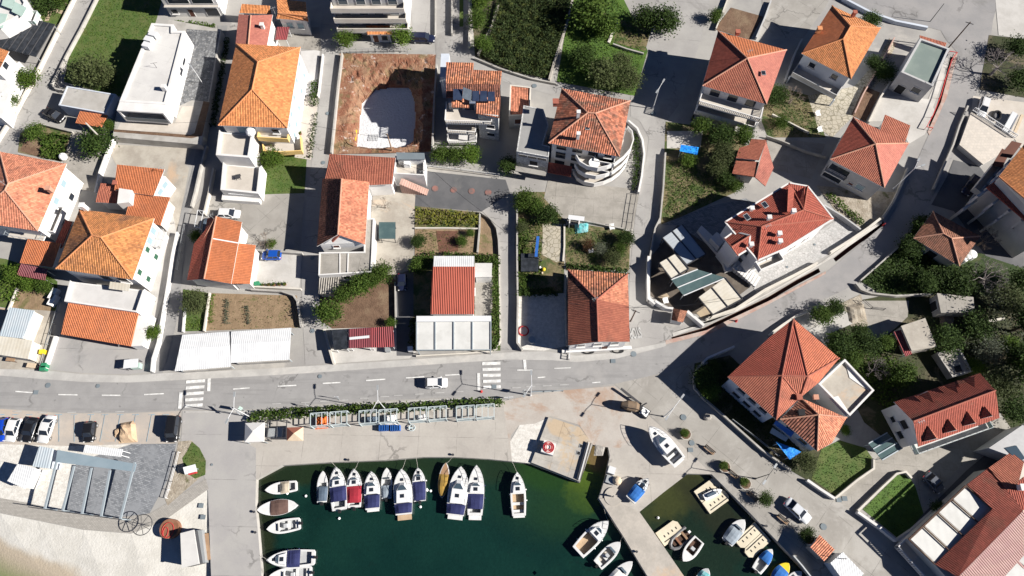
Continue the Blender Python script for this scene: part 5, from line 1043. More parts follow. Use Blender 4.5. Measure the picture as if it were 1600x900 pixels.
b = MB(); q = WL([(1322, 568), (1334, 580), (1352, 600), (1362, 612), (1345, 602), (1328, 590)], 4.6); b.prism(q, 4.41, 4.5); q = WL([(1296, 622), (1310, 618), (1330, 648), (1322, 650)], 4.6); b.prism(q, 4.41, 4.48); b.build('whitewash', WH, h.root)
h.panel('awning', [W((1213, 657), 4.4), W((1241, 676), 4.4), W((1236, 683), 3.8), W((1209, 662), 3.8)], 'plastic_blue'); h.panel('awning', [W((1207, 668), 3.), W((1232, 684), 3.), W((1228, 690), 2.6), W((1203, 676), 2.6)], 'awning_grey')
canopy('tarpaulin', 'blue tarpaulin canopy below the blue awnings beside the quay street wall', 'tarpaulin', [(1212, 690), (1240, 700), (1252, 706), (1234, 718)], 2.4, 'tarp_blue')
h = House('dormer_house', 'long red gabled house with a row of dormers and a green glass balcony, lower right')
NW_, NE_, R1, R2, SE_, SW_ = (1397, 628), (1531, 583), (1427, 658.5), (1555.5, 610), (1562, 653), (1435, 698)
h.pitched([NW_, NE_, SE_, SW_], 5.4, [R1, R2], 8.4, ['abSR', 'cdRS'], ['tile_red_dimmed', 'tile_red_dark'], mats=[0, 1], cap='ridge_red', gables=[('d', 'a', 'R'), ('b', 'c', 'S')], over=.45)  # both reds dimmed for the darker right side, north slope most
h.win(3, .5, 4.2, 1.4, 1.6, 'void_dark'); h.win(3, .3, 1.8, 1.2, 1.4); h.win(3, .7, 2., .9, 1.2)
def dormer(pk, pl, pr, zk, ze_):                            # peak on the roof, two front feet
    k_, l, r = W(pk, zk), W(pl, ze_), W(pr, ze_); m = (l + r) / 2; f = Vector((m.x, m.y, zk - .05)); b = MB(); b.roof([k_, l, f]); b.roof([k_, r, f]); o = b.build('dormer', 'tile_red', h.root)
    b = MB(); b.face([l, r, f]); b.face([l, r, r - Vector((0, 0, 1.)), l - Vector((0, 0, 1.))]); b.build('dormer_front', WH, o)
for pk, pl, pr in (((1450, 665), (1443, 690), (1467, 685)), ((1481, 654), (1474, 677), (1497, 672)), ((1511, 642), (1504, 666), (1526, 661)), ((1538, 634), (1531, 655), (1552, 650))): dormer(pk, pl, pr, 7.5, 6.0)
for pk, pl, pr in (((1459, 629), (1435, 618), (1449, 611)), ((1497, 615), (1475, 603), (1491, 597)), ((1523, 606), (1506, 594), (1521, 588))): dormer(pk, pl, pr, 7.5, 6.0)
h.balcony(2, .02, 1.0, 2.9, 1.5, 'glass', WH, 'metal_teal', 'white_floor'); h.wins(2, (.15, .38, .62, .85), (4.2,), w=1.2, h=1.9, sill=False)
canopy('glass_canopy', 'green glass lean-to canopy at the west gable of the dormer house', 'canopy', [(1357, 693), (1378, 719), (1410, 700), (1386, 676)], 2.4, 'teal_glass', 'metal_grey', ribs=3, back='metal_grey')
h = House('large_house', 'very large house with pink roof slope and inset white roof panels, bottom right corner')
zz = 6.8
h.walls(WL([(1424, 842), (1544, 733), (1620, 720), (1720, 800), (1560, 990)], 3.6), 3.55, 'cream_wall')
h.roof = h.panel('roof', [W((1511, 757), 3.8), W((1545, 731), 3.8), W((1599, 797), 5.2), W((1497, 901), 5.2), (W((1461, 882), 3.8)), W((1551, 795), 4.5)], 'tile_red_dimmed', .2)  # roof red dimmed for the darker right side
h.panel('roof', [W((1599, 798), 5.2), W((1640, 850), 4.4), W((1540, 960), 4.4), W((1497, 902), 5.2)], 'corr_pink', .2)
h.panel('roof', [W((1545, 731), 4.), W((1580, 706), 4.), W((1600, 722), 4.4), W((1590, 760), 4.8), W((1574, 766), 4.6)], 'tile_red', .2); h.panel('roof', [W((1574, 766), 4.6), W((1600, 745), 4.6), W((1620, 790), 4.8), W((1599, 797), 5.1)], 'tile_red_dark', .2)
h.chimney((1594, 762), 4.9, .8, .8)
pg = [(1420, 843), (1509, 759), (1550, 794), (1461, 882)]; L = lambda u, v: (Vector(pg[0]) * (1 - u) + Vector(pg[1]) * u) * (1 - v) + (Vector(pg[3]) * (1 - u) + Vector(pg[2]) * u) * v
for i in range(4): h.panel('roof_awning', WL([L(i / 4 + .02, .03), L((i + 1) / 4 - .02, .03), L((i + 1) / 4 - .02, .92), L(i / 4 + .02, .92)], 3.6), 'awning_white', .02)
b = MB()
for i in range(5): b.bar(W(L(i / 4, 0), 3.8), W(L(i / 4, 1), 3.8), .14, .2)
b.bar(W(L(0, 0), 3.8), W(L(1, 0), 3.8), .25, .25); b.build('roof_frame', 'wood_dark', h.root)
pg = [(1536, 915), (1602, 845), (1640, 880), (1580, 950)]
for i in range(3): h.panel('roof_awning', WL([L(i / 3 + .02, 0), L((i + 1) / 3 - .03, 0), L((i + 1) / 3 - .03, 1), L(i / 3 + .02, 1)], 4.6), 'awning_white', .1)
h.balcony(4, 0, 1, 1.2, 1.8, 'balusters', WH, WH); 
b = MB(); q = WL([(1545, 700), (1598, 664), (1640, 690), (1600, 720)], 4.); b.prism(q, 0, 4.); b.build('north_wing', 'grey_wall', h.root); h.panel('wing_glass', WL([(1570, 700), (1588, 696), (1602, 716), (1592, 722)], 4.1), 'glass_blue', .05)
# ---- sheds, ruins and kiosks
h = House('brick_hut', 'small red-tiled hut with stone walls standing on the quay near the white corrugated container', 'hut'); h.pitched([(1281, 836), (1304, 858.5), (1288, 877), (1266, 855)], 2.9, [], 0, ['abcd'], 'tile_salmon', zlist=[2.9, 2.9, 2.6, 2.6], cap=None, wall='stone_wall', over=.2); h.door(3, .5, .9, 2.)
h = House('container', 'white corrugated container cabin beside the small red-tiled hut on the quay', 'cabin'); h.flat([(1317, 864), (1348, 896), (1328, 920), (1299, 880)], 2.7, 'corr_white', 'metal_white', 0)
h = House('hut', 'beige flat concrete-roofed hut in the thicket with red canopy beside it', 'hut'); h.flat([(1409, 510), (1445, 498), (1462, 541), (1425, 547)], 3., 'concrete_dirty', 'cream_wall', 0); h.door(3, .5)
canopy('canopy', 'red striped canopy beside the beige concrete-roofed hut', 'canopy', [(1397, 518), (1409, 515), (1425, 553), (1415, 557)], 2.4, 'corr_rust', 'metal_grey')
h = House('ruin', 'roofless grey concrete ruin with a black hole among dark trees, right side', 'ruin'); h.flat([(1462, 552), (1498, 545), (1518, 581), (1487, 590)], 1.4, 'concrete_old', 'conc_wall', .3, .3)
h.panel('hole', WL([(1490, 573), (1500, 570), (1504, 580), (1494, 582)], 1.46), 'void_dark', .01)
h = House('bunker', 'grey slab-roofed concrete bunker above the dirt turnaround', 'bunker'); h.flat([(1465, 459), (1520, 465), (1522, 487), (1471, 488)], 2.6, 'concrete_old', 'conc_wall', 0); h.door(3, .5, 1.6, 1.9, 'void_dark')
h = House('gate_kiosk', 'tiny tiled gatehouse by the villa car park entrance', 'kiosk'); h.pitched([(1052, 482), (1074, 486), (1067, 504), (1049, 500)], 2., [(1063, 484), (1058, 502)], 2.6, ['adSR', 'bcSR'], 'tile_brown', cap=None, over=.15, gables=[('c', 'd', 'S')])
h = House('gable_house', 'orange house with a stepped side roof beside the alley, white car behind it')
h.pitched([(303, 381), (316, 379), (324, 341), (338, 338), (378, 347), (361, 443.5), (319, 436), (292, 438)], 3.4, [], 0, ['defg', 'abcdgh'], ['tile_orange_new', 'tile_red_dark'], mats=[0, 1], zlist=[3.6, 4.0, 4.0, 5.2, 4.4, 4.2, 5.2, 3.2], cap='ridge_pale')  # shade of the west slope put into its dark red tile
h.panel('east_roof', [W((373, 380), 4.1), W((399, 383), 3.4), W((390, 443), 3.4), W((361, 443), 4.1)], 'tile_orange_new', .18); b = MB(); b.prism(inset(WL([(366, 380), (399, 383), (390, 443), (361, 443)], 3.3), .3), 0, 3.3); b.build('east_wing', WH, h.root)
b = MB(); b.bar(W((333, 373), 5.2), W((373, 380), 4.35), .2, .15); b.build('roof_joint', WH, h.root)
for lab, pl in (('white corrugated market roof at the road, western one of the pair', [(285, 523), (358, 518), (361, 573), (273, 580)]), ('white corrugated market roof at the road, eastern one of the pair', [(361, 518), (455, 512), (452, 562), (361, 567)])):
    a, b_, c, d = pl; m1 = ((a[0] * .6 + d[0] * .4), a[1] * .6 + d[1] * .4); m2 = (b_[0] * .6 + c[0] * .4, b_[1] * .6 + c[1] * .4)
    h = House('market_roof', lab, 'shelter', 'white market roofs'); E = [W(a, 2.7), W(b_, 2.7), W(c, 2.6), W(d, 2.6)]; h.at(cen(E))
    h.panel('roof_slope', [W(a, 2.7), W(b_, 2.7), W(m2, 3.2), W(m1, 3.2)], 'corr_white', .05); h.panel('roof_slope', [W(m1, 3.2), W(m2, 3.2), W(c, 2.6), W(d, 2.6)], 'corr_white', .05)
    for q in inset(E, .4): b = MB(); b.bar((q.x, q.y, 0), (q.x, q.y, 2.6), .12); b.build('post', 'metal_grey', h.root)
    b = MB(); e = inset(E, .5); b.bar((e[2].x, e[2].y, .5), (e[3].x, e[3].y, .5), .4, 1.); b.build('counter', 'conc_wall', h.root)
canopy('carport', 'carport half of faded maroon sheet with a white stripe by the road', 'carport', [(545, 514), (578, 512), (578, 543), (545, 544)], 2.5, 'corr_maroon')
canopy('carport', 'carport half of bright red corrugated sheet by the road', 'carport', [(578.5, 512), (614, 510), (616, 542), (578.5, 543)], 2.5, 'corr_rust')
b = MB(); b.bar(W((546, 529), 2.6), W((577, 526), 2.6), .45, .05); o = b.build('roof_strip', 'metal_white'); tag(o, 'white strip lying across the faded maroon carport roof', 'roof strip')
h = House('shed', 'pale blue corrugated shed roof at the left edge above the road', 'shed'); h.flat([(15, 481), (52, 486), (35, 528), (0, 524)], 2.8, 'corr_blue', 'cream_wall', 0)
h = House('shed', 'cream sheet roof with rust stains at the left edge beside the road', 'shed'); h.flat([(-10, 524), (50, 533), (43, 560), (-10, 552)], 2.6, 'awning_cream', 'cream_wall', 0)
h = House('beach_hut', 'white corrugated beach hut with a bright awning front, left of the slate terrace', 'hut'); h.flat([(28, 726), (54, 732), (38, 762), (13, 751)], 2.7, 'corr_white', WH, 0); h.panel('awning', [W((54, 732), 2.7), W((64, 738), 2.3), (W((52, 764), 2.3)), W((38, 762), 2.7)], 'awning_white')
h = House('beach_hut', 'blue-grey flat box hut between the parked cars and the slate terrace', 'hut'); h.flat([(62, 698), (82, 702), (76, 731), (52, 728)], 2.8, 'corr_blue', 'blue_grey_wall', 0)
canopy('canopy', 'white corrugated canopy behind the long grey terrace roof', 'canopy', [(133, 695), (192, 702), (189, 714), (130, 707)], 2.8, 'corr_white')
t = thing('terrace_pergola', 'long blue-grey metal roof with open slanting beams over the slate terrace by the beach', 'pergola', W((150, 760)), 0)
p = [W((90, 703), 3.2), W((213, 725), 3.2), W((210, 737), 3.2), W((87, 722), 3.2)]; b = MB(); b.prism([(q.x, q.y) for q in p], 3.1, 3.25); b.build('roof', 'roof_slate_blue', t)
for a, c in (((88, 722), (70, 795)), ((116, 728), (98, 798)), ((143, 731), (128, 803)), ((172, 735), (158, 807)), ((211, 722), (188, 811))):
    b = MB(); b.bar(W(a, 3.15), W(c, 3.0), .3, .25); b.build('beam', 'metal_grey', t); b = MB(); q = W(c, 3.); b.bar((q.x, q.y, 0), (q.x, q.y, 2.9), .18); b.build('post', 'metal_grey', t)
b = MB(); b.bar(W((44, 792), 2.9), W((190, 812), 2.9), .12); b.build('tie_beam', 'metal_dark', t)
h = House('beach_cabin', 'white-roofed beach cabin with grey counters on the sand beside the concrete mole', 'cabin'); h.flat([(283, 834), (302, 829), (310, 880), (285, 886)], 2.6, 'roof_white', 'metal_dark', 0, z0=-1.)
b = MB(); b.prism(WL([(304, 829), (315, 828), (321, 879), (311, 880)], 1.), -.6, 1.); b.build('counter', 'galv', h.root); b = MB(); b.prism(WL([(318, 834), (325, 833), (329, 874), (322, 876)], .1), -.5, .12); b.build('deck', 'wood_mid', h.root)
# aerials on the roofs
for o in [o for o in COL.objects if o.get('category') in ('house', 'villa') and o.type == 'EMPTY'][::2]:
    rf = [c for c in o.children if c.name.startswith('roof')]
    if not rf: continue
    v = max((q.co for q in rf[0].data.vertices), key=lambda q: q.z); p = Vector(v) + o.location; b = MB(); x, y, z = p.x + rnd.uniform(-.6, .6), p.y + rnd.uniform(-.6, .6), p.z - .2
    b.bar((x, y, z), (x, y, z + 1.7), .05); b.bar((x - .5, y - .2, z + 1.6), (x + .5, y + .2, z + 1.6), .04); [b.bar((x + d - .1, y + .3 + d * .4, z + 1.6), (x + d + .1, y - .3 + d * .4, z + 1.6), .03) for d in (-.4, 0, .4)]; b.build('aerial', 'galv', o)
# ================================================================== walls, fences, hedges of the plots
def wall(name, label, pts, h, t, mt, cat='wall', z0=-.1, cap=None, group=None, closed=False):
    p = WL(pts, h); p = [Vector((q.x, q.y, 0)) for q in p]
    if closed: p.append(p[0])
    o = None; b = MB(); n = len(p); L, Rr = [], []
    for i, q in enumerate(p):
        d1 = (q - p[i - 1]).normalized() if i else (p[1] - q).normalized(); d2 = (p[i + 1] - q).normalized() if i < n - 1 else d1
        m = (d1 + d2).normalized(); nr = Vector((-m.y, m.x, 0)); k_ = 1 / max(.5, nr.dot(Vector((-d1.y, d1.x, 0)))); L.append(q + nr * t / 2 * k_); Rr.append(q - nr * t / 2 * k_)
    b.prism(L + Rr[::-1], z0, h)
    o = b.build(name, mt, None, (p[0].x, p[0].y, 0)); return tag(o, label, cat, group)
def fence(label, pts, h, mt='galv', step=1.6, name='fence', cat='fence', mesh=None, base=None):
    p = [W(q, h) for q in pts]; t = thing(name, label, cat, (p[0].x, p[0].y, 0)); r = MB(); po = MB(); n = 0
    for A, B in zip(p, p[1:]):
        L = (B - A).length; ns = max(1, int(L / step))
        for z in (h, h * .55): r.bar((A.x, A.y, z), (B.x, B.y, z), .06)
        for i in range(ns + 1): q = A + (B - A) * (i / ns); po.bar((q.x, q.y, -.1), (q.x, q.y, h + .05), .07)
    r.build('rail', mt, t); po.build('fence_posts', mt, t)
    if base:
        b = MB()
        for A, B in zip(p, p[1:]): b.bar((A.x, A.y, .15), (B.x, B.y, .15), .25, .5)
        b.build('plinth', base, t)
    return t
for w_ in [
 ('long cream wall along the north-west side of the far left lane', [(122, -20), (60, 105), (20, 178), (-20, 240)], .9, .35, 'cream_wall'),
 ('pale stone wall between the far left lane and the big back lawn', [(158, -20), (128, 40), (104, 84), (84, 124), (80, 131), (86, 138), (99, 141)], .8, .3, 'conc_wall'),
 ('low kerb wall of the bare round soil bed by the far left lane', [(64, 193), (106, 204), (112, 205)], .7, .25, 'conc_wall'),
 ('short wall below the herb garden beside the red hip-roofed house', [(28, 240), (58, 247), (96, 254)], .7, .25, 'conc_wall'),
 ('white garden wall running down from the villa terrace past the white gable house', [(176, 216), (166, 238), (155, 268), (148, 300)], 1.2, .3, 'white_wall'),
 ('grey wall dividing the olive yard from its lower patio', [(118, 235), (150, 240), (160, 243)], .6, .25, 'conc_wall'),
 ('white wall along the alley east of the big orange hip-roofed house', [(276, 362), (268, 400), (262, 440), (252, 500), (246, 535), (238, 560), (236, 580)], 1.1, .3, 'white_wall'),
 ('grey wall between the alley and the parking court', [(322, 226), (311, 268), (304, 300), (298, 322)], 1.0, .3, 'conc_wall'),
 ('cream wall piece at the north corner of the parking court', [(333, 262), (326, 300), (318, 334)], 1.0, .3, 'cream_wall'),
 ('white wall along the planted strip west of the long orange house', [(338, 50), (330, 110), (318, 165)], .9, .25, 'grey_wall'),
 ('pale wall between lawn strip and vegetable garden', [(327, 457), (322, 490), (318, 517)], .7, .25, 'cream_wall'),
 ('white wall at the alley edge of the lawn strip', [(288, 480), (285, 518)], .7, .25, 'white_wall'),
 ('curved grey wall between the vegetable garden and the middle lane', [(392, 452), (440, 455), (458, 461), (464, 470), (467, 490), (470, 510)], .9, .28, 'conc_wall'),
 ('wall separating the blue car court from the parking court', [(390, 390), (440, 393), (472, 395)], .9, .3, 'conc_wall'),
 ('low wall at the foot of the blue car court', [(388, 447), (470, 451)], .7, .3, 'cream_wall'),
 ('long pale wall along the building pit and the middle lane', [(534, 82), (528, 130), (521, 200), (517, 238)], 1.0, .3, 'conc_wall'),
 ('retaining wall between the building pit and the solar panel house', [(682, 100), (678, 160), (675, 236)], 1.6, .3, 'conc_wall'),
 ('pale wall between the middle lane and the maroon carport yard', [(506, 514), (513, 540), (521, 567)], 1.0, .35, 'cream_wall'),
 ('thin wall between the garden soil and the dark driveway', [(617, 440), (618, 512)], .8, .2, 'conc_wall'),
 ('white curb wall around the hedge corner of the white pergola', [(780, 400), (781, 480), (782, 532), (776, 544), (765, 549), (726, 552), (650, 556)], .5, .25, 'cream_wall'),
 ('curved stone wall around the triangular tan plot', [(751, 331), (766, 341), (776, 356), (779, 375), (780, 398)], .7, .25, 'conc_wall'),
 ('thin path wall dividing the tilled plots from the shrub bed', [(648, 356), (700, 356), (748, 357)], .4, .25, 'cream_wall'),
 ('straight grey wall between tilled plots and triangular tan plot', [(750, 333), (749, 360), (746, 394)], .5, .3, 'conc_wall'),
 ('white wall around the white gravel drive with the red hose', [(808, 300), (808, 400), (809, 470), (808, 535), (816, 546)], 1.0, .3, 'conc_wall'),
 ('tall grey wall west of the patched-roof house', [(884, 424), (884, 470), (886, 540)], 1.4, .25, 'conc_wall'),
 ('pale path wall between the play garden and the flower lawn', [(882, 350), (882, 385), (880, 408)], .4, .3, 'cream_wall'),
 ('pale block wall between the concrete court and the flower lawn', [(886, 340), (920, 346), (975, 357)], .7, .25, 'conc_wall'),
 ('bright curved white wall around the round-balcony house at the lane bend', [(982, 188), (996, 200), (1004, 218), (1007, 240), (1003, 275), (998, 300)], .9, .35, 'white_wall'),
 ('old stone wall between the dark grove and the bright orchard grass', [(896, -10), (888, 30), (878, 60), (866, 96), (858, 124)], .9, .4, 'stone_wall'),
 ('dry stone wall on the north-west edge of the dark grove', [(780, 4), (768, 40), (752, 74), (747, 84)], .8, .4, 'stone_wall'),
 ('low kerb wall along the lane south of the dark grove', [(742, 90), (780, 106), (830, 122), (860, 128), (870, 130)], .6, .3, 'conc_wall'),
 ('stone wall below the orchard grass with the small garden', [(958, 68), (980, 76), (1006, 83)], .6, .3, 'conc_wall'),
 ('short pale walk wall beside the orchard tree', [(965, 32), (957, 52), (951, 66)], .5, .5, 'cream_wall'),
 ('long wall along the orchard garden side of the east lane', [(1040, 238), (1037, 290), (1032, 340), (1024, 356), (1016, 400), (1014, 470)], 1.0, .28, 'conc_wall'),
 ('yellowish wall beside the brown bed at the top', [(1140, -10), (1128, 22), (1119, 44)], .8, .25, 'cream_wall'),
 ('long white wall east of the brown bed', [(1205, 0), (1195, 28), (1182, 58)], .8, .3, 'grey_wall'),
 ('white slanting wall between the two bright houses at upper right', [(1254, 60), (1244, 80), (1232, 112), (1228, 124)], 1.2, .3, 'grey_wall'),
 ('thin rusty wall between the flagstone walk and the dry strip', [(1398, 58), (1382, 90), (1366, 118), (1350, 145), (1336, 176)], .9, .2, 'pink_wall'),
 ('low cream wall stepping across the hill garden', [(1207, 178), (1236, 192), (1265, 207)], .6, .25, 'cream_wall'),
 ('wall above the grey slab in front of the villa', [(1198, 212), (1222, 220), (1262, 236), (1292, 244)], .8, .2, 'conc_wall'),
 ('grey forecourt wall between the villa paving and its neighbour', [(1288, 320), (1318, 338), (1345, 358)], 1.1, .3, 'grey_wall'),
 ('long pale boundary wall of the villa along the curving road', [(1104, 498), (1150, 482), (1196, 452), (1240, 430), (1278, 410)], .9, .35, 'cream_wall'),
 ('upper pale boundary wall of the villa along the curving road', [(1298, 394), (1330, 374), (1358, 355), (1376, 341)], .9, .4, 'cream_wall'),
 ('weathered wall along the hill road below the pyramid-roofed house', [(1380, 340), (1396, 316), (1408, 290), (1420, 262)], .9, .35, 'conc_wall'),
 ('white notched wall of the car park at the small garden lane', [(1014, 400), (1013, 440), (1014, 466), (1024, 474)], 1.2, .5, 'white_wall'),
 ('white gate wall piece beside the tiny gatehouse', [(1024, 470), (1040, 480), (1052, 482)], 1.3, .4, 'white_wall'),
 ('white slanting gate wall at the car park entrance by the road', [(1074, 486), (1086, 496), (1100, 508)], 1.3, .5, 'white_wall'),
 ('kerb wall along the hill road beside the parked white car', [(1513, 165), (1500, 195), (1490, 226), (1475, 260), (1460, 294)], .8, .3, 'conc_wall'),
 ('long grey wall around the dark meadow above the dirt turnaround', [(1338, 442), (1346, 452), (1362, 458), (1400, 462), (1458, 459)], .8, .3, 'conc_wall'),
 ('road wall beside the dark meadow', [(1345, 438), (1375, 412), (1404, 386)], .6, .25, 'conc_wall'),
 ('curved wall round the dark front garden of the largest red house', [(1106, 566), (1092, 572), (1085, 586), (1086, 606), (1100, 622), (1122, 641), (1152, 668), (1190, 702), (1236, 734)], .8, .3, 'conc_wall'),
 ('white wall at the road corner of the largest red house', [(1099, 566), (1106, 559), (1148, 541)], 1.3, .35, 'white_wall'),
 ('white wall at the north tip of the largest red house', [(1203, 522), (1222, 508), (1243, 494), (1262, 487)], .9, .3, 'cream_wall'),
 ('white wall along the street side of the sunny villa lawn', [(1262, 750), (1282, 764), (1305, 779)], .9, .4, 'white_wall'),
 ('pale wall between the sunny villa lawn and the concrete driveway', [(1306, 778), (1340, 750), (1366, 732), (1366, 716)], .7, .3, 'cream_wall'),
 ('white wall along the street side of the shaded villa lawn', [(1341, 800), (1378, 826), (1402, 845)], 1.0, .4, 'white_wall'),
 ('pale curved wall between the driveway and the shaded villa lawn', [(1341, 798), (1372, 768), (1402, 740), (1416, 737), (1425, 747)], .7, .3, 'cream_wall'),
 ('grey wall between the big bottom right house and the shaded lawn', [(1404, 844), (1430, 826), (1462, 798)], 1.1, .4, 'grey_wall'),
 ('wall fragment in the thicket right of the bunker', [(1544, 502), (1570, 497)], .6, .4, 'cream_wall'),
 ('pale retaining wall of the bright court by the hill road', [(1358, 190), (1376, 152), (1398, 118)], 1., .3, 'cream_wall'),
 ('white low wall between white yard and middle lane', [(504, 84), (498, 140), (496, 150)], .8, .25, 'white_wall'),
 ('grey wall along the top lane beside the pale forecourt', [(680, -20), (680, 30), (680, 56)], .7, .2, 'conc_wall'),
 ('dark-topped wall beside the narrow lane at the top', [(706, -20), (706, 52)], .9, .3, 'conc_wall'),
 ('pale wall between the grass strip path and the grove trees', [(733, -20), (733, 48), (733, 72)], .8, .3, 'cream_wall'),
 ('grey wall of the upper road beside the bright orange house', [(1318, -4), (1360, 18), (1400, 32), (1450, 42)], .9, .5, 'blue_grey_wall'),
 ('white corner wall of the seaside planter bed by the kiosk', [(388, 656), (430, 652), (470, 650)], .35, .3, 'cream_wall'),
 ('cream planter edge along the boat rack hedge', [(470, 651), (560, 645), (660, 640), (784, 632)], .4, .3, 'cream_wall'),
 ('low wall between the sheds yard and the dry bed at the left edge', [(12, 484), (26, 450)], .6, .25, 'cream_wall'),
 ('white garden wall strip between the sheds and the forecourt', [(86, 525), (76, 555), (68, 578)], .8, .45, 'white_wall'),
]: wall('garden_wall', *w_)
fence('thin rail fence on posts between the left sheds and the white garden wall', [(92, 470), (76, 520), (62, 570)], 1.0, 'galv')
fence('white railing along the asphalt court below the solar panel house', [(668, 258), (720, 264), (780, 272)], 1.0, 'metal_white', 2.1, base='cream_wall')
fence('grey mesh fence between the garden hut and the building pit', [(537, 78), (585, 76), (636, 75)], 1.2, 'galv', 1.2)
fence('thin fence beside the alley along the parking court', [(287, 350), (275, 420)], 1.0, 'galv')
fence('thin white wire fence above the quay street beside the dark front garden', [(1145, 655), (1186, 686), (1218, 712)], 1.1, 'galv', 2.)
fence('pedestrian guard rail beside the road sign bollards', [(830, 612), (850, 611), (880, 610)], .8, 'metal_grey', 1.2, 'guard_rail', 'railing')
fence('wire fence between the concrete court and the east lane', [(995, 300), (990, 330), (986, 358)], 1.1, 'metal_dark', 1.5)
fence('black gate rail at the dirt turnaround by the white figure', [(1350, 468), (1364, 480), (1384, 482)], 1., 'metal_dark')

# ================================================================== vehicles
def car(label, front, rear, colour, kind='hatch', width=1.78, z=.06, roofm=None, cat='car', name='parked_car'):
    a, c = W(front, z), W(rear, z); L = (a - c).length; m = (a + c) / 2; rz = math.atan2(a.y - c.y, a.x - c.x)
    t = thing(name, label, cat, (m.x, m.y, z), rz); w = width / 2
    H = {'hatch': (.92, 1.46), 'sedan': (.92, 1.42), 'suv': (1.02, 1.66), 'van': (1.1, 1.9), 'pickup': (1.05, 1.7)}[kind]
    # body: lofted sections along the length
    st = [(-.5, .80, .55, .72), (-.485, .9, .5, .86), (-.42, .98, .48, .95), (-.25, 1, .48, .98), (0, 1, .48, .98), (.2, 1, .48, .97), (.36, .97, .48, .9), (.45, .9, .48, .82), (.495, .74, .52, .7), (.5, .62, .55, .62)]
    b = MB(); rings = []
    for f, k_, zl, zt in st:
        x = f * L; y = w * k_; zt *= H[0]; zl_ = .24 if abs(f) < .48 else .34
        rings.append([Vector((x, -y * .9, zl_)), Vector((x, -y, .5)), Vector((x, -y * .985, zt * .8)), Vector((x, -y * .86, zt)), Vector((x, -y * .4, zt + .035)), Vector((x, y * .4, zt + .035)), Vector((x, y * .86, zt)), Vector((x, y * .985, zt * .8)), Vector((x, y, .5)), Vector((x, y * .9, zl_))])
    for A, B in zip(rings, rings[1:]):
        for i in range(9): b.face([A[i], A[i + 1], B[i + 1], B[i]][::-1])
        b.face([A[9], A[0], B[0], B[9]][::-1])
    b.face(rings[0]); b.face(rings[-1][::-1]); bo = b.build('body', colour, t, smooth=True, weld=True)
    zb = H[0] * .97; zt = H[1]
    xr, xf = {'hatch': ((-.47, -.36), (.26, .07)), 'sedan': ((-.36, -.2), (.24, .08)), 'suv': ((-.48, -.4), (.27, .12)), 'van': ((-.49, -.45), (.33, .2)), 'pickup': ((-.12, -.06), (.27, .13))}[kind]
    yb, yt = w * .88, w * .7
    B4 = [Vector((xr[0] * L, -yb, zb)), Vector((xf[0] * L, -yb, zb)), Vector((xf[0] * L, yb, zb)), Vector((xr[0] * L, yb, zb))]
    T4 = [Vector((xr[1] * L, -yt, zt)), Vector((xf[1] * L, -yt, zt)), Vector((xf[1] * L, yt, zt)), Vector((xr[1] * L, yt, zt))]
    wl = Matrix.Identity(3)
    q = MB(); q.face([B4[1], B4[2], T4[2], T4[1]]); q.build('windscreen', 'glass_dark', t)
    q = MB(); q.face([B4[3], B4[0], T4[0], T4[3]]); q.build('rear_window', 'glass_dark', t)
    for s_ in (0, 1):
        q = MB(); q.face([B4[0], B4[1], T4[1], T4[0]] if s_ == 0 else [B4[2], B4[3], T4[3], T4[2]]); q.build('side_window', 'glass_dark', t)
    q = MB(); up = Vector((0, 0, .05)); mid = [p * 1.0 for p in T4]; cr = [Vector((p.x * .96, p.y * .8, p.z + .05)) for p in T4]
    for i in range(4): q.face([T4[i], T4[(i + 1) % 4], cr[(i + 1) % 4], cr[i]])
    q.face(cr); ro = q.build('roof', roofm or colour, t)
    q = MB()
    for i in range(4): q.bar(B4[i], T4[i], .09)
    q.bar((B4[0] + B4[1]) / 2, (T4[0] + T4[1]) / 2, .07); q.bar((B4[2] + B4[3]) / 2, (T4[2] + T4[3]) / 2, .07)
    for i in range(4): q.bar(T4[i], T4[(i + 1) % 4], .08)
    q.build('pillars', colour, t)
    for fx in (-.31, .31):
        for s_ in (-1, 1):
            q = MB(); c_ = Vector((fx * L, s_ * w * .96, .32)); q.tube([c_ - Vector((0, s_ * .2, 0)), c_ + Vector((0, s_ * .03, 0))], .32, 14); wo = q.build('wheel', 'tyre', t)
            q = MB(); q.tube([c_ + Vector((0, s_ * .02, 0)), c_ + Vector((0, s_ * .045, 0))], .2, 10); q.build('rim', 'steel', wo)
    for s_ in (-1, 1):
        q = MB(); q.box((L * .47, s_ * w * .66, H[0] * .72), (L * .045, w * .34, .13), s_ * -.35); q.build('headlight', 'lamp_lens', t)
        q = MB(); q.box((-L * .487, s_ * w * .7, H[0] * .78), (.1, w * .28, .16)); q.build('tail_light', 'tail_red', t)
        q = MB(); q.box((xf[0] * L * .86, s_ * (w * 1.04), zb + .08), (.14, .24, .14)); q.build('wing_mirror', colour, t)
    if kind == 'pickup':
        q = MB(); q.box((-.3 * L, 0, H[0] * .99), (L * .33, w * 1.45, .04)); q.build('load_bed', 'plastic_black', t)
    return t
car('white hatchback driving on the main road left of the eastern zebra crossing', (700, 599), (664.5, 600.5), 'car_white')
car('cobalt blue hatchback at the left edge of the seaside parking row', (4, 691), (10, 654), 'car_cobalt', width=1.8)
car('white hatchback with a black windscreen between the blue and the black parked cars', (18, 691), (31, 654), 'car_white', width=1.85)
car('glossy black saloon parked between the two white cars', (44, 692), (58, 653), 'car_black', 'sedan', 1.9)
car('white saloon at the right end of the group of four seaside cars', (69, 693), (84, 650), 'car_white', 'sedan', 1.9)
car('lone black hatchback parked before the grey terrace roof', (141, 692), (146, 660), 'car_black', 'hatch', 1.8)
car('dark blue-black van parked at the corner bay beside the grassy verge', (271, 692), (277, 652), 'car_black', 'van', 1.95)
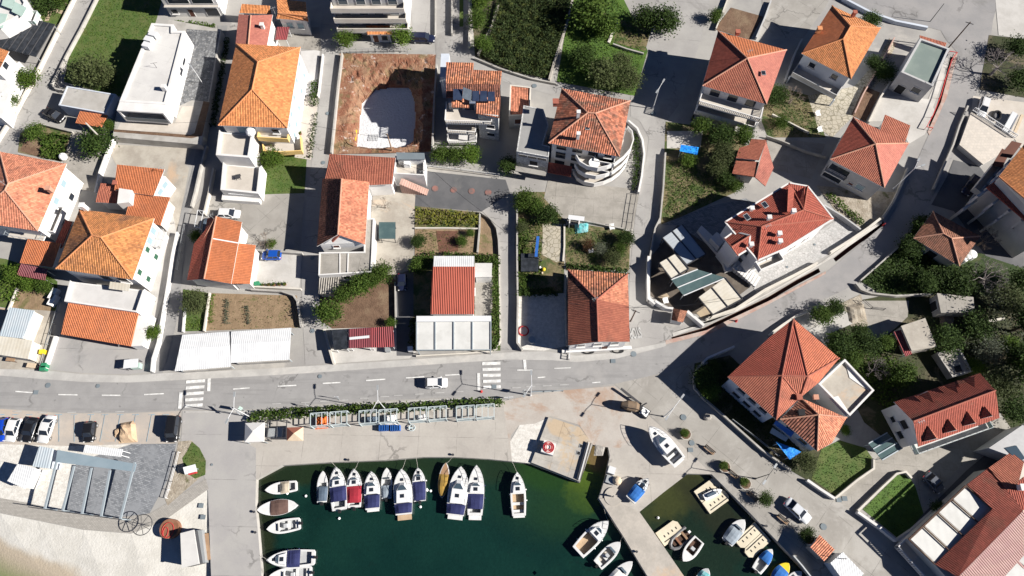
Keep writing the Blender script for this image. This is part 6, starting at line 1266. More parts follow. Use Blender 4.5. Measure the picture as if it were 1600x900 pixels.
car('bright blue hatchback parked alone in the pale court by the middle lane', (411, 401.5), (441, 401), 'car_blue', 'hatch', 1.75)
car('white hatchback half hidden behind the stepped orange house', (377, 337), (342, 336), 'car_white', 'hatch', 1.8)
car('black pickup parked in front of the grey flat-roofed garage', (102, 190), (74, 176), 'car_black', 'pickup', 1.8)
car('dark navy estate car parked on the top lane by the green tree', (680, 64), (642, 63), 'car_navy', 'suv', 1.85)
car('silver saloon parked on the quay street opposite the benches', (1262, 815), (1226, 782), 'car_silver', 'sedan', 1.8)
car('dark grey car in the shade between villa driveway and shaded lawn', (1468, 768), (1443, 741), 'car_grey', 'sedan', 1.8)
car('white hatchback parked above the beige roof terrace', (1529, 185), (1537, 156), 'car_white', 'hatch', 1.75)
car('dark blue car in deep shade below the arcade building', (1504, 306), (1524, 278), 'car_navy', 'hatch', 1.75)
car('small dark blue car in the narrow drive beside the red bungalow', (629, 456), (629, 430), 'car_navy', 'hatch', 1.65)
# trailers, quad, dumper
t = thing('boat_trailer', 'white covered trailer with long side boards next to the white car above the beige terrace', 'trailer', W((1578, 190)), 0)
A, B = W((1569, 206), .8), W((1585, 177), .8); b = MB(); b.bar(A, B, 1.0, .5); b.build('cover', 'metal_white', t)
A2, B2 = W((1585, 208), .8), W((1597, 180), .8); b = MB(); b.bar(A2, B2, .5, .4); b.build('side_board', 'tent_sand', t); A3, B3 = W((1576, 208), .7), W((1590, 180), .7); b = MB(); b.bar(A3, B3, .2, .3); b.build('rail', 'steel', t)
for q in (A, B): b = MB(); b.cyl((q.x, q.y, 0), .3, .6); b.build('wheel', 'tyre', t)
t = thing('rowing_boat', 'small dark rubber dinghy lying beside the white car above the beige terrace', 'dinghy', W((1556, 182)), R(60)); b = MB(); b.torus((0, 0, .3), .85, .26, sq=(1.25, .8)); b.build('tube', 'plastic_black', t); b = MB(); b.cyl((0, 0, .1), .8, .1); b.build('floor', 'rubber_grey', t)
t = thing('concrete_mixer', 'tan drum trailer mixer with a long arm standing on the quay apron', 'mixer', W((983, 637)), R(-10))
b = MB(); b.tube([(-1.5, 0, 1.6), (-.6, 0, 1.5), (.8, 0, 1.3), (1.6, 0, 1.25)], [.4, .8, .9, .45], 14, 0, True); b.ball((1.45, 0, 1.3), .55, 1); b.build('drum', ['dumper_tan', 'void_dark'], t)
b = MB(); b.box((.2, 0, .55), (3.4, 1.1, .25)); b.bar((1.4, .1, .8), (2.6, 1.0, 1.2), .2); b.build('chassis', 'metal_dark', t)
for s_ in (-.7, .7): b = MB(); b.tube([(0, s_ - .12, .4), (0, s_ + .12, .4)], .4, 14); b.build('wheel', 'tyre', t)
t = thing('pump', 'white framed engine pump beside the tan mixer on the quay', 'pump', W((1006, 645)), R(-35)); b = MB(); b.box((0, 0, .35), (1.6, 1.5, .5)); b.build('base', 'metal_dark', t); b = MB(); b.torus((.0, 0, .85), .5, .1); b.box((0, 0, .68), (1.3, 1.2, .12)); b.build('housing', 'plastic_white', t)
t = thing('conveyor', 'long dark conveyor arm lying beside the tan mixer at the quay street', 'conveyor', W((990, 622)), 0); b = MB(); b.bar(W((970, 607), .9), W((1002, 632), .6), .35, .2); b.build('arm', 'metal_dark', t); b = MB(); q = W((988, 622)); b.bar((q.x, q.y, 0), (q.x, q.y, .8), .15); b.build('leg', 'metal_dark', t)

# ================================================================== boats
def outline(kind, n=14):
    pts = []
    for i in range(n + 1):
        s = i / n                                           # 0 stern .. 1 bow
        if kind == 'double': k_ = math.sin(math.pi * min(1, max(0, s)) ** .92) ** .62 if 0 < s < 1 else .02
        elif kind == 'raft': k_ = 1.
        else: k_ = (.86 + .14 * math.sin(min(1, s / .45) * math.pi / 2)) if s < .45 else max(.0, 1 - ((s - .45) / .55) ** 2.3) ** .8
        pts.append((s, k_))
    return pts
def boat(label, bow, stern, width, kind='open', cover=None, cov=(.05, .45), name='motor_boat', cat='boat', z=WATER_Z, hull='hull_white', deck='deck_white', free=.75, cabin=None, motor=True, plat=None, windsh=True, hatch=True, floor='deck_grey', bench=True, wood=False, group=None, motor_col='plastic_black'):
    sc = WS = None
    a, c = W(bow, z + free), W(stern, z + free); L = (a - c).length; m = c; rz = math.atan2(a.y - c.y, a.x - c.x)
    v = (450 - (bow[1] + stern[1]) / 2) / F; w = width / 2 * ((CAM_H - z) / (_ct - v * _st)) / F
    t = thing(name, label, cat, (c.x, c.y, z), rz, (('boats moored in the harbour' if z < -.5 else 'boats on the slipway') if group is None else group))
    O = outline('double' if kind == 'double' else 'n'); b = MB(); rings = []
    for s, k_ in O:
        x = s * L; y = max(w * k_, .015); sh = free * (1 + .28 * s * s); ks = -.35 + .75 * max(0, s - .72) * free / .28 * .9
        rings.append([Vector((x * .985, 0, ks)), Vector((x * (.985 if s > .6 else 1), y * .72, ks * .3 + .02)), Vector((x, y, sh)), Vector((x, max(y - .1, .0), sh + .02)), Vector((x, -max(y - .1, .0), sh + .02)), Vector((x, -y, sh)), Vector((x * (.985 if s > .6 else 1), -y * .72, ks * .3 + .02))])
    H_ = MB()
    for A, B in zip(rings, rings[1:]):
        for i, j in ((0, 1), (1, 2), (2, 3), (4, 5), (5, 6), (6, 0)): H_.face([A[j], A[i], B[i], B[j]])
    H_.face([rings[0][i] for i in (0, 6, 5, 4, 3, 2, 1)]); H_.build('hull', hull, t)
    sh = lambda s: free * (1 + .28 * s * s)
    def wid(s):
        for (s0, k0), (s1, k1) in zip(O, O[1:]):
            if s0 <= s <= s1: return w * (k0 + (k1 - k0) * (s - s0) / (s1 - s0)) 
        return w * O[-1][1]
    cs0, cs1 = (.04, .62) if kind in ('open', 'dinghy') else (.06, .5) if kind == 'cabin' else (.05, .36) if kind == 'cruiser' else (.22, .62)
    # deck with a cut-out cockpit
    D = MB(); ss = sorted(set([s for s, _ in O] + [cs0, cs1])); ins = .22 if w > .9 else .15
    for s0, s1 in zip(ss, ss[1:]):
        y0, y1 = max(wid(s0) - .09, .01), max(wid(s1) - .09, .01); z0, z1 = sh(s0) + .015, sh(s1) + .015
        if cs0 - 1e-6 <= s0 and s1 <= cs1 + 1e-6:
            i0, i1 = max(y0 - ins, .02), max(y1 - ins, .02)
            for sg in (1, -1): D.face([(s0 * L, sg * y0, z0), (s0 * L, sg * i0, z0), (s1 * L, sg * i1, z1), (s1 * L, sg * y1, z1)][::-sg])
            for sg in (1, -1): D.face([(s0 * L, sg * i0, z0), (s0 * L, sg * i0, .18), (s1 * L, sg * i1, .18), (s1 * L, sg * i1, z1)][::-sg])
        else: D.face([(s0 * L, y0, z0), (s0 * L, -y0, z0), (s1 * L, -y1, z1), (s1 * L, y1, z1)])
    for s_ in (cs0, cs1):
        y = max(wid(s_) - .09 - ins, .02); D.face([(s_ * L, y, .18), (s_ * L, -y, .18), (s_ * L, -y, sh(s_) + .015), (s_ * L, y, sh(s_) + .015)])
    D.build('deck', deck if not wood else 'wood_boat', t)
    Fl = MB(); cc = [s for s in ss if cs0 - 1e-6 <= s <= cs1 + 1e-6]
    for s0, s1 in zip(cc, cc[1:]): y0, y1 = [max(wid(q) - .09 - ins, .02) for q in (s0, s1)]; Fl.face([(s0 * L, y0, .19), (s0 * L, -y0, .19), (s1 * L, -y1, .19), (s1 * L, y1, .19)])
    Fl.build('cockpit_floor', floor, t)
    if bench and not cover:
        for s_ in ((cs0 + .05), (cs0 + cs1) / 2): q = MB(); y = max(wid(s_) - .1 - ins, .1); q.box((s_ * L, 0, .5), (.42, 2 * y, .1)); q.build('bench', 'teak' if wood else 'deck_white', t)
    if kind in ('cabin', 'cruiser'):
        c0, c1, hh = cabin or ((.5, .78, .55) if kind == 'cabin' else (.36, .74, .95))
        q = MB(); P0 = [(c0, .74), (c0 + (c1 - c0) * .6, .66), (c1, .3)]; bs = []; tp = []
        for s_, k_ in P0: bs.append((s_ * L, wid(s_) * k_ * 1.05, sh(s_))); tp.append(((s_ if s_ < c1 else c0 + (c1 - c0) * .82) * L, wid(s_) * k_ * .88, sh(c0) + hh))
        Bq = bs + [(x, -y, z_) for x, y, z_ in bs[::-1]]; Tq = tp + [(x, -y, z_) for x, y, z_ in tp[::-1]]; n = len(Bq)
        for i in range(n): q.face([Bq[(i + 1) % n], Bq[i], Tq[i], Tq[(i + 1) % n]])
        q.face(Tq[::-1]); co = q.build('cabin', 'hull_white', t)
        if windsh:
            g = MB(); x0 = tp[1][0]; x1 = tp[2][0] + .05; zc = sh(c0) + hh
            g.face([(x0, tp[1][1] * .92, zc + .015), (x0, -tp[1][1] * .92, zc + .015), (x1, -tp[2][1] * .85, zc + .01), (x1, tp[2][1] * .85, zc + .01)]); g.build('windscreen', 'glass_blue', co)
        if hatch: g = MB(); g.box(((c0 + (c1 - c0) * .32) * L, 0, sh(c0) + hh + .03), (.55, .6, .06)); g.build('hatch', 'glass_dark', co)
        g = MB(); g.box((min(.86, c1 + .06) * L, 0, sh(.86) + .05), (.42, .42, .07)); g.build('deck_hatch', 'glass_dark', t)
    elif windsh and kind == 'open':
        g = MB(); y = wid(cs1) * .6; s_ = cs1
        g.face([(s_ * L, y, sh(s_) + .4), (s_ * L, -y, sh(s_) + .4), (s_ * L + .35, -y * .9, sh(s_) + .03), (s_ * L + .35, y * .9, sh(s_) + .03)]); g.build('windscreen', 'glass_blue', t)
    if cover:
        q = MB(); N_ = 8; rows = []
        for i in range(N_ + 1):
            s_ = cov[0] + (cov[1] - cov[0]) * i / N_; y = wid(s_) * .97; zt = sh(s_) + .04; hp = .34 * math.sin(math.pi * (.15 + .8 * i / N_)) + .06 * rnd.random()
            rows.append([(s_ * L, y, zt), (s_ * L, y * .55, zt + hp * .85), (s_ * L, 0, zt + hp), (s_ * L, -y * .55, zt + hp * .85), (s_ * L, -y, zt)])
        for A, B in zip(rows, rows[1:]):
            for i in range(4): q.face([A[i], A[i + 1], B[i + 1], B[i]])
        for A in (rows[0], rows[-1]): q.face(A)
        q.build('cover', cover, t)
    if z < 0 and kind in ('cabin', 'cruiser'):
        for s_, sg in ((.2, 1), (.5, 1), (.35, -1), (.6, -1)): q = MB(); q.ball((s_ * L, sg * (wid(s_) + .1), .4), .12, 0, 8, 5, (1, 1, 2)); q.build('fender', 'plastic_white' if L < 7 else 'canvas_navy', t)
    if kind == 'open' and not cover: q = MB(); q.box((.42 * L, 0, .75), (.5, .6, .7)); q.build('console', 'deck_grey', t)
    if plat: q = MB(); q.box((-plat / 2 * L * .5, 0, .3), (plat * L, 2 * wid(0) * .86, .12)); q.build('swim_platform', 'deck_white' if plat < .13 else 'teak', t)
    if motor:
        x0 = -(plat or 0) * L * .8; q = MB(); q.box((x0 - .22, 0, free * 1.05), (.5, .38, .5)); q.bar((x0 - .15, 0, free), (x0 - .15, 0, -.4), .16); q.build('outboard_motor', motor_col, t)
    r = MB(); prev = {}
    if kind in ('cabin', 'cruiser'):
        for sg in (1, -1):
            pp = [Vector((s_ * L, sg * max(wid(s_) - .07, .03), sh(s_) + .5)) for s_ in (.55, .65, .75, .85, .94, .995)]
            for A, B in zip(pp, pp[1:]): r.bar(A, B, .04)
            for A in pp: r.bar(A - Vector((0, 0, .5)), A, .035)
        r.build('bow_rail', 'steel', t)
    return t
B_ = boat
B_('small white open boat nearest the north-west corner of the harbour, bow to the mole', (414.5, 766), (463, 759), 18.5, 'open', motor=False, windsh=False, cover='canvas_tan', cov=(.22, .5))
B_('wooden double-ended boat with brown and blue covers moored to the mole', (402, 797), (464, 789), 24, 'double', cover='canvas_brown', cov=(.22, .66), motor=False, hull='hull_white', name='rowing_boat')
B_('white open boat with outboard moored third down along the mole', (417, 827), (468, 818), 21, 'open', name='motor_boat')
B_('white cruiser with a navy canopy moored to the mole', (418, 875), (491, 871), 26, 'cabin', cover='canvas_navy', cov=(.3, .58), cabin=(.6, .84, .4))
B_('white boat with grey seats cut by the bottom edge next to the mole', (419, 902), (486, 895), 23, 'open')
B_('narrow white boat with a grey cover at the west end of the north quay row', (505, 736), (503, 785), 17.5, 'open', cover='canvas_slate', cov=(.04, .5), windsh=False)
B_('white boat with a navy cockpit cover and outboard, second in the north quay row', (526, 730), (530.5, 797), 26, 'cabin', cover='canvas_navy', cov=(.2, .54), cabin=(.55, .8, .35), free=.9)
B_('white boat with a dark red cover in the north quay row', (554, 733), (553.5, 793), 24, 'cabin', cover='canvas_red', cov=(.12, .55), cabin=(.58, .8, .3))
B_('white cabin boat with navy stern cover beside the red-covered boat', (581, 737), (582, 796), 25, 'cabin', cover='canvas_navy', cov=(.04, .38), cabin=(.4, .74, .55), plat=.07, motor=False, free=.9)
B_('small plain white boat between two larger covered boats at the north quay', (604.5, 731), (604, 779), 17.5, 'open', cover='canvas_grey', cov=(.03, .42))
B_('large white motor yacht with grey sunroof and wide white bathing platform', (628, 733), (631, 804), 29, 'cruiser', cover='canvas_navy', cov=(.03, .24), plat=.15, motor=False, free=1.15, cabin=(.25, .7, .9))
B_('small white boat with a blue cover and twin fenders, alone beside the large motor yacht', (653.5, 731), (656, 783), 21, 'cabin', cover='canvas_navy', cov=(.02, .58), cabin=(.6, .82, .3))
B_('slim wooden boat under a mustard yellow cover at the north quay', (697, 723), (690, 778), 17.5, 'double', wood=True, cover='canvas_yellow', cov=(.06, .66), motor=False, name='rowing_boat')
B_('big white cruiser with navy stern cover and grey bathing step beside the yellow-covered boat', (721, 729), (711, 805), 31, 'cruiser', cover='canvas_navy', cov=(.02, .22), plat=.11, motor=False, free=1.15, cabin=(.23, .72, .8))
B_('white yacht with a long navy cockpit cover and white platform, east end of the row', (745, 727), (742, 805), 26, 'cruiser', cover='canvas_navy', cov=(.12, .42), plat=.12, motor=False, free=1.05, cabin=(.44, .66, .5))
B_('lone white cruiser with a tan cockpit mat moored apart below the pump platform', (808, 738), (811, 806), 24, 'cabin', floor='teak', cabin=(.52, .8, .5), motor=False, plat=.05, free=.95)
B_('white cruiser with a teak-coloured cockpit moored at the pier head', (950, 814), (903, 863), 27, 'cabin', floor='teak', cabin=(.52, .78, .5), motor=False, bench=False, free=1.)
B_('white open boat with an outboard moored second along the pier', (969, 847), (934, 883), 21, 'open', floor='tan_floor')
B_('white covered boat third along the pier, cut by the bottom edge', (988, 877), (948, 918), 20, 'open', cover='tent_white', cov=(.05, .6), motor=False)
B_('white cabin cruiser standing ashore on the quay, long shadow beside it', (1014, 667), (1062, 722), 28, 'cruiser', z=.9, free=1.1, motor=False, cabin=(.3, .74, .7), plat=.04)
B_('small white boat with a bright blue cover standing ashore near the pier root', (1012, 748), (985, 781), 20, 'cabin', z=.45, cover='canvas_blue', cov=(.06, .58), cabin=(.6, .8, .3), motor=False)
B_('white open boat with a dark cockpit moored across from the pier', (1067, 877), (1093, 843), 21, 'open', floor='wood_dark', motor=False, windsh=False, bench=False)
B_('white boat with a torn grey cover beside the double jet-ski dock', (1163, 812), (1136, 847), 22, 'open', cover='canvas_grey', cov=(.04, .6))
B_('white boat with a blue bow cover moored at the quay wall', (1206, 858), (1182, 892), 19, 'open', cover='canvas_blue', cov=(.45, .85), windsh=False)
B_('yellow boat under a blue cover at the bottom quay wall', (1232, 880), (1206, 912), 22, 'double', hull='plastic_yellow', deck='plastic_yellow', cover='canvas_blue', cov=(.15, .72), motor=False, name='rowing_boat')
B_('white dinghy bow showing at the bottom edge beside the yellow boat', (1252, 893), (1228, 915), 16, 'open', motor=False, windsh=False)
B_('turquoise fishing boat cut by the bottom edge in the east basin', (1106, 888), (1090, 920), 20, 'open', cover='canvas_teal', cov=(.5, .8), hull='hull_white', deck='deck_grey')
for (p, lab) in (((1038, 695), 'timber shore under the white cabin cruiser ashore'), ((998, 764), 'timber shore under the blue-covered boat ashore')):
    t = thing('boat_cradle', lab, 'cradle', W(p), R(-48 if p[0] > 1010 else -130)); 
    for s_ in (-1.4, 1.4): b = MB(); b.box((s_, 0, .28), (.35, 1.7, .56)); b.build('beam', 'wood_dark', t)
# rubber boat
t = thing('inflatable_boat', 'dark grey inflatable dinghy between the cream dock and the dark-cockpit boat', 'inflatable boat', (*W((1062, 843), WATER_Z)[:2], WATER_Z), 0); a, c = W((1048, 855), WATER_Z), W((1074, 832), WATER_Z); t.rotation_euler.z = math.atan2(a.y - c.y, a.x - c.x)
b = MB(); b.tube([(-1.9, .85, .25), (-.5, .9, .25), (1., .8, .3), (1.7, .4, .38), (1.9, 0, .4), (1.7, -.4, .38), (1., -.8, .3), (-.5, -.9, .25), (-1.9, -.85, .25)], .27, 8); b.build('tube', 'rubber_grey', t); b = MB(); b.box((-.2, 0, .12), (3., 1.4, .08)); b.build('floor', 'wood_dark', t)
for x in (-.9, .4): b = MB(); b.box((x, 0, .42), (.35, 1.5, .08)); b.build('bench', 'rust' if x > 0 else 'wood_mid', t)
b = MB(); b.box((-1.8, 0, .6), (.4, .35, .5)); b.build('outboard_motor', 'plastic_white', t)
def dock(label, c, ang, l, w, n=1, extras=()):
    q = W(c, WATER_Z); t = thing('jetski_dock', label, 'floating dock', (q.x, q.y, WATER_Z), R(ang), 'floating docks')
    for i in range(n):
        y = (i - (n - 1) / 2) * w * 1.04; b = MB(); P = [(-l / 2, y - w / 2), (l / 2 - .5, y - w / 2), (l / 2, y - w / 4), (l / 2, y + w / 4), (l / 2 - .5, y + w / 2), (-l / 2, y + w / 2)]; b.prism(P, -.2, .42)
        o = b.build('float', 'pontoon_cream', t); b = MB()
        for k_ in range(4): b.box((-l / 2 + .9 + k_ * l / 5.2, y, .43), (.16, .34, .05))
        b.box((0, y - w * .3, .44), (l * .8, .1, .06)); b.build('roller_slot', 'void_dark', o)
    return t
dock('cream floating dock carrying a white jet ski at the quay wall', (1112, 774), 33, 4.2, 2.0, 2)
dock('single cream floating dock moored to the east side of the pier', (1046, 832), 33, 3.9, 2.3)
dock('double cream floating dock beside the grey-covered boat', (1175, 845), 218, 4.4, 1.7, 2)
q = W((1112, 772), WATER_Z); t = thing('jet_ski', 'white jet ski parked on the cream floating dock by the quay wall', 'jet ski', (q.x, q.y, WATER_Z + .45), R(22)); b = MB(); O = outline('n', 10)
P = [(s * 3.2 - 1.6, k_ * .55) for s, k_ in O] + [(s * 3.2 - 1.6, -k_ * .55) for s, k_ in O[::-1]]; b.prism(P, 0, .45); b.build('hull', 'plastic_white', t); b = MB(); b.box((-.35, 0, .6), (1.5, .42, .3)); b.build('seat', 'canvas_slate', t); b = MB(); b.bar((.65, -.4, .85), (.65, .4, .85), .08); b.bar((.65, 0, .4), (.65, 0, .85), .12); b.build('handlebar', 'plastic_black', t)
def buoy(label, p, r=.22, mt='plastic_white'):
    q = W(p, WATER_Z); b = MB(); b.ball((q.x, q.y, WATER_Z + .08), r, 0, 10, 6); b.cyl((q.x, q.y, WATER_Z + .2), .05, .2, 6); o = b.build('mooring_buoy', mt, None, (q.x, q.y, WATER_Z)); tag(o, label, 'buoy', 'mooring buoys')
for lab, p in (('white mooring buoy west of the grey-covered boat', (478, 775)), ('white buoy behind the stern of the navy-covered outboard boat', (530, 810)), ('white buoy right of the blue-covered boat, nearer one of two', (667.5, 766)), ('white buoy right of the blue-covered boat, farther one of two', (673, 767)), ('tiny white buoy floating alone in the east basin', (1028, 809)), ('small white buoy floating off the small white open boat', (449, 771)), ('fender buoy off the west side of the outboard boat row', (657, 792))): buoy(lab, p)
def mline(label, a, c, za=.15, zc=-.4):
    A, B = W(a, za), W(c, zc); m = (A + B) / 2 - Vector((0, 0, .25)); b = MB(); b.tube([A, m, B], .025, 4); tag(b.build('mooring_line', 'planter_conc', None, A), label, 'rope', 'mooring lines')
for lab, a, c in (('mooring line of the navy-covered outboard boat', (518, 722), (526, 731)), ('mooring line of the red-covered boat', (560, 721), (554, 734)), ('mooring line of the large motor yacht', (634, 717), (628, 734)), ('mooring line of the blue-covered boat', (650, 715), (653, 732)), ('mooring line of the mustard-covered boat', (707, 714), (698, 724)), ('mooring line of the lone cruiser', (800, 721), (808, 738)), ('mooring line of the pier-head cruiser', (944, 796), (950, 814)), ('mooring line of the second pier boat', (973, 838), (969, 847)), ('mooring line of the wooden boat at the mole', (400, 792), (403, 797)), ('mooring line of the canopy cruiser at the mole', (406, 868), (418, 875))): mline(lab, a, c)

# ================================================================== street furniture
def lamp(label, base, h=7.6, arms=(), mt='metal_white'):
    q = W(base); t = thing('street_lamp', label, 'street lamp', (q.x, q.y, 0), 0, 'double-armed street lamps'); b = MB(); b.tube([(q.x, q.y, -.1), (q.x, q.y, 1.2), (q.x, q.y, h)], [.1, .08, .05], 8); b.cyl((q.x, q.y, -.1), .16, .4, 8); b.build('pole', mt, t)
    for ang, l in arms:
        d = Vector((math.cos(R(ang)), math.sin(R(ang)), 0)); A = Vector((q.x, q.y, h)); B = A + d * l + Vector((0, 0, .15)); b = MB(); b.tube([A, A + d * l * .5 + Vector((0, 0, .13)), B], .04, 6); ao = b.build('arm', mt, t)
        b = MB(); b.box((B + d * .35), (.8, .3, .14), R(ang)); b.build('lamp_head', 'galv', ao)
    return t
lamp('double-armed street lamp at the white kiosk, road sign beside it', (391.4, 651.7), 7.2, ((95, 1.8), (250, 1.8)))
lamp('double-armed street lamp in the hedge behind the boat racks', (603.8, 641), 7.7, ((95, 1.6), (245, 1.6)))
lamp('double-armed street lamp at the right end of the boat racks', (829, 618), 7.4, ((92, 1.6), (235, 1.6)))
lamp('double-armed street lamp on the quay street near the tan mixer', (1037.5, 651), 7.7, ((50, 1.8), (232, 1.8)))
lamp('dark double-armed street lamp on the bench row of the quay street', (1180, 748), 6.5, ((50, 1.2), (230, 1.2)), 'metal_dark')
lamp('grey street lamp beside the white wall of the quay bend in the hill road', (1396, 295), 7.2, ((60, 1.6), (20, 1.3)))
lamp('street lamp standing in the shaded parking lane, upper middle', (1020, 170), 6.5, ((60, 1.4), (240, .8)))
lamp('thin lamp beside the raised villa terrace in the alley', (323, 140), 6, ((130, 1.),))
def pole(label, base, h, mt='wood_dark', cross=True, r=.14):
    q = W(base); t = thing('power_pole', label, 'pole', (q.x, q.y, 0), 0); b = MB(); b.tube([(q.x, q.y, -.1), (q.x, q.y, h)], [r, r * .7], 8); b.build('shaft', mt, t)
    if cross: b = MB(); b.bar((q.x - .7, q.y + .3, h - .3), (q.x + .7, q.y - .3, h - .3), .1); b.build('crossarm', 'metal_dark', t)
pole('pale concrete pole leaning over the little orange-tiled canopy', (168, 226.7), 7.2, 'planter_conc', False, .2)
pole('dark wooden power pole at the corner of the hill road, upper right', (1482, 74.5), 7.2)
pole('wooden power pole at the edge of the building pit', (612.5, 235), 5.5, 'wood_mid')
pole('thin wooden pole in the side street beside the patched-roof house', (985, 502), 5.5)
pole('short dark pole at the crossing of the road and the red hut', (1302, 873), 4.5, 'metal_dark', False, .08)
pole('steel pole at the east edge of the upper road', (1453, 34), 5, 'metal_dark', False, .08)
def wire(label, pts, z):
    b = MB(); P = [W(p, z[i] if isinstance(z, (list, tuple)) else z) for i, p in enumerate(pts)]; path = []
    for A, B in zip(P, P[1:]):
        for i in range(9): f = i / 8; path.append(A + (B - A) * f - Vector((0, 0, math.sin(math.pi * f) * .5)))
    b.tube(path, .028, 4); tag(b.build('power_line', 'plastic_black', None, P[0]), label, 'cable', 'overhead cables')
wire('overhead cable crossing from the villa terrace to the pit pole', [(205, 190), (330, 189), (455, 188), (612, 217)], [6, 8, 8, 5.4])
wire('overhead cable slanting across the asphalt court', [(617, 250), (680, 270), (755, 332), (790, 362)], [5, 5.5, 5, 5])
wire('overhead cable over the patched roof and the side street', [(885, 473), (985, 480), (1060, 478), (1160, 464)], [6.5, 5.3, 5, 5])
def bench(label, p, ang):
    q = W(p); t = thing('bench', label, 'bench', (q.x, q.y, .06), R(ang), 'benches on the quay street')
    b = MB(); [b.box((0, y, .45), (1.9, .12, .05)) for y in (-.18, 0, .18)]; b.build('seat', 'wood_mid', t); b = MB(); b.box((0, .3, .75), (1.9, .06, .35)); b.build('backrest', 'wood_dark', t)
    for s_ in (-.75, .75): b = MB(); b.box((s_, .02, .22), (.09, .5, .44)); b.build('leg', 'metal_dark', t)
bench('wooden bench between the first two round planters on the quay street', (1107, 704), -42); bench('wooden bench right below the middle round planter', (1143, 742), -42); bench('wooden bench beside the leafy bush at the quay edge', (1174, 777), -42); bench('wooden bench opposite the silver saloon', (1221, 812), -42)
def planter(label, p, r=1.0):
    q = W(p); t = thing('planter', label, 'planter', (q.x, q.y, .05), 0, 'round quay planters'); b = MB(); b.cyl((0, 0, 0), r * .75, .55, 10, 0, r); b.build('pot', 'planter_conc', t); b = MB(); b.cyl((0, 0, .5), r * .85, .08, 10); b.build('soil', 'soil_brown', t); return t
for lab, p in (('round concrete planter nearest the cabin cruiser ashore', (1070, 679)), ('round concrete planter in the middle of the bench row', (1131, 730)), ('round concrete planter beside the third bench', (1163, 756))): planter(lab, p)
b = MB(); q = W((1106, 652), .4); b.ball((q.x, q.y, .3), .55, 0, 7, 5, (1.3, 1, .7)); tag(b.build('boulder', 'rock', None, (q.x, q.y, 0)), 'pale boulder at the shadow edge of the quay street', 'boulder')
def sign(label, p, h, w_, hh, mt, ang=0, post='metal_grey', back='galv', name='road_sign'):
    q = W(p); t = thing(name, label, 'sign', (q.x, q.y, 0), R(ang)); b = MB(); b.tube([(0, 0, -.1), (0, 0, h)], .04, 6); b.build('post', post, t); b = MB(); b.box((0, 0, h - hh / 2), (w_, .05, hh)); b.build('panel', mt, t)
sign('white direction sign at the mole corner by the kiosk', (379, 648), 3.4, 2.0, .5, 'metal_white', -35); sign('pale green board sign at the zebra crossing hedge', (383, 642), 2.8, .5, 1.4, 'green_glass', 60); sign('small white sign standing behind the roadside hedge', (530, 624), 2.2, .6, .6, 'metal_white', 0); sign('white advertising board at the east end of the roadside hedge', (795, 624), 1.8, 1.5, .8, 'metal_white', 5); sign('small white sign in the hedge left of the orange tarpaulin', (484, 636), 2., .6, .5, 'metal_white', -35); sign('grey board sign near the right-hand rack lamp', (818, 615), 2.4, .7, .8, 'galv', 40)
t = thing('barrier', 'white A-frame barrier board at the corner of the patched-roof house', 'barrier', W((890, 551)), R(82)); b = MB(); b.bar((-1.4, 0, 1.0), (1.4, 0, 1.0), .1); b.bar((-1.4, 0, .3), (1.4, 0, .3), .1); [b.bar((x, 0, .3), (x, 0, 1.), .09) for x in (-1.3, -.8, -.3, .3, .8, 1.3)]; b.build('frame', 'metal_white', t); 
for x in (-1.3, 1.3): b = MB(); b.bar((x, -.35, 0), (x, .35, 0), .16); b.bar((x, 0, 0), (x, 0, 1.), .12); b.build('foot', 'plastic_black', t)
# ---- boat racks along the hedge, kayaks and tarpaulins in them
for i, (x0, x1, y0, y1) in enumerate([(485, 511.5, 647, 673), (515.5, 542, 645, 672), (561, 588, 643, 670), (592, 620, 641.5, 669), (638, 666, 639, 666), (669, 697, 637, 664), (713, 741, 636, 663), (744, 772, 634, 661)]):
    t = thing('boat_rack', ['teal steel rack holding the orange tarpaulin', 'empty teal steel rack right of the orange tarpaulin', 'teal steel rack left of the white pallet stack, dark load inside', 'teal steel rack with the white cover and blue crates', 'teal steel rack with a white bag inside', 'empty teal steel rack in the right half of the row', 'empty teal steel rack second from the right end', 'teal steel rack at the right end of the row'][i], 'rack', W(((x0 + x1) / 2, y1)), 0, 'steel boat racks by the hedge')
    zt = 2.3; P = WL([(x0, y0 - 1), (x1, y0 - 3), (x1, y0 + 17), (x0, y0 + 19)], zt); b = MB(); up = Vector((0, 0, 0))
    for A, B in zip(P, P[1:] + P[:1]): b.bar(A, B, .12)
    for k_ in (1, 2): A = P[0] + (P[1] - P[0]) * k_ / 3; B = P[3] + (P[2] - P[3]) * k_ / 3; b.bar(A, B, .1)
    b.build('top_frame', 'metal_teal', t)
    for A in P: b = MB(); b.bar((A.x, A.y, 0), (A.x, A.y, zt), .14); b.build('post', 'metal_teal', t)
    for z in (.5, 1.4):
        for a_ in (0, 1): b = MB(); b.bar((P[a_ * 3].x, P[a_ * 3].y, z), (P[a_ + 1].x, P[a_ + 1].y, z), .08); b.build('cross_rail', 'metal_teal', t)
def heap(name, label, cat, pts, h, mt, seed=1):
    P = WL(pts, h * .6); c = cen(P); b = MB(); r_ = random.Random(seed); n = 6; L = lambda u, v: (P[0] * (1 - u) + P[1] * u) * (1 - v) + (P[3] * (1 - u) + P[2] * u) * v; g = {}
    for i in range(n + 1):
        for j in range(n + 1):
            q = L(i / n, j / n); e = min(i, j, n - i, n - j); g[i, j] = (q.x, q.y, (.05 if e == 0 else h * (.7 + .3 * r_.random()) * (1 if e > 1 else .85)))
    for i in range(n):
        for j in range(n): b.face([g[i, j], g[i, j + 1], g[i + 1, j + 1], g[i + 1, j]])
    return tag(b.build(name, mt, None, (c.x, c.y, 0)), label, cat)
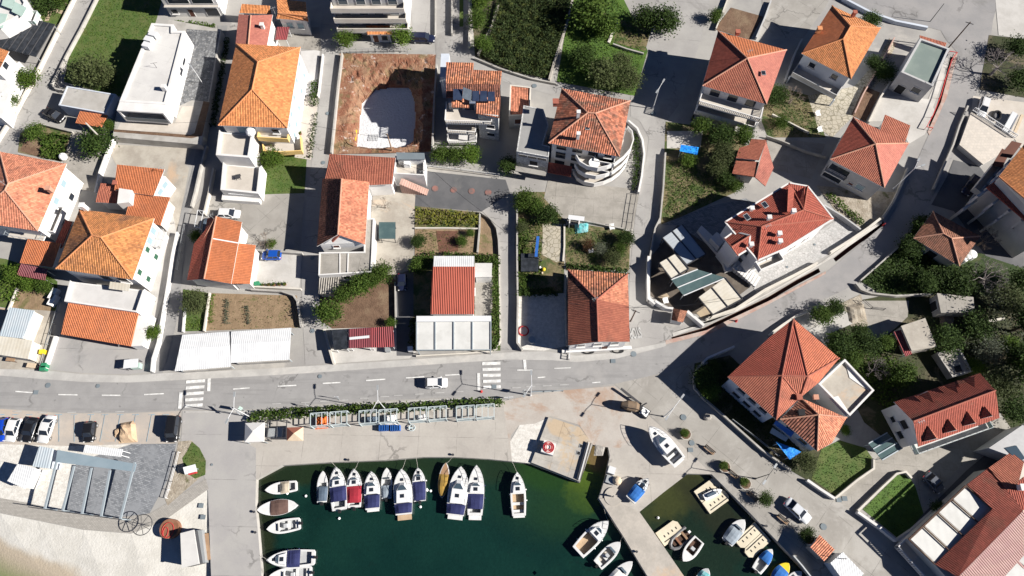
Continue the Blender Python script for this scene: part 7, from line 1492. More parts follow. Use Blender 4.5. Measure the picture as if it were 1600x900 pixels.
heap('tarpaulin', 'crumpled orange tarpaulin over a load in the first boat rack', 'tarpaulin', [(492, 650), (511, 649), (511, 668), (491, 670)], 1.1, 'tarp_orange', 3)
heap('covered_load', 'white sheeted load inside the rack with the blue crates', 'covered load', [(598, 647), (619, 645), (620, 664), (598, 666)], 1.2, 'tent_white', 4)
heap('covered_load', 'dark sheeted boat inside the third rack', 'covered load', [(571, 650), (590, 649), (590, 663), (571, 664)], 1., 'canvas_slate', 5)
heap('bag', 'loose white bag lying in the fifth rack', 'bag', [(650, 648), (664, 646), (665, 655), (652, 658)], .5, 'tent_white', 6)
for lab, x in (('blue slatted crate on the quay, left one under the rack', 600), ('blue slatted crate on the quay, right one under the rack', 618)):
    q = W((x, 669), .4); t = thing('crate', lab, 'crate', (q.x, q.y, 0), R(3)); b = MB(); b.box((0, 0, .1), (1.6, .9, .1)); b.build('base', 'plastic_blue', t); b = MB(); [b.box((-.7 + k_ * .28, 0, .5), (.1, .9, .7)) for k_ in range(6)]; b.build('slats', 'plastic_blue', t); 
t = thing('hose_reel', 'small teal frame with a hose at the foot of the fifth rack', 'hose reel', W((644, 669)), 0); b = MB(); b.torus((0, 0, .4), .5, .08, n=16); b.build('reel', 'metal_teal', t); b = MB(); b.box((0, 0, .2), (1., .3, .3)); b.build('stand', 'metal_teal', t)
# ---- kiosks, parasols, tables on the quay
t = thing('kiosk_tent', 'square white pyramid tent on the quay beside the road sign', 'tent', W((397, 678)), 0); P = WL([(383, 661), (413, 660), (412, 690), (382, 691)], 2.4); a = cen(P) + Vector((0, 0, .8)); b = MB(); [b.roof([P[i], P[(i + 1) % 4], a]) for i in range(4)]; b.build('canopy', 'tent_white', t); b = MB()
for i in range(4): A, B = P[i], P[(i + 1) % 4]; b.face([A, B, B - Vector((0, 0, .3)), A - Vector((0, 0, .3))])
b.build('valance', 'tent_white', t)
for q in inset(P, .1): b = MB(); b.bar((q.x, q.y, 0), (q.x, q.y, 2.4), .08); b.build('post', 'metal_grey', t)
t = thing('parasol', 'sand and rust striped square parasol at the left end of the boat racks', 'parasol', W((462, 680)), 0); P = WL([(448, 668), (474, 667), (474, 689), (448, 689)], 2.2); a = cen(P) + Vector((0, 0, .7)); b = MB(); [b.roof([P[i], P[(i + 1) % 4], a], 1 if i in (0, 3) else 0) for i in range(4)]; b.build('canopy', ['tent_sand', 'tent_rust'], t); b = MB(); q = cen(P); b.tube([(q.x, q.y, 0), (q.x, q.y, 2.8)], .04, 6); b.build('pole', 'metal_grey', t)
t = thing('market_pergola', 'dark open pergola frame between the white tent and the striped parasol', 'pergola', W((430, 690)), 0); P = WL([(418, 658), (448, 657), (447, 684), (417, 686)], 2.3); b = MB(); [b.bar(P[i], P[(i + 1) % 4], .12) for i in range(4)]; b.bar((P[0] + P[1]) / 2, (P[2] + P[3]) / 2, .1); b.build('top_frame', 'metal_dark', t)
for q in P: b = MB(); b.bar((q.x, q.y, 0), (q.x, q.y, 2.3), .12); b.build('post', 'metal_dark', t)
for lab, p in (('grey counter table inside the dark open pergola, left one', (427, 678)), ('grey counter table inside the dark open pergola, right one', (439, 677))):
    q = W(p); t = thing('table', lab, 'table', (q.x, q.y, .05), 0); b = MB(); b.box((0, 0, .85), (1.1, 1.5, .08)); b.build('table_top', 'galv', t); [MB().box((sx * .45, sy * .6, .4), (.08, .08, .8)).build('leg', 'metal_dark', t) for sx in (-1, 1) for sy in (-1, 1)]
# ---- beach things
q = W((222, 833)); t = thing('bare_parasol', 'bare black spoked parasol frame like a wheel at the promenade corner', 'parasol', (q.x, q.y, 0), 0); zt = 2.2; c = W((222, 820), zt); q = Vector((c.x, c.y, 0)); t.location = q; b = MB(); b.torus((c.x, c.y, zt), 1.5, .06); b.build('rim', 'metal_dark', t)
for i in range(8): b = MB(); b.bar((c.x, c.y, zt + .25), (c.x + math.cos(i * math.pi / 4 + .3) * 1.5, c.y + math.sin(i * math.pi / 4 + .3) * 1.5, zt), .06); b.build('spoke', 'metal_dark', t)
b = MB(); b.tube([(c.x, c.y, 0), (c.x, c.y, zt + .3)], .05, 8); b.build('pole', 'metal_dark', t)
c = W((262, 826), 1.4); t = thing('round_table', 'round brown platform with orange hoses beside the white-roofed beach cabin', 'platform', (c.x, c.y, 0), 0); b = MB(); b.cyl((c.x, c.y, -.3), 1.45, 1.3, 22); b.build('drum', 'rust', t); b = MB(); b.torus((c.x - .1, c.y - .2, 1.06), 1.1, .05, sq=(.8, 1.)); b.torus((c.x - .4, c.y - .5, 1.06), .6, .05, sq=(.6, 1.2)); b.build('hose', 'plastic_red', t)
c = W((277, 827)); b = MB(); b.ball((c.x, c.y, .4), .6, 0, 8, 5, (1, 1.3, .9)); tag(b.build('sack', 'plastic_white', None, (c.x, c.y, 0)), 'white bulging sack by the round brown platform', 'sack')
heap('sand_heap', 'pale orange sand heap dumped in the parking bays', 'sand heap', [(186, 660), (208, 656), (212, 690), (182, 692)], 1.1, 'sand_pile', 9)
heap('sand_heap', 'small ridge of sand left of the larger heap in the parking bays', 'sand heap', [(178, 672), (188, 664), (188, 680), (178, 684)], .5, 'sand_pile', 11)
t = thing('information_board', 'small white and red board on the grassy verge by the mole', 'board', W((303, 735)), R(15)); b = MB(); b.box((0, 0, 1.4), (1.9, 1.2, .08), 0, 0, Matrix.Rotation(R(25), 3, 'X')); b.build('panel', 'metal_white', t); b = MB(); b.box((.2, -.65, 1.0), (1.2, .2, .5)); b.build('lower_panel', 'plastic_red', t); [MB().bar((x, 0, 0), (x, 0, 1.3), .1).build('post', 'metal_grey', t) for x in (-.7, .7)]
t = fence('white railing segments on the east side of the slate terrace', [(278, 706), (272, 730), (266, 752), (258, 778)], .9, 'metal_white', 1.2, 'terrace_railing', 'railing')
t = thing('market_cart', 'blue and white sales cart in front of the orange porch house', 'cart', W((212, 572)), R(5)); b = MB(); b.box((0, 0, 1.6), (2.3, 1.5, .1)); b.build('roof', 'metal_white', t); b = MB(); b.box((.6, -.3, .8), (1.4, .9, 1.)); b.build('counter', 'green_glass', t); [MB().bar((sx, sy, 0), (sx, sy, 1.6), .08).build('post', 'metal_dark', t) for sx in (-1.05, 1.05) for sy in (-.65, .65)]
for lab, p, mt in (('brown wooden stall table at the roadside by the cream sheet roof', (22, 563), 'wood_mid'), ('sand-coloured stall top at the roadside gate', (54, 573), 'tent_sand')):
    q = W(p); t = thing('stall_table', lab, 'table', (q.x, q.y, 0), R(-6)); b = MB(); b.box((0, 0, .85), (1.5, .8, .08)); b.build('table_top', mt, t); [MB().box((sx * .65, sy * .3, .4), (.08, .08, .8)).build('leg', 'wood_dark', t) for sx in (-1, 1) for sy in (-1, 1)]
for lab, p, mt in (('yellow bin by the white garden wall', (71, 552), 'plastic_yellow'), ('green bin at the road end of the white garden wall', (74, 573), 'plastic_green'), ('second green bin at the road end of the white garden wall, nearer the road', (72, 578), 'plastic_green'), ('green bin at the wall of the blue car court', (404, 446), 'plastic_green'), ('dark grey bin below the red carport', (607, 548), 'galv'), ('white meter box at the driveway beside the white pergola', (642, 547), 'plastic_white')):
    q = W(p); t = thing('bin', lab, 'bin', (q.x, q.y, 0), .1); b = MB(); b.box((0, 0, .5), (.8, .7, 1.)); b.build('body', mt, t); b = MB(); b.box((0, 0, 1.03), (.86, .76, .08)); b.build('lid', mt, t)
# ---- pump platform things
c = W((857, 700), 1.); t = thing('concrete_block', 'square concrete block on the pump platform carrying the red hose', 'block', (c.x, c.y, .38), R(-18)); b = MB(); b.box((0, 0, .55), (2., 1.9, 1.1)); b.build('body', 'white_wall', t)
b = MB(); [b.torus((c.x, c.y + .05, 1.55 + i * .05), .85 - i * .22, .06) for i in range(3)]; tag(b.build('hose_coil', 'plastic_red', None, (c.x, c.y, 1.5)), 'coiled red hose on the concrete block of the pump platform', 'hose')
c = W((818, 517), .15); b = MB(); [b.torus((c.x, c.y, .15 + i * .05), .9 - i * .06, .06) for i in range(3)]; tag(b.build('hose_coil', 'plastic_red', None, (c.x, c.y, .1)), 'ring of red hose lying on the white gravel drive', 'hose')
c = W((831, 531), .6); b = MB(); b.cyl((c.x, c.y, 0), .62, .7, 14); tag(b.build('round_table', 'galv', None, (c.x, c.y, 0)), 'round grey tub at the lower end of the white gravel drive', 'tub')
for lab, p in (('black pipe coil beside the patched-roof house wall, left one', (919, 549)), ('black pipe coil beside the patched-roof house wall, right one', (965, 548))): c = W(p, .2); b = MB(); [b.torus((c.x, c.y, .15 + i * .07), .85 - i * .08, .05, sq=(1.2, .5)) for i in range(3)]; tag(b.build('pipe_coil', 'plastic_black', None, (c.x, c.y, .1)), lab, 'pipe coil')
for lab, p in (('square black hatch opening on the pump platform, upper one', (908, 697)), ('square black hatch opening on the pump platform, lower one', (904, 708))): c = W(p, .4); t = thing('hatch', lab, 'hatch', (c.x, c.y, .38), R(-18)); b = MB(); b.box((0, 0, .02), (.5, .5, .04)); b.build('cover', 'void_dark', t); b = MB(); [b.box(q, s_) for q, s_ in (((0, .28, .03), (.66, .08, .06)), ((0, -.28, .03), (.66, .08, .06)), ((.28, 0, .03), (.08, .5, .06)), ((-.28, 0, .03), (.08, .5, .06)))]; b.build('frame', 'galv', t)
t = thing('pipe_rack', 'white and dark pipes along the east edge of the pump platform', 'pipes', W((914, 720), .4), 0); [MB().bar(W((918 + d_, 690 + d_ * .5), .7), W((902 + d_, 748 + d_ * .5), .7), .14).build('pipe', m_, t) for d_, m_ in ((0, 'metal_dark'), (2.5, 'metal_white'), (5, 'metal_dark'))]
c = W((961, 747), .5); t = thing('winch', 'white and grey winch cabinet at the slip beside the pier root', 'winch', (c.x, c.y, .05), R(-20)); b = MB(); b.box((-.9, .9, .6), (1.1, 1.1, 1.2)); b.build('cabinet', 'metal_white', t); b = MB(); b.ball((.4, -.3, .6), .75, 0, 10, 6); b.build('drum', 'tent_sand', t); b = MB(); b.box((-.6, -.5, .3), (1.4, 1.2, .6)); b.build('base', 'galv', t)
c = W((958, 776), .1); b = MB(); b.cyl((c.x, c.y, .1), 1.4, .12, 24); b.cyl((c.x, c.y, .22), .12, 1.1, 8); b.bar((c.x - .5, c.y, 1.2), (c.x + .5, c.y + .1, 1.2), .12); tag(b.build('capstan', 'pier_concrete', None, (c.x, c.y, .1)), 'round concrete crane base with a stub post at the pier root', 'capstan')
for lab, p in [('iron bollard at the pier edge near the second pier boat', (994, 862)), ('iron bollard at the north quay behind the red-covered boat', (545, 719)), ('iron bollard at the north quay behind the yacht row', (708, 711)), ('iron bollard on the mole edge by the wooden boat', (398, 800)), ('iron bollard on the mole edge by the white open boat', (400, 832)), ('iron bollard at the quay street edge by the double dock', (1196, 822))]: c = W(p); b = MB(); b.cyl((c.x, c.y, 0), .13, .35, 10); b.cyl((c.x, c.y, .35), .2, .12, 10); tag(b.build('bollard', 'metal_dark', None, (c.x, c.y, 0)), lab, 'bollard', 'iron mooring bollards')
wall('quay_rail_beam', 'long grey handrail beam along the bottom quay by the brick hut shadow', [(1240, 868), (1254, 884), (1268, 902)], .7, .2, 'galv', 'railing')
# ---- garden things
c = W((839, 386), 2); t = thing('swing', 'blue-topped garden swing frame in the play garden', 'swing', (c.x, c.y, 0), R(84)); b = MB(); b.bar((-2, 0, 2.2), (2, 0, 2.2), .5, .12); b.build('top_bar', 'plastic_blue', t); [MB().bar((sx, 0, 2.2), (sx, sy, 0), .1).build('leg', 'metal_dark', t) for sx in (-1.8, 1.8) for sy in (-1.2, 1.2)]; b = MB(); b.box((0, 0, .5), (1.4, .4, .06)); [b.bar((x, 0, .5), (x, 0, 2.2), .03) for x in (-.6, .6)]; b.build('swing_seat', 'wood_dark', t)
for lab, p, mt, r in (('yellow ball on the ground of the play garden', (849.5, 422), 'plastic_yellow', .34), ('white ball near the yellow ball in the play garden', (843.5, 418.5), 'plastic_white', .24), ('sand-coloured ball below the yellow ball', (847, 427), 'tent_sand', .2)): c = W(p); b = MB(); b.ball((c.x, c.y, r), r, 0, 12, 8); tag(b.build('ball', mt, None, (c.x, c.y, 0)), lab, 'ball')
canopy('trampoline_cover', 'dark round-cornered net cover in the west of the play garden', 'cover', [(814, 396), (842, 396), (841, 424), (814, 424)], 1.1, 'net_black', 'metal_dark')
t = thing('bbq_hut', 'white open brick barbecue shelter at the corner of the flower lawn', 'barbecue', W((896, 352)), R(-8)); b = MB(); b.box((.3, .5, 2.), (2.9, .9, .1)); b.build('roof', 'metal_white', t); [MB().box((sx, 0, 1.), (.2, 1.4, 2.)).build('side_wall', 'white_wall', t) for sx in (-.8, .9)]
heap('tarpaulin', 'crumpled pale blue tarpaulin beside the barbecue shelter', 'tarpaulin', [(898, 348), (920, 346), (919, 361), (899, 364)], .7, 'canvas_teal', 12)
t = canopy('tarpaulin', 'bright blue tarpaulin stretched over a frame on the paved pad', 'tarpaulin', [(1064, 226), (1092, 230), (1090, 242), (1062, 236)], 1.9, 'tarp_blue', zs=[2.1, 1.8, 2.0, 2.2])
for lab, p, mt in (('white garden chair by the hedge in the flower lawn', (956, 355), 'plastic_white'), ('white plastic table in the middle of the flower lawn', (923, 391), 'plastic_white'), ('white chair in the shaded hill garden, upper one', (1278, 178), 'plastic_white'), ('white chair in the shaded hill garden, lower one', (1281, 203), 'plastic_white'), ('dark table on the lower white terrace of the long orange house', (372, 276), 'metal_dark'), ('white chair on the raised concrete front by the small gate house', (1040, 470), 'plastic_white')):
    z = 2.2 if p == (372, 276) else 0; q = W(p, z + .5); t = thing('garden_table' if 'table' in lab else 'garden_chair', lab, 'table' if 'table' in lab else 'chair', (q.x, q.y, z + .03), .2); b = MB(); b.box((0, 0, .55), (.9, .9, .06)); b.build('table_top' if 'table' in lab else 'seat', mt, t); [MB().box((sx * .38, sy * .38, .26), (.07, .07, .52)).build('leg', mt, t) for sx in (-1, 1) for sy in (-1, 1)]
    if 'chair' in lab: b = MB(); b.box((0, .42, .85), (.9, .06, .55)); b.build('backrest', mt, t)
t = canopy('garden_net', 'grey-green shade net over the back yard behind the tiled wing', 'shade net', [(592, 347), (618, 347), (618, 373), (592, 373)], 2.2, 'teal_glass', 'metal_dark')
t = canopy('carport_net', 'dark mesh canopy between the lane wall and the maroon carport', 'canopy', [(518, 516), (543, 514), (543, 545), (522, 547)], 2.3, 'net_black', 'metal_white')
t = thing('clothes_frame', 'blue and white steel frame with a tarpaulin beside the alley', 'frame', W((318, 350)), 0); P = WL([(309, 328), (318, 330), (312, 356), (304, 354)], 2.2); b = MB(); [b.bar(P[i], P[(i + 1) % 4], .09) for i in range(4)]; b.build('top_frame', 'metal_white', t); [MB().bar((q.x, q.y, 0), q, .09).build('post', 'metal_white', t) for q in P]
heap('covered_load', 'blue sheeted load along the side wall of the stepped orange house', 'covered load', [(318, 338), (328, 338), (322, 378), (314, 378)], 1.3, 'canvas_slate', 13)
for lab, p, r in (('large white round tank beside the brown pavilion', (1519, 397), .85), ('small white round tank beside the large tank at the pavilion', (1513.5, 401), .5), ('smaller white barrel below the pavilion tanks', (1508, 406), .4)): c = W(p, 1); b = MB(); b.cyl((c.x, c.y, 0), r, 1.1, 16); b.ball((c.x, c.y, 1.1), r, 0, 14, 6, (1, 1, .35)); tag(b.build('water_tank', 'plastic_white', None, (c.x, c.y, 0)), lab, 'tank')
t = thing('dig_site_tape', 'red and white barrier tape on posts around the road trench', 'barrier tape', W((1490, 82)), 0); b = MB(); P = WL([(1484, 80), (1496, 82), (1488, 92), (1478, 122), (1470, 150), (1458, 180), (1448, 198), (1458, 200)], .9); [b.bar(P[i], P[i + 1], .12, .1) for i in range(len(P) - 1)]; b.build('tape', 'plastic_red', t); [MB().bar((q.x, q.y, 0), q, .06).build('post', 'plastic_red', t) for q in P]
for lab, p in (('red warning bollard beside the road trench near the villa wall', (1150, 502)), ('orange-red cone at the eastern zebra crossing', (752, 612)), ('red bollard at the upper end of the villa trench', (1380, 352))): c = W(p); b = MB(); b.cyl((c.x, c.y, 0), .25, .08, 10); b.cyl((c.x, c.y, .08), .18, .75, 10, 0, .06); tag(b.build('traffic_cone', 'plastic_red', None, (c.x, c.y, 0)), lab, 'cone')
t = thing('yellow_props', 'row of yellow timber props at the west side of the pit floor', 'timber', W((553, 215)), 0); b = MB(); A, B = W((556, 204), -1.4), W((553, 232), -1.4); b.bar(A, B, .5, .5); b.build('stack', 'plastic_yellow', t)
t = thing('mesh_bundle', 'white steel mesh panels lying on the pit floor', 'mesh panels', W((583, 216), -1.85), 0); b = MB(); c = W((584, 215), -1.8); [b.bar((c.x - 1 + i * .3, c.y - .8, -1.78), (c.x - 1 + i * .3 + .1, c.y + .8, -1.78), .06) for i in range(7)]; [b.bar((c.x - 1, c.y - .6 + i * .6, -1.73), (c.x + 1, c.y - .6 + i * .6, -1.73), .06) for i in range(3)]; b.build('panel', 'metal_white', t)
for lab, p in (('grey planter box with stones at the hydrangea corner of the shed garden', (85, 460)), ('white chest at the corner of the dry bed', (84, 470))): c = W(p, .5); b = MB(); b.box((c.x, c.y, .55), (.9, 2.0, 1.1), -.3); tag(b.build('chest', 'plastic_white', None, (c.x, c.y, 0)), lab, 'chest')
c = W((102, 248)); b = MB(); b.ball((c.x, c.y, .7), .75, 0, 12, 8); tag(b.build('satellite_dish', 'plastic_white', None, (c.x, c.y, 0)), 'white round tank beside the red hip-roofed house garden', 'tank')
heap('rubble_heap', 'pale rubble heap between the meadow wall and the ramp walk', 'rubble heap', [(1322, 478), (1350, 470), (1356, 500), (1328, 506)], .5, 'rubble_ground', 15)
heap('branch_pile', 'pile of cut branches below the bunker', 'branch pile', [(1470, 490), (1494, 490), (1492, 510), (1472, 508)], 1.0, 'twig_brown', 16)
heap('rock_pile', 'brown rocks at the head of the algae slot beside the pump platform', 'rocks', [(930, 694), (946, 698), (942, 712), (928, 712)], .2, 'rock', 17)
# ================================================================== trees, hedges, shrubs
def leaf_mesh(name, n_cl, per, size, seed, shape=(1, 1, .8), hollow=.25, spread=.26, flat=0.):
    r_ = random.Random(seed); b = MB()
    cl = []
    for i in range(n_cl):
        while True:
            p = Vector((r_.uniform(-1, 1), r_.uniform(-1, 1), r_.uniform(-1, 1))); l = p.length
            if hollow < l < 1: break
        k_ = .78 + .25 * mn.noise((p.x * 1.6 + seed, p.y * 1.6, p.z * 1.6)); cl.append(Vector((p.x * shape[0], p.y * shape[1], p.z * shape[2])) * k_)
    for c in cl:
        for j in range(per):
            q = c + Vector((r_.gauss(0, spread), r_.gauss(0, spread), r_.gauss(0, spread * .75))); s = size * r_.uniform(.6, 1.35)
            a = Vector((r_.gauss(0, 1), r_.gauss(0, 1), r_.gauss(0, .55))).normalized(); n = Vector((r_.gauss(0, .7), r_.gauss(0, .7), 1)).normalized(); bb = n.cross(a).normalized()
            b.face([q - a * s, q + bb * s * .5, q + a * s, q - bb * s * .5])
    return b
def proto(name, seed, leaf, **k_):
    t = thing('tree', 'x', 'tree', (0, 0, -50)); r_ = random.Random(seed + 99)
    tb = MB(); tb.tube([(0, 0, -1.75), (.03, .02, -1.0), (.0, .05, -.3)], [.1, .08, .05], 7)
    for i in range(6):
        a = r_.uniform(0, 6.28); e = r_.uniform(.1, .7); tb.tube([(0, .03, -.9 + .1 * i), (math.cos(a) * .3, math.sin(a) * .3, -.5 + .1 * i), (math.cos(a) * .65, math.sin(a) * .65, -.3 + e * .6)], [.045, .03, .012], 5)
    tb.build('trunk', 'bark', t); leaf_mesh(name, seed=seed, **k_).build('crown', leaf, t); return t
def bare(name, seed, mt):
    t = thing('bare_tree', 'x', 'tree', (0, 0, -50)); r_ = random.Random(seed); tb = MB(); tb.tube([(0, 0, -1.3), (0, 0, -.5)], [.08, .06], 6); tb.build('trunk', mt, t); b = MB()
    def grow(p, d, l, w, k_):
        q = p + d * l; b.tube([p, q], [w, w * .65], 4, cap=False)
        if k_ == 0: return
        for i in range(3):
            d2 = (d + Vector((r_.gauss(0, .5), r_.gauss(0, .5), r_.gauss(.05, .4)))).normalized(); grow(q, d2, l * r_.uniform(.6, .8), w * .62, k_ - 1)
    for i in range(6): a = i * 1.05 + r_.random(); grow(Vector((0, 0, -.55)), Vector((math.cos(a) * .8, math.sin(a) * .8, .55)).normalized(), .42, .028, 4)
    b.build('branches', mt, t); return t
PR = {}
for nm, leaf, kw in (('green', 'leaf_green', dict(n_cl=70, per=34, size=.075)), ('olive', 'leaf_olive', dict(n_cl=90, per=30, size=.06, spread=.2)), ('dark', 'leaf_dark', dict(n_cl=80, per=34, size=.075)), ('bright', 'leaf_bright', dict(n_cl=60, per=34, size=.08)), ('grey', 'leaf_grey', dict(n_cl=70, per=26, size=.05, spread=.22)), ('round', 'leaf_green', dict(n_cl=110, per=28, size=.06, spread=.15)), ('red', 'leaf_red', dict(n_cl=50, per=30, size=.08))):
    PR[nm] = proto(nm, len(PR) * 7 + 3, leaf, **kw)
PR['bare'] = bare('bare', 5, 'twig_grey'); PR['bareb'] = bare('bareb', 9, 'twig_brown')
used = {}
def tree(label, p, r, kind='green', h=None, sy=1., cat='tree', name=None, group=None, zs=1.):
    h = h if h is not None else r * 1.1                       # crown centre height
    q = W(p, h); rot = rnd.uniform(0, 6.28); pr = PR[kind]
    t = dup(pr, (q.x, q.y, h), rot, (r, r * sy, max(r * .8, h / 1.75) if kind not in ('bare', 'bareb') else h / 1.2), label, group, cat); t.name = name or ('bare_tree' if kind in ('bare', 'bareb') else 'tree' if cat == 'tree' else cat)
    # crown heights follow the radius, the trunk reaches the ground
    if kind not in ('bare', 'bareb'): 
        for c in t.children:
            if c.name.startswith('crown'): c.scale.z = zs * r * .85 / t.scale.z
    return t
px = lambda y, n: n * (CAM_H / (_ct - ((450 - y) / F) * _st)) / F       # photo pixels -> metres at row y
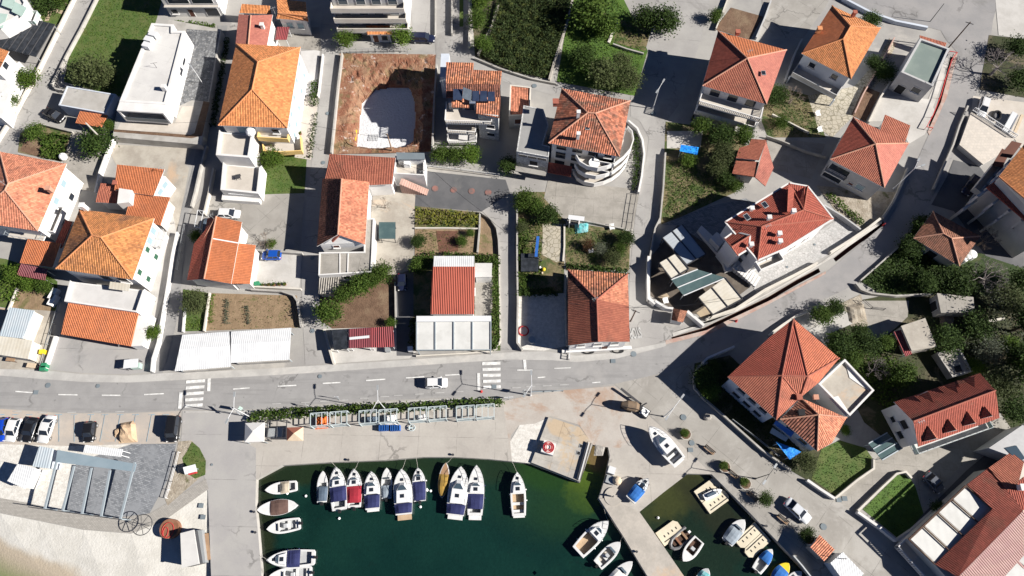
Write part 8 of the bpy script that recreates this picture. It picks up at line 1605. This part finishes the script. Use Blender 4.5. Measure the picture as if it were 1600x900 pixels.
for lab, p, rp, kind, h in [
 ('big grey-green olive tree overhanging the far left lane by the back lawn', (140, 110), 31, 'olive', 3.2), ('dark tree beside the garage end of the back lawn', (163, 118), 18, 'olive', 2.4),
 ('bushy orchard tree below the white house at the far left', (42, 120), 17, 'bright', 2.4), ('small yellow-green tree at the left edge above the lane', (14, 156), 14, 'bright', 2.),
 ('dark tree at the top of the corner lawn', (70, 2), 22, 'dark', 2.6), ('second dark tree at the top of the corner lawn, right of the first', (94, -4), 14, 'green', 2.2),
 ('dark round olive tree under the leaning pale pole', (148, 222), 23, 'dark', 2.8), ('small green tree east of the tiled garage canopy', (170, 196), 10, 'green', 2.), ('bushy tree at the lane corner of the herb garden', (52, 206), 15, 'green', 2.2),
 ('round silvery olive tree at the alley by the lawn strip', (304, 472), 21, 'olive', 2.8), ('small potted tree by the white side stair', (238, 518), 12, 'bright', 1.8), ('bushy tree in the court lawn corner', (425, 248), 17, 'bright', 2.2),
 ('dense citrus tree at the middle lane beside the garden soil', (514, 488), 21, 'green', 2.8), ('citrus tree in the diagonal row, second from the lane', (537, 460), 16, 'green', 2.4), ('citrus tree in the diagonal row, middle one', (560, 446), 20, 'green', 2.6), ('citrus tree in the diagonal row, fourth from the lane', (580, 434), 18, 'round', 2.6), ('citrus tree at the upper end of the diagonal row', (596, 426), 18, 'green', 2.6), ('round little shrub tree at the maroon carport corner', (611, 503), 8, 'bright', 1.2),
 ('bright tree at the corner of the building pit and the lane', (538, 60), 15, 'bright', 2.4), ('leafy tree over the garden hut by the top apartment block', (626, 54), 17, 'bright', 2.6), ('small shrub tree left of the garden hut', (557, 52), 9, 'dark', 1.6),
 ('green tree in the row under the solar house balconies, western one', (690, 240), 16, 'green', 2.2), ('green tree in the row under the solar house balconies, middle one', (712, 242), 15, 'green', 2.2), ('green tree in the row under the solar house balconies, eastern one', (734, 240), 16, 'bright', 2.2), ('dark shrub tree at the east end of the white court railing', (794, 258), 14, 'dark', 1.8),
 ('shrub tree at the garden lane beside the court, upper one', (820, 312), 18, 'green', 2.2), ('shrub tree at the top of the play garden', (838, 322), 15, 'green', 2.), ('dark dense shrub tree beside the concrete court', (856, 335), 17, 'dark', 1.9), ('small shrub tree in the play garden stones', (816, 355), 10, 'olive', 1.4), ('young olive bush in the flower lawn centre', (938, 388), 13, 'grey', 1.5), ('red-leaved shrub in the flower lawn', (920, 382), 10, 'red', 1.3), ('green bush in the east of the flower lawn', (970, 388), 11, 'green', 1.5), ('dark bush at the south-east of the flower lawn', (958, 402), 15, 'olive', 1.7), ('dark tree in the north-east corner of the flower lawn', (978, 372), 13, 'dark', 1.8),
 ('large orchard tree at the top of the bright grass', (925, 18), 34, 'green', 3.4), ('second orchard tree close to the large one', (948, 42), 20, 'green', 2.8), ('dark orchard tree alone in the middle of the bright grass', (912, 88), 20, 'dark', 2.4), ('big grey-green orchard tree at the south of the bright grass', (946, 116), 28, 'olive', 3.2), ('orchard tree at the lane corner of the bright grass', (984, 122), 22, 'olive', 2.8), ('thin orchard tree beside the shaded parking lane', (972, 96), 18, 'olive', 2.6), ('dense dark tree over the parking lane top', (1038, 30), 24, 'dark', 2.8), ('dense dark tree left of the parking lane top tree', (1008, 26), 20, 'dark', 2.6),
 ('green tree between grove wall and lane at the top', (745, 30), 17, 'green', 2.6), ('second green tree between grove wall and lane', (754, 66), 15, 'green', 2.4), ('top green tree between grove wall and lane', (755, -4), 18, 'bright', 2.6),
 ('dark orchard tree beside the blue tarpaulin', (1130, 240), 22, 'olive', 2.8), ('orchard tree south of the blue tarpaulin', (1122, 262), 16, 'olive', 2.4), ('dark tree under the long shaded balconies, western one', (1095, 196), 16, 'green', 2.6), ('dark tree under the long shaded balconies, middle one', (1128, 212), 20, 'dark', 2.6), ('dark tree under the long shaded balconies, eastern one', (1162, 212), 17, 'green', 2.6), ('small palm-like shrub by the paved pad', (1076, 248), 12, 'bright', 1.4), ('green shrub beside the cottage wall', (1150, 290), 12, 'green', 1.4), ('dark tree at the cottage garden edge', (1136, 276), 14, 'dark', 2.),
 ('small shrub tree behind the brown bed at the top', (1118, 24), 12, 'green', 1.6), ('grey leafless tree in the hill garden', (1240, 150), 20, 'bareb', 2.4), ('dark bush in the hill garden by the slanting wall', (1216, 148), 16, 'dark', 2.), ('bush in the lower hill garden', (1222, 190), 12, 'green', 1.5), ('small tree behind the bright orange house', (1362, 30), 14, 'dark', 2.), ('bush beside the flagstone walk', (1366, 96), 12, 'dark', 1.5), ('dark tree between flagstone walk and pale court', (1384, 110), 16, 'dark', 2.),
 ('large bare grey tree beside the hill road at the upper right', (1568, 96), 30, 'bare', 4.), ('dark tree in the upper right corner thicket', (1592, 72), 18, 'dark', 2.6), ('dark tree right of the bare grey tree', (1598, 124), 20, 'dark', 2.8),
 ('dark tree at the road edge north of the pavilion', (1442, 352), 16, 'dark', 2.4), ('dark tree west of the pavilion', (1424, 384), 17, 'dark', 2.4), ('large dark tree south of the pavilion', (1496, 440), 24, 'dark', 3.), ('bare grey tree between pavilion and arcade', (1544, 372), 22, 'bareb', 3.), ('large silvery bare tree south-east of the pavilion', (1548, 430), 34, 'bare', 4.), ('silvery shrub tree at the right edge by the meadow', (1580, 470), 28, 'olive', 3.4), ('silver-grey shrub tree right of the bunker', (1560, 470), 24, 'grey', 2.6), ('dark tree at the far right edge of the meadow', (1602, 440), 22, 'dark', 3.),
 ('green bush at the corner of the ramp walk', (1284, 492), 17, 'green', 2.), ('dark bush above the ramp walk', (1306, 480), 14, 'dark', 1.8), ('dark tree below the ramp walk', (1345, 520), 14, 'dark', 2.2), ('green tree beside the largest red house terrace', (1334, 560), 16, 'green', 2.2), ('dark tree in the middle of the side garden', (1356, 540), 18, 'dark', 2.4), ('tall dark tree beside the dark courtyard', (1318, 538), 20, 'dark', 2.6), ('bush tree near the red striped canopy', (1386, 535), 14, 'green', 1.8),
 ('dark tree below the beige hut', (1410, 585), 22, 'green', 2.6), ('bare grey tree left of the beige hut yard', (1372, 575), 20, 'bare', 2.4), ('dark tree beside the roofless ruin', (1480, 530), 22, 'dark', 2.8), ('silver tree right of the roofless ruin', (1545, 545), 26, 'grey', 3.), ('bright green bush right of the roofless ruin', (1526, 572), 14, 'bright', 1.6), ('yellow-green bush in the right-hand thicket', (1580, 540), 16, 'bright', 1.8), ('dark tree at the right edge below the thicket', (1600, 560), 26, 'dark', 3.2), ('grey-green tree above the dormer house', (1566, 600), 30, 'olive', 3.2), ('dark tree at the right end of the dormer house', (1590, 640), 22, 'dark', 3.),
 ('dark tree in the front garden corner at the road bend', (1100, 590), 17, 'dark', 2.4), ('round bush tree in the front garden by the curved wall', (1112, 612), 15, 'green', 2.), ('dark tree under the north-west wall of the largest red house', (1116, 576), 12, 'dark', 2.), ('leafy bush at the tarpaulin corner of the sunny lawn', (1262, 722), 18, 'olive', 2.), ('small bush at the terrace foot of the largest red house', (1322, 672), 8, 'bright', 1.),
 ('leafy bush at the quay edge below the third bench', (1197, 780), 11, 'dark', 1.4), ('small bush by the silver car end of the quay', (1262, 836), 12, 'dark', 1.4), ('bush at the lower corner of the shaded lawn yard', (1468, 795), 12, 'dark', 1.4),
 ('leafless shrub at the edge of the pale court with the blue car', (412, 376), 15, 'bareb', 1.6), ('bright bush beside the leafless shrub of the parking court', (424, 381), 8, 'bright', 1.), ('dark bush at the alley behind the stepped orange house', (306, 368), 10, 'green', 1.4),
 ('bushy shrub at the west shed garden', (22, 430), 16, 'bright', 1.8), ('green shrub by the maroon canopy', (44, 442), 13, 'bright', 1.6), ('dark hydrangea bush below the maroon canopy', (68, 446), 14, 'green', 1.5),
 ('tall garden shrub in the tilled plot, west corner', (653, 377), 11, 'dark', 1.3), ('climbing shrub beside the tilled plot hedge corner', (655, 415), 15, 'green', 1.4), ('vegetable bush row in the tilled plot', (722, 376), 9, 'green', .9), ('small shrub next to the vegetable bush row', (735, 364), 7, 'green', .9),
 ('leafless bush by the gravel yard hedge', (868, 444), 13, 'bareb', 1.4), ('leafless fig in the yard behind the tiled wing', (600, 318), 12, 'bareb', 1.8),
 ('tall dark tree added at the right edge to shade the bunker side', (1618, 500), 26, 'dark', 6.), ('tall dark tree added at the right edge to shade the ruin side', (1622, 575), 28, 'green', 6.), ('dark tree in the gap between bunker and pavilion', (1450, 440), 16, 'dark', 3.), ('broad dark tree over the scrub right of the bunker', (1530, 510), 24, 'dark', 3.2),  # the two tall ones are added to throw shade over the thicket
 ]: tree(lab, p, px(p[1], rp), kind, h, cat='bush' if ('bush' in lab or 'shrub' in lab) and 'tree' not in lab else 'tree')
for lab, p in (('round clipped bush in the planter nearest the cabin cruiser ashore', (1070, 676)), ('round clipped bush in the middle quay planter', (1131, 727)), ('round clipped bush in the planter beside the third bench', (1163, 753))): tree(lab, p, .85, 'round', .9, cat='bush', group='clipped planter bushes')
for nm in list(PR):                                          # the patterns themselves are not part of the place
    for c in list(PR[nm].children): bpy.data.objects.remove(c)
    bpy.data.objects.remove(PR[nm])
def leaf_box(b, pts, h, dens, size, r_, z0=.1, jit=.15):      # leaves filling a wall-like or bed-like volume over a photo polygon
    P = WL(pts, h * .6); xs = [p.x for p in P]; ys = [p.y for p in P]; poly = [(p.x, p.y) for p in P]; area = (max(xs) - min(xs)) * (max(ys) - min(ys)); n = int(area * dens)
    for i in range(n):
        x, y = r_.uniform(min(xs), max(xs)), r_.uniform(min(ys), max(ys))
        if not in_poly((x, y), poly): continue
        top = h * (.72 + .5 * (mn.noise((x * .7, y * .7, 1.3)) + .3 * mn.noise((x * 2., y * 2., 7.)))); z = z0 + (top - z0) * r_.random() ** .45
        q = Vector((x + r_.gauss(0, jit), y + r_.gauss(0, jit), max(z, .06))); s = size * r_.uniform(.6, 1.4); a = Vector((r_.gauss(0, 1), r_.gauss(0, 1), r_.gauss(0, .6))).normalized(); n_ = Vector((r_.gauss(0, .7), r_.gauss(0, .7), 1)).normalized(); bb = n_.cross(a).normalized()
        b.face([q - a * s, q + bb * s * .5, q + a * s, q - bb * s * .5])
    return cen(P)
def hedge(label, pts, h, leaf='leaf_hedge', dens=55, size=.2, name='hedge', cat='hedge', seed=1):
    b = MB(); c = leaf_box(b, pts, h, dens, size, random.Random(seed)); t = thing(name, label, cat, (c.x, c.y, 0)); b.build('foliage', leaf, t)
    s = MB(); P = inset(WL(pts, h * .6), .15)
    for i in range(max(3, len(P))): q = P[i % len(P)]; s.tube([(q.x, q.y, -.05), (q.x, q.y, h * .6)], .04, 5)
    s.build('stems', 'bark', t); return t
hedge('long leafy hedge along the road behind the boat racks, western half', [(388, 650), (400, 642), (470, 637), (560, 632), (600, 630), (602, 644), (540, 648), (470, 652), (390, 659)], 1.2, 'leaf_green', seed=1)
hedge('long leafy hedge along the road behind the boat racks, eastern half', [(604, 632), (640, 630), (690, 627), (720, 624), (786, 622), (786, 633), (700, 638), (606, 645)], 1.2, 'leaf_hedge', seed=2)
hedge('clipped hedge on the east side of the white pergola', [(769, 404), (779, 404), (780, 544), (769, 546)], 1.5, seed=3); hedge('hedge behind the white canopy of the red bungalow', [(690, 394), (779, 398), (778, 408), (742, 410), (690, 400)], 1.3, seed=4); hedge('curved hedge at the west corner of the red bungalow', [(646, 402), (680, 394), (682, 402), (664, 412), (656, 424), (645, 424)], 1.4, 'leaf_green', seed=5)
hedge('clipped dark hedge at the north edge of the patched roof', [(884, 409), (982, 420), (983, 428), (884, 418)], 1.6, 'leaf_dark', seed=6); hedge('dark hedge between the white gravel drive and the play garden', [(808, 450), (872, 450), (872, 462), (808, 460)], 1.5, 'leaf_dark', seed=7)
hedge('dark green hedge below the modern house at the top edge', [(268, 32), (335, 36), (336, 46), (268, 42)], 1.3, 'leaf_green', seed=8); hedge('planted strip of dark shrubs between alley and long orange house', [(352, 58), (358, 60), (336, 196), (328, 196)], 1., 'leaf_dark', 45, seed=9)
hedge('flowering shrub border at the south of the asphalt court', [(650, 324), (748, 333), (747, 352), (649, 350)], 1., 'leaf_yellow', 26, .22, 'shrub_border', 'shrubs', 10); hedge('herb patch of low green bushes by the far left lane', [(66, 206), (106, 210), (98, 248), (64, 246), (62, 222)], 1., 'leaf_green', 45, .22, 'herb_patch', 'shrubs', 11)
hedge('dark hedge strip on the road side of the brown pavilion', [(1440, 340), (1456, 332), (1426, 372), (1412, 392), (1404, 386)], 1.6, 'leaf_dark', seed=12); hedge('low planted bed inside the bend of the round-balcony house', [(984, 200), (996, 210), (1001, 240), (996, 296), (988, 296), (990, 240), (984, 216)], .9, 'leaf_dark', 35, seed=13)
hedge('leafy screen beside the white pergola on the dark driveway side', [(641, 495), (650, 495), (649, 546), (640, 546)], 1.2, 'leaf_dark', 45, seed=14); hedge('dark shrubs along the villa forecourt garden slope', [(1288, 302), (1300, 300), (1352, 345), (1344, 352)], .8, 'leaf_green', 35, seed=15); hedge('dark shade netting bushes beside the white yard of the long orange house', [(486, 127), (497, 125), (496, 164), (484, 162)], 1.2, 'leaf_dark', 45, seed=16); hedge('dark planted strip along the stepped walk', [(491, 176), (496, 176), (488, 244), (482, 244)], .8, 'leaf_dark', 30, seed=17)
hedge('climbing shrubs on the west wall of the play garden', [(809, 340), (822, 340), (822, 460), (809, 460)], 1.3, 'leaf_green', 40, seed=18); hedge('green vine row on the cream front of the west shed garden', [(0, 412), (30, 416), (28, 470), (0, 470)], 1., 'leaf_bright', 30, seed=19)
def stuff(name, label, pts, h, leaf, dens, size, seed, jit=.2):
    b = MB(); leaf_box(b, pts, h, dens, size, random.Random(seed), jit=jit); o = b.build(name, leaf); tag(o, label, 'vegetation', None, 'stuff')
stuff('undergrowth', 'dense dark grove of low trees filling the plot left of the stone wall', [(782, -20), (894, -20), (886, 30), (864, 92), (854, 118), (800, 108), (750, 84), (768, 44)], 1.7, 'leaf_grove', 60, .2, 31)
stuff('undergrowth', 'dark meadow growth inside the road bend', [(1350, 440), (1405, 390), (1440, 372), (1500, 420), (1530, 410), (1540, 440), (1520, 466), (1460, 456), (1380, 458)], 1.1, 'leaf_dark', 28, .2, 32)
stuff('undergrowth', 'scrub growth of the wooded slope above the dormer house', [(1490, 480), (1640, 470), (1640, 640), (1570, 620), (1530, 580), (1510, 540)], 1.0, 'leaf_grey', 12, .18, 33)
stuff('undergrowth', 'scrub growth of the side garden behind the largest red house', [(1290, 520), (1350, 530), (1400, 560), (1420, 600), (1390, 640), (1330, 600), (1290, 550)], 1.0, 'leaf_green', 22, .2, 34)
stuff('undergrowth', 'shaded ground cover under the front garden trees', [(1092, 574), (1130, 562), (1220, 650), (1250, 700), (1200, 690), (1120, 630), (1092, 606)], .7, 'leaf_dark', 14, .18, 35)
stuff('grass', 'tall tufts in the big back lawn', [(166, -20), (255, -20), (240, 40), (222, 95), (190, 150), (110, 124), (108, 95)], .3, 'leaf_bright', 9, .12, 36)
stuff('grass', 'long grass of the bright orchard', [(897, -20), (955, -20), (1000, 50), (1008, 80), (990, 145), (872, 126)], .35, 'leaf_bright', 12, .14, 37)
stuff('grass', 'tufts on the sunny villa lawn', [(1285, 704), (1312, 690), (1350, 702), (1362, 720), (1306, 772), (1270, 748)], .25, 'leaf_hedge', 14, .1, 38)
stuff('grass', 'tufts on the shaded villa lawn', [(1350, 796), (1402, 746), (1416, 745), (1428, 760), (1440, 808), (1404, 838)], .25, 'leaf_hedge', 14, .1, 39)
stuff('grass', 'weeds and herbs in the orchard garden by the cottage', [(1042, 250), (1090, 262), (1140, 290), (1110, 315), (1040, 345)], .5, 'leaf_hedge', 22, .14, 40)
stuff('grass', 'tufts on the court lawn', [(406, 240), (478, 244), (474, 300), (405, 302)], .25, 'leaf_bright', 12, .1, 41)
stuff('grass', 'weeds in the tilled plots and play garden', [(650, 360), (745, 360), (744, 396), (650, 398)], .3, 'leaf_green', 8, .1, 42)
stuff('grass', 'weeds over the play garden soil', [(808, 345), (846, 345), (846, 450), (810, 450)], .4, 'leaf_green', 30, .14, 43)
stuff('grass', 'tufts of the flower lawn', [(885, 355), (982, 366), (981, 418), (886, 410)], .3, 'leaf_hedge', 18, .12, 44)
stuff('grass', 'grass of the small verge by the mole', [(302, 692), (322, 720), (320, 742), (300, 742), (288, 716)], .25, 'leaf_hedge', 9, .1, 45)
stuff('grass', 'weeds on the hill garden ground', [(1202, 135), (1262, 152), (1285, 210), (1202, 212)], .5, 'leaf_green', 14, .14, 46)
stuff('grass', 'green rows of the lawn strip and vegetable garden', [(288, 495), (320, 495), (316, 515), (287, 515)], .4, 'leaf_bright', 25, .13, 47)
for i, (x, ys) in enumerate(((354, range(470, 508, 5)), (388, range(480, 510, 6)), (332, range(462, 510, 6)))):
    b = MB(); r_ = random.Random(i)
    for y in ys:
        p = W((x + r_.uniform(-2, 2), y)); 
        for k_ in range(26): q = p + Vector((r_.gauss(0, .25), r_.gauss(0, .2), .15 + .3 * r_.random())); s = .13; a = Vector((r_.gauss(0, 1), r_.gauss(0, 1), .3)).normalized(); bb = a.cross(Vector((0, 0, 1))).normalized(); b.face([q - a * s, q + bb * s * .5, q + a * s, q - bb * s * .5])
    tag(b.build('vegetable_row', 'leaf_grey' if i < 2 else 'leaf_bright', None, W((x, 490))), ['row of grey-green cabbages in the vegetable garden', 'sparse row of seedlings in the east of the vegetable garden', 'bright row of greens along the west edge of the vegetable garden'][i], 'vegetables', None, 'stuff')
for lab, gr, pts in (('potted plant in the row along the east wall of the stepped orange house', 'potted plants by the stepped orange house', [(397, 392), (396, 404), (395, 416), (394, 426), (392, 436)]), ('flower pot in the row at the foot of the blue car court', 'flower pots of the blue car court', [(412, 447), (420, 446.5), (429, 446), (437, 445.5), (446, 445)]), ('flower pot on the stepped walk east of the long orange house', 'flower pots of the stepped walk', [(470, 210), (468, 224), (466, 236)])):
    for p in pts:
        q = W(p); t = thing('flower_pot', lab, 'plant pot', (q.x, q.y, .05), 0, gr); b = MB(); b.cyl((0, 0, 0), .22, .4, 10, 0, .3); b.build('pot', 'rust', t); b = MB(); r_ = random.Random(p[0]); 
        for i in range(40): c = Vector((r_.gauss(0, .17), r_.gauss(0, .17), .45 + .35 * r_.random())); a = Vector((r_.gauss(0, 1), r_.gauss(0, 1), .3)).normalized() * .12; e = a.cross(Vector((0, 0, 1))) * .5; b.face([c - a, c + e, c + a, c - e])
        b.build('foliage', 'leaf_green', t)
stuff('grass', 'green sprouts in the vegetable garden', [(328, 460), (462, 464), (466, 510), (322, 515)], .25, 'leaf_bright', 2.5, .1, 51)
stuff('grass', 'green clumps on the west side of the tilled plot', [(649, 358), (682, 358), (684, 396), (650, 398)], .35, 'leaf_green', 9, .12, 52)
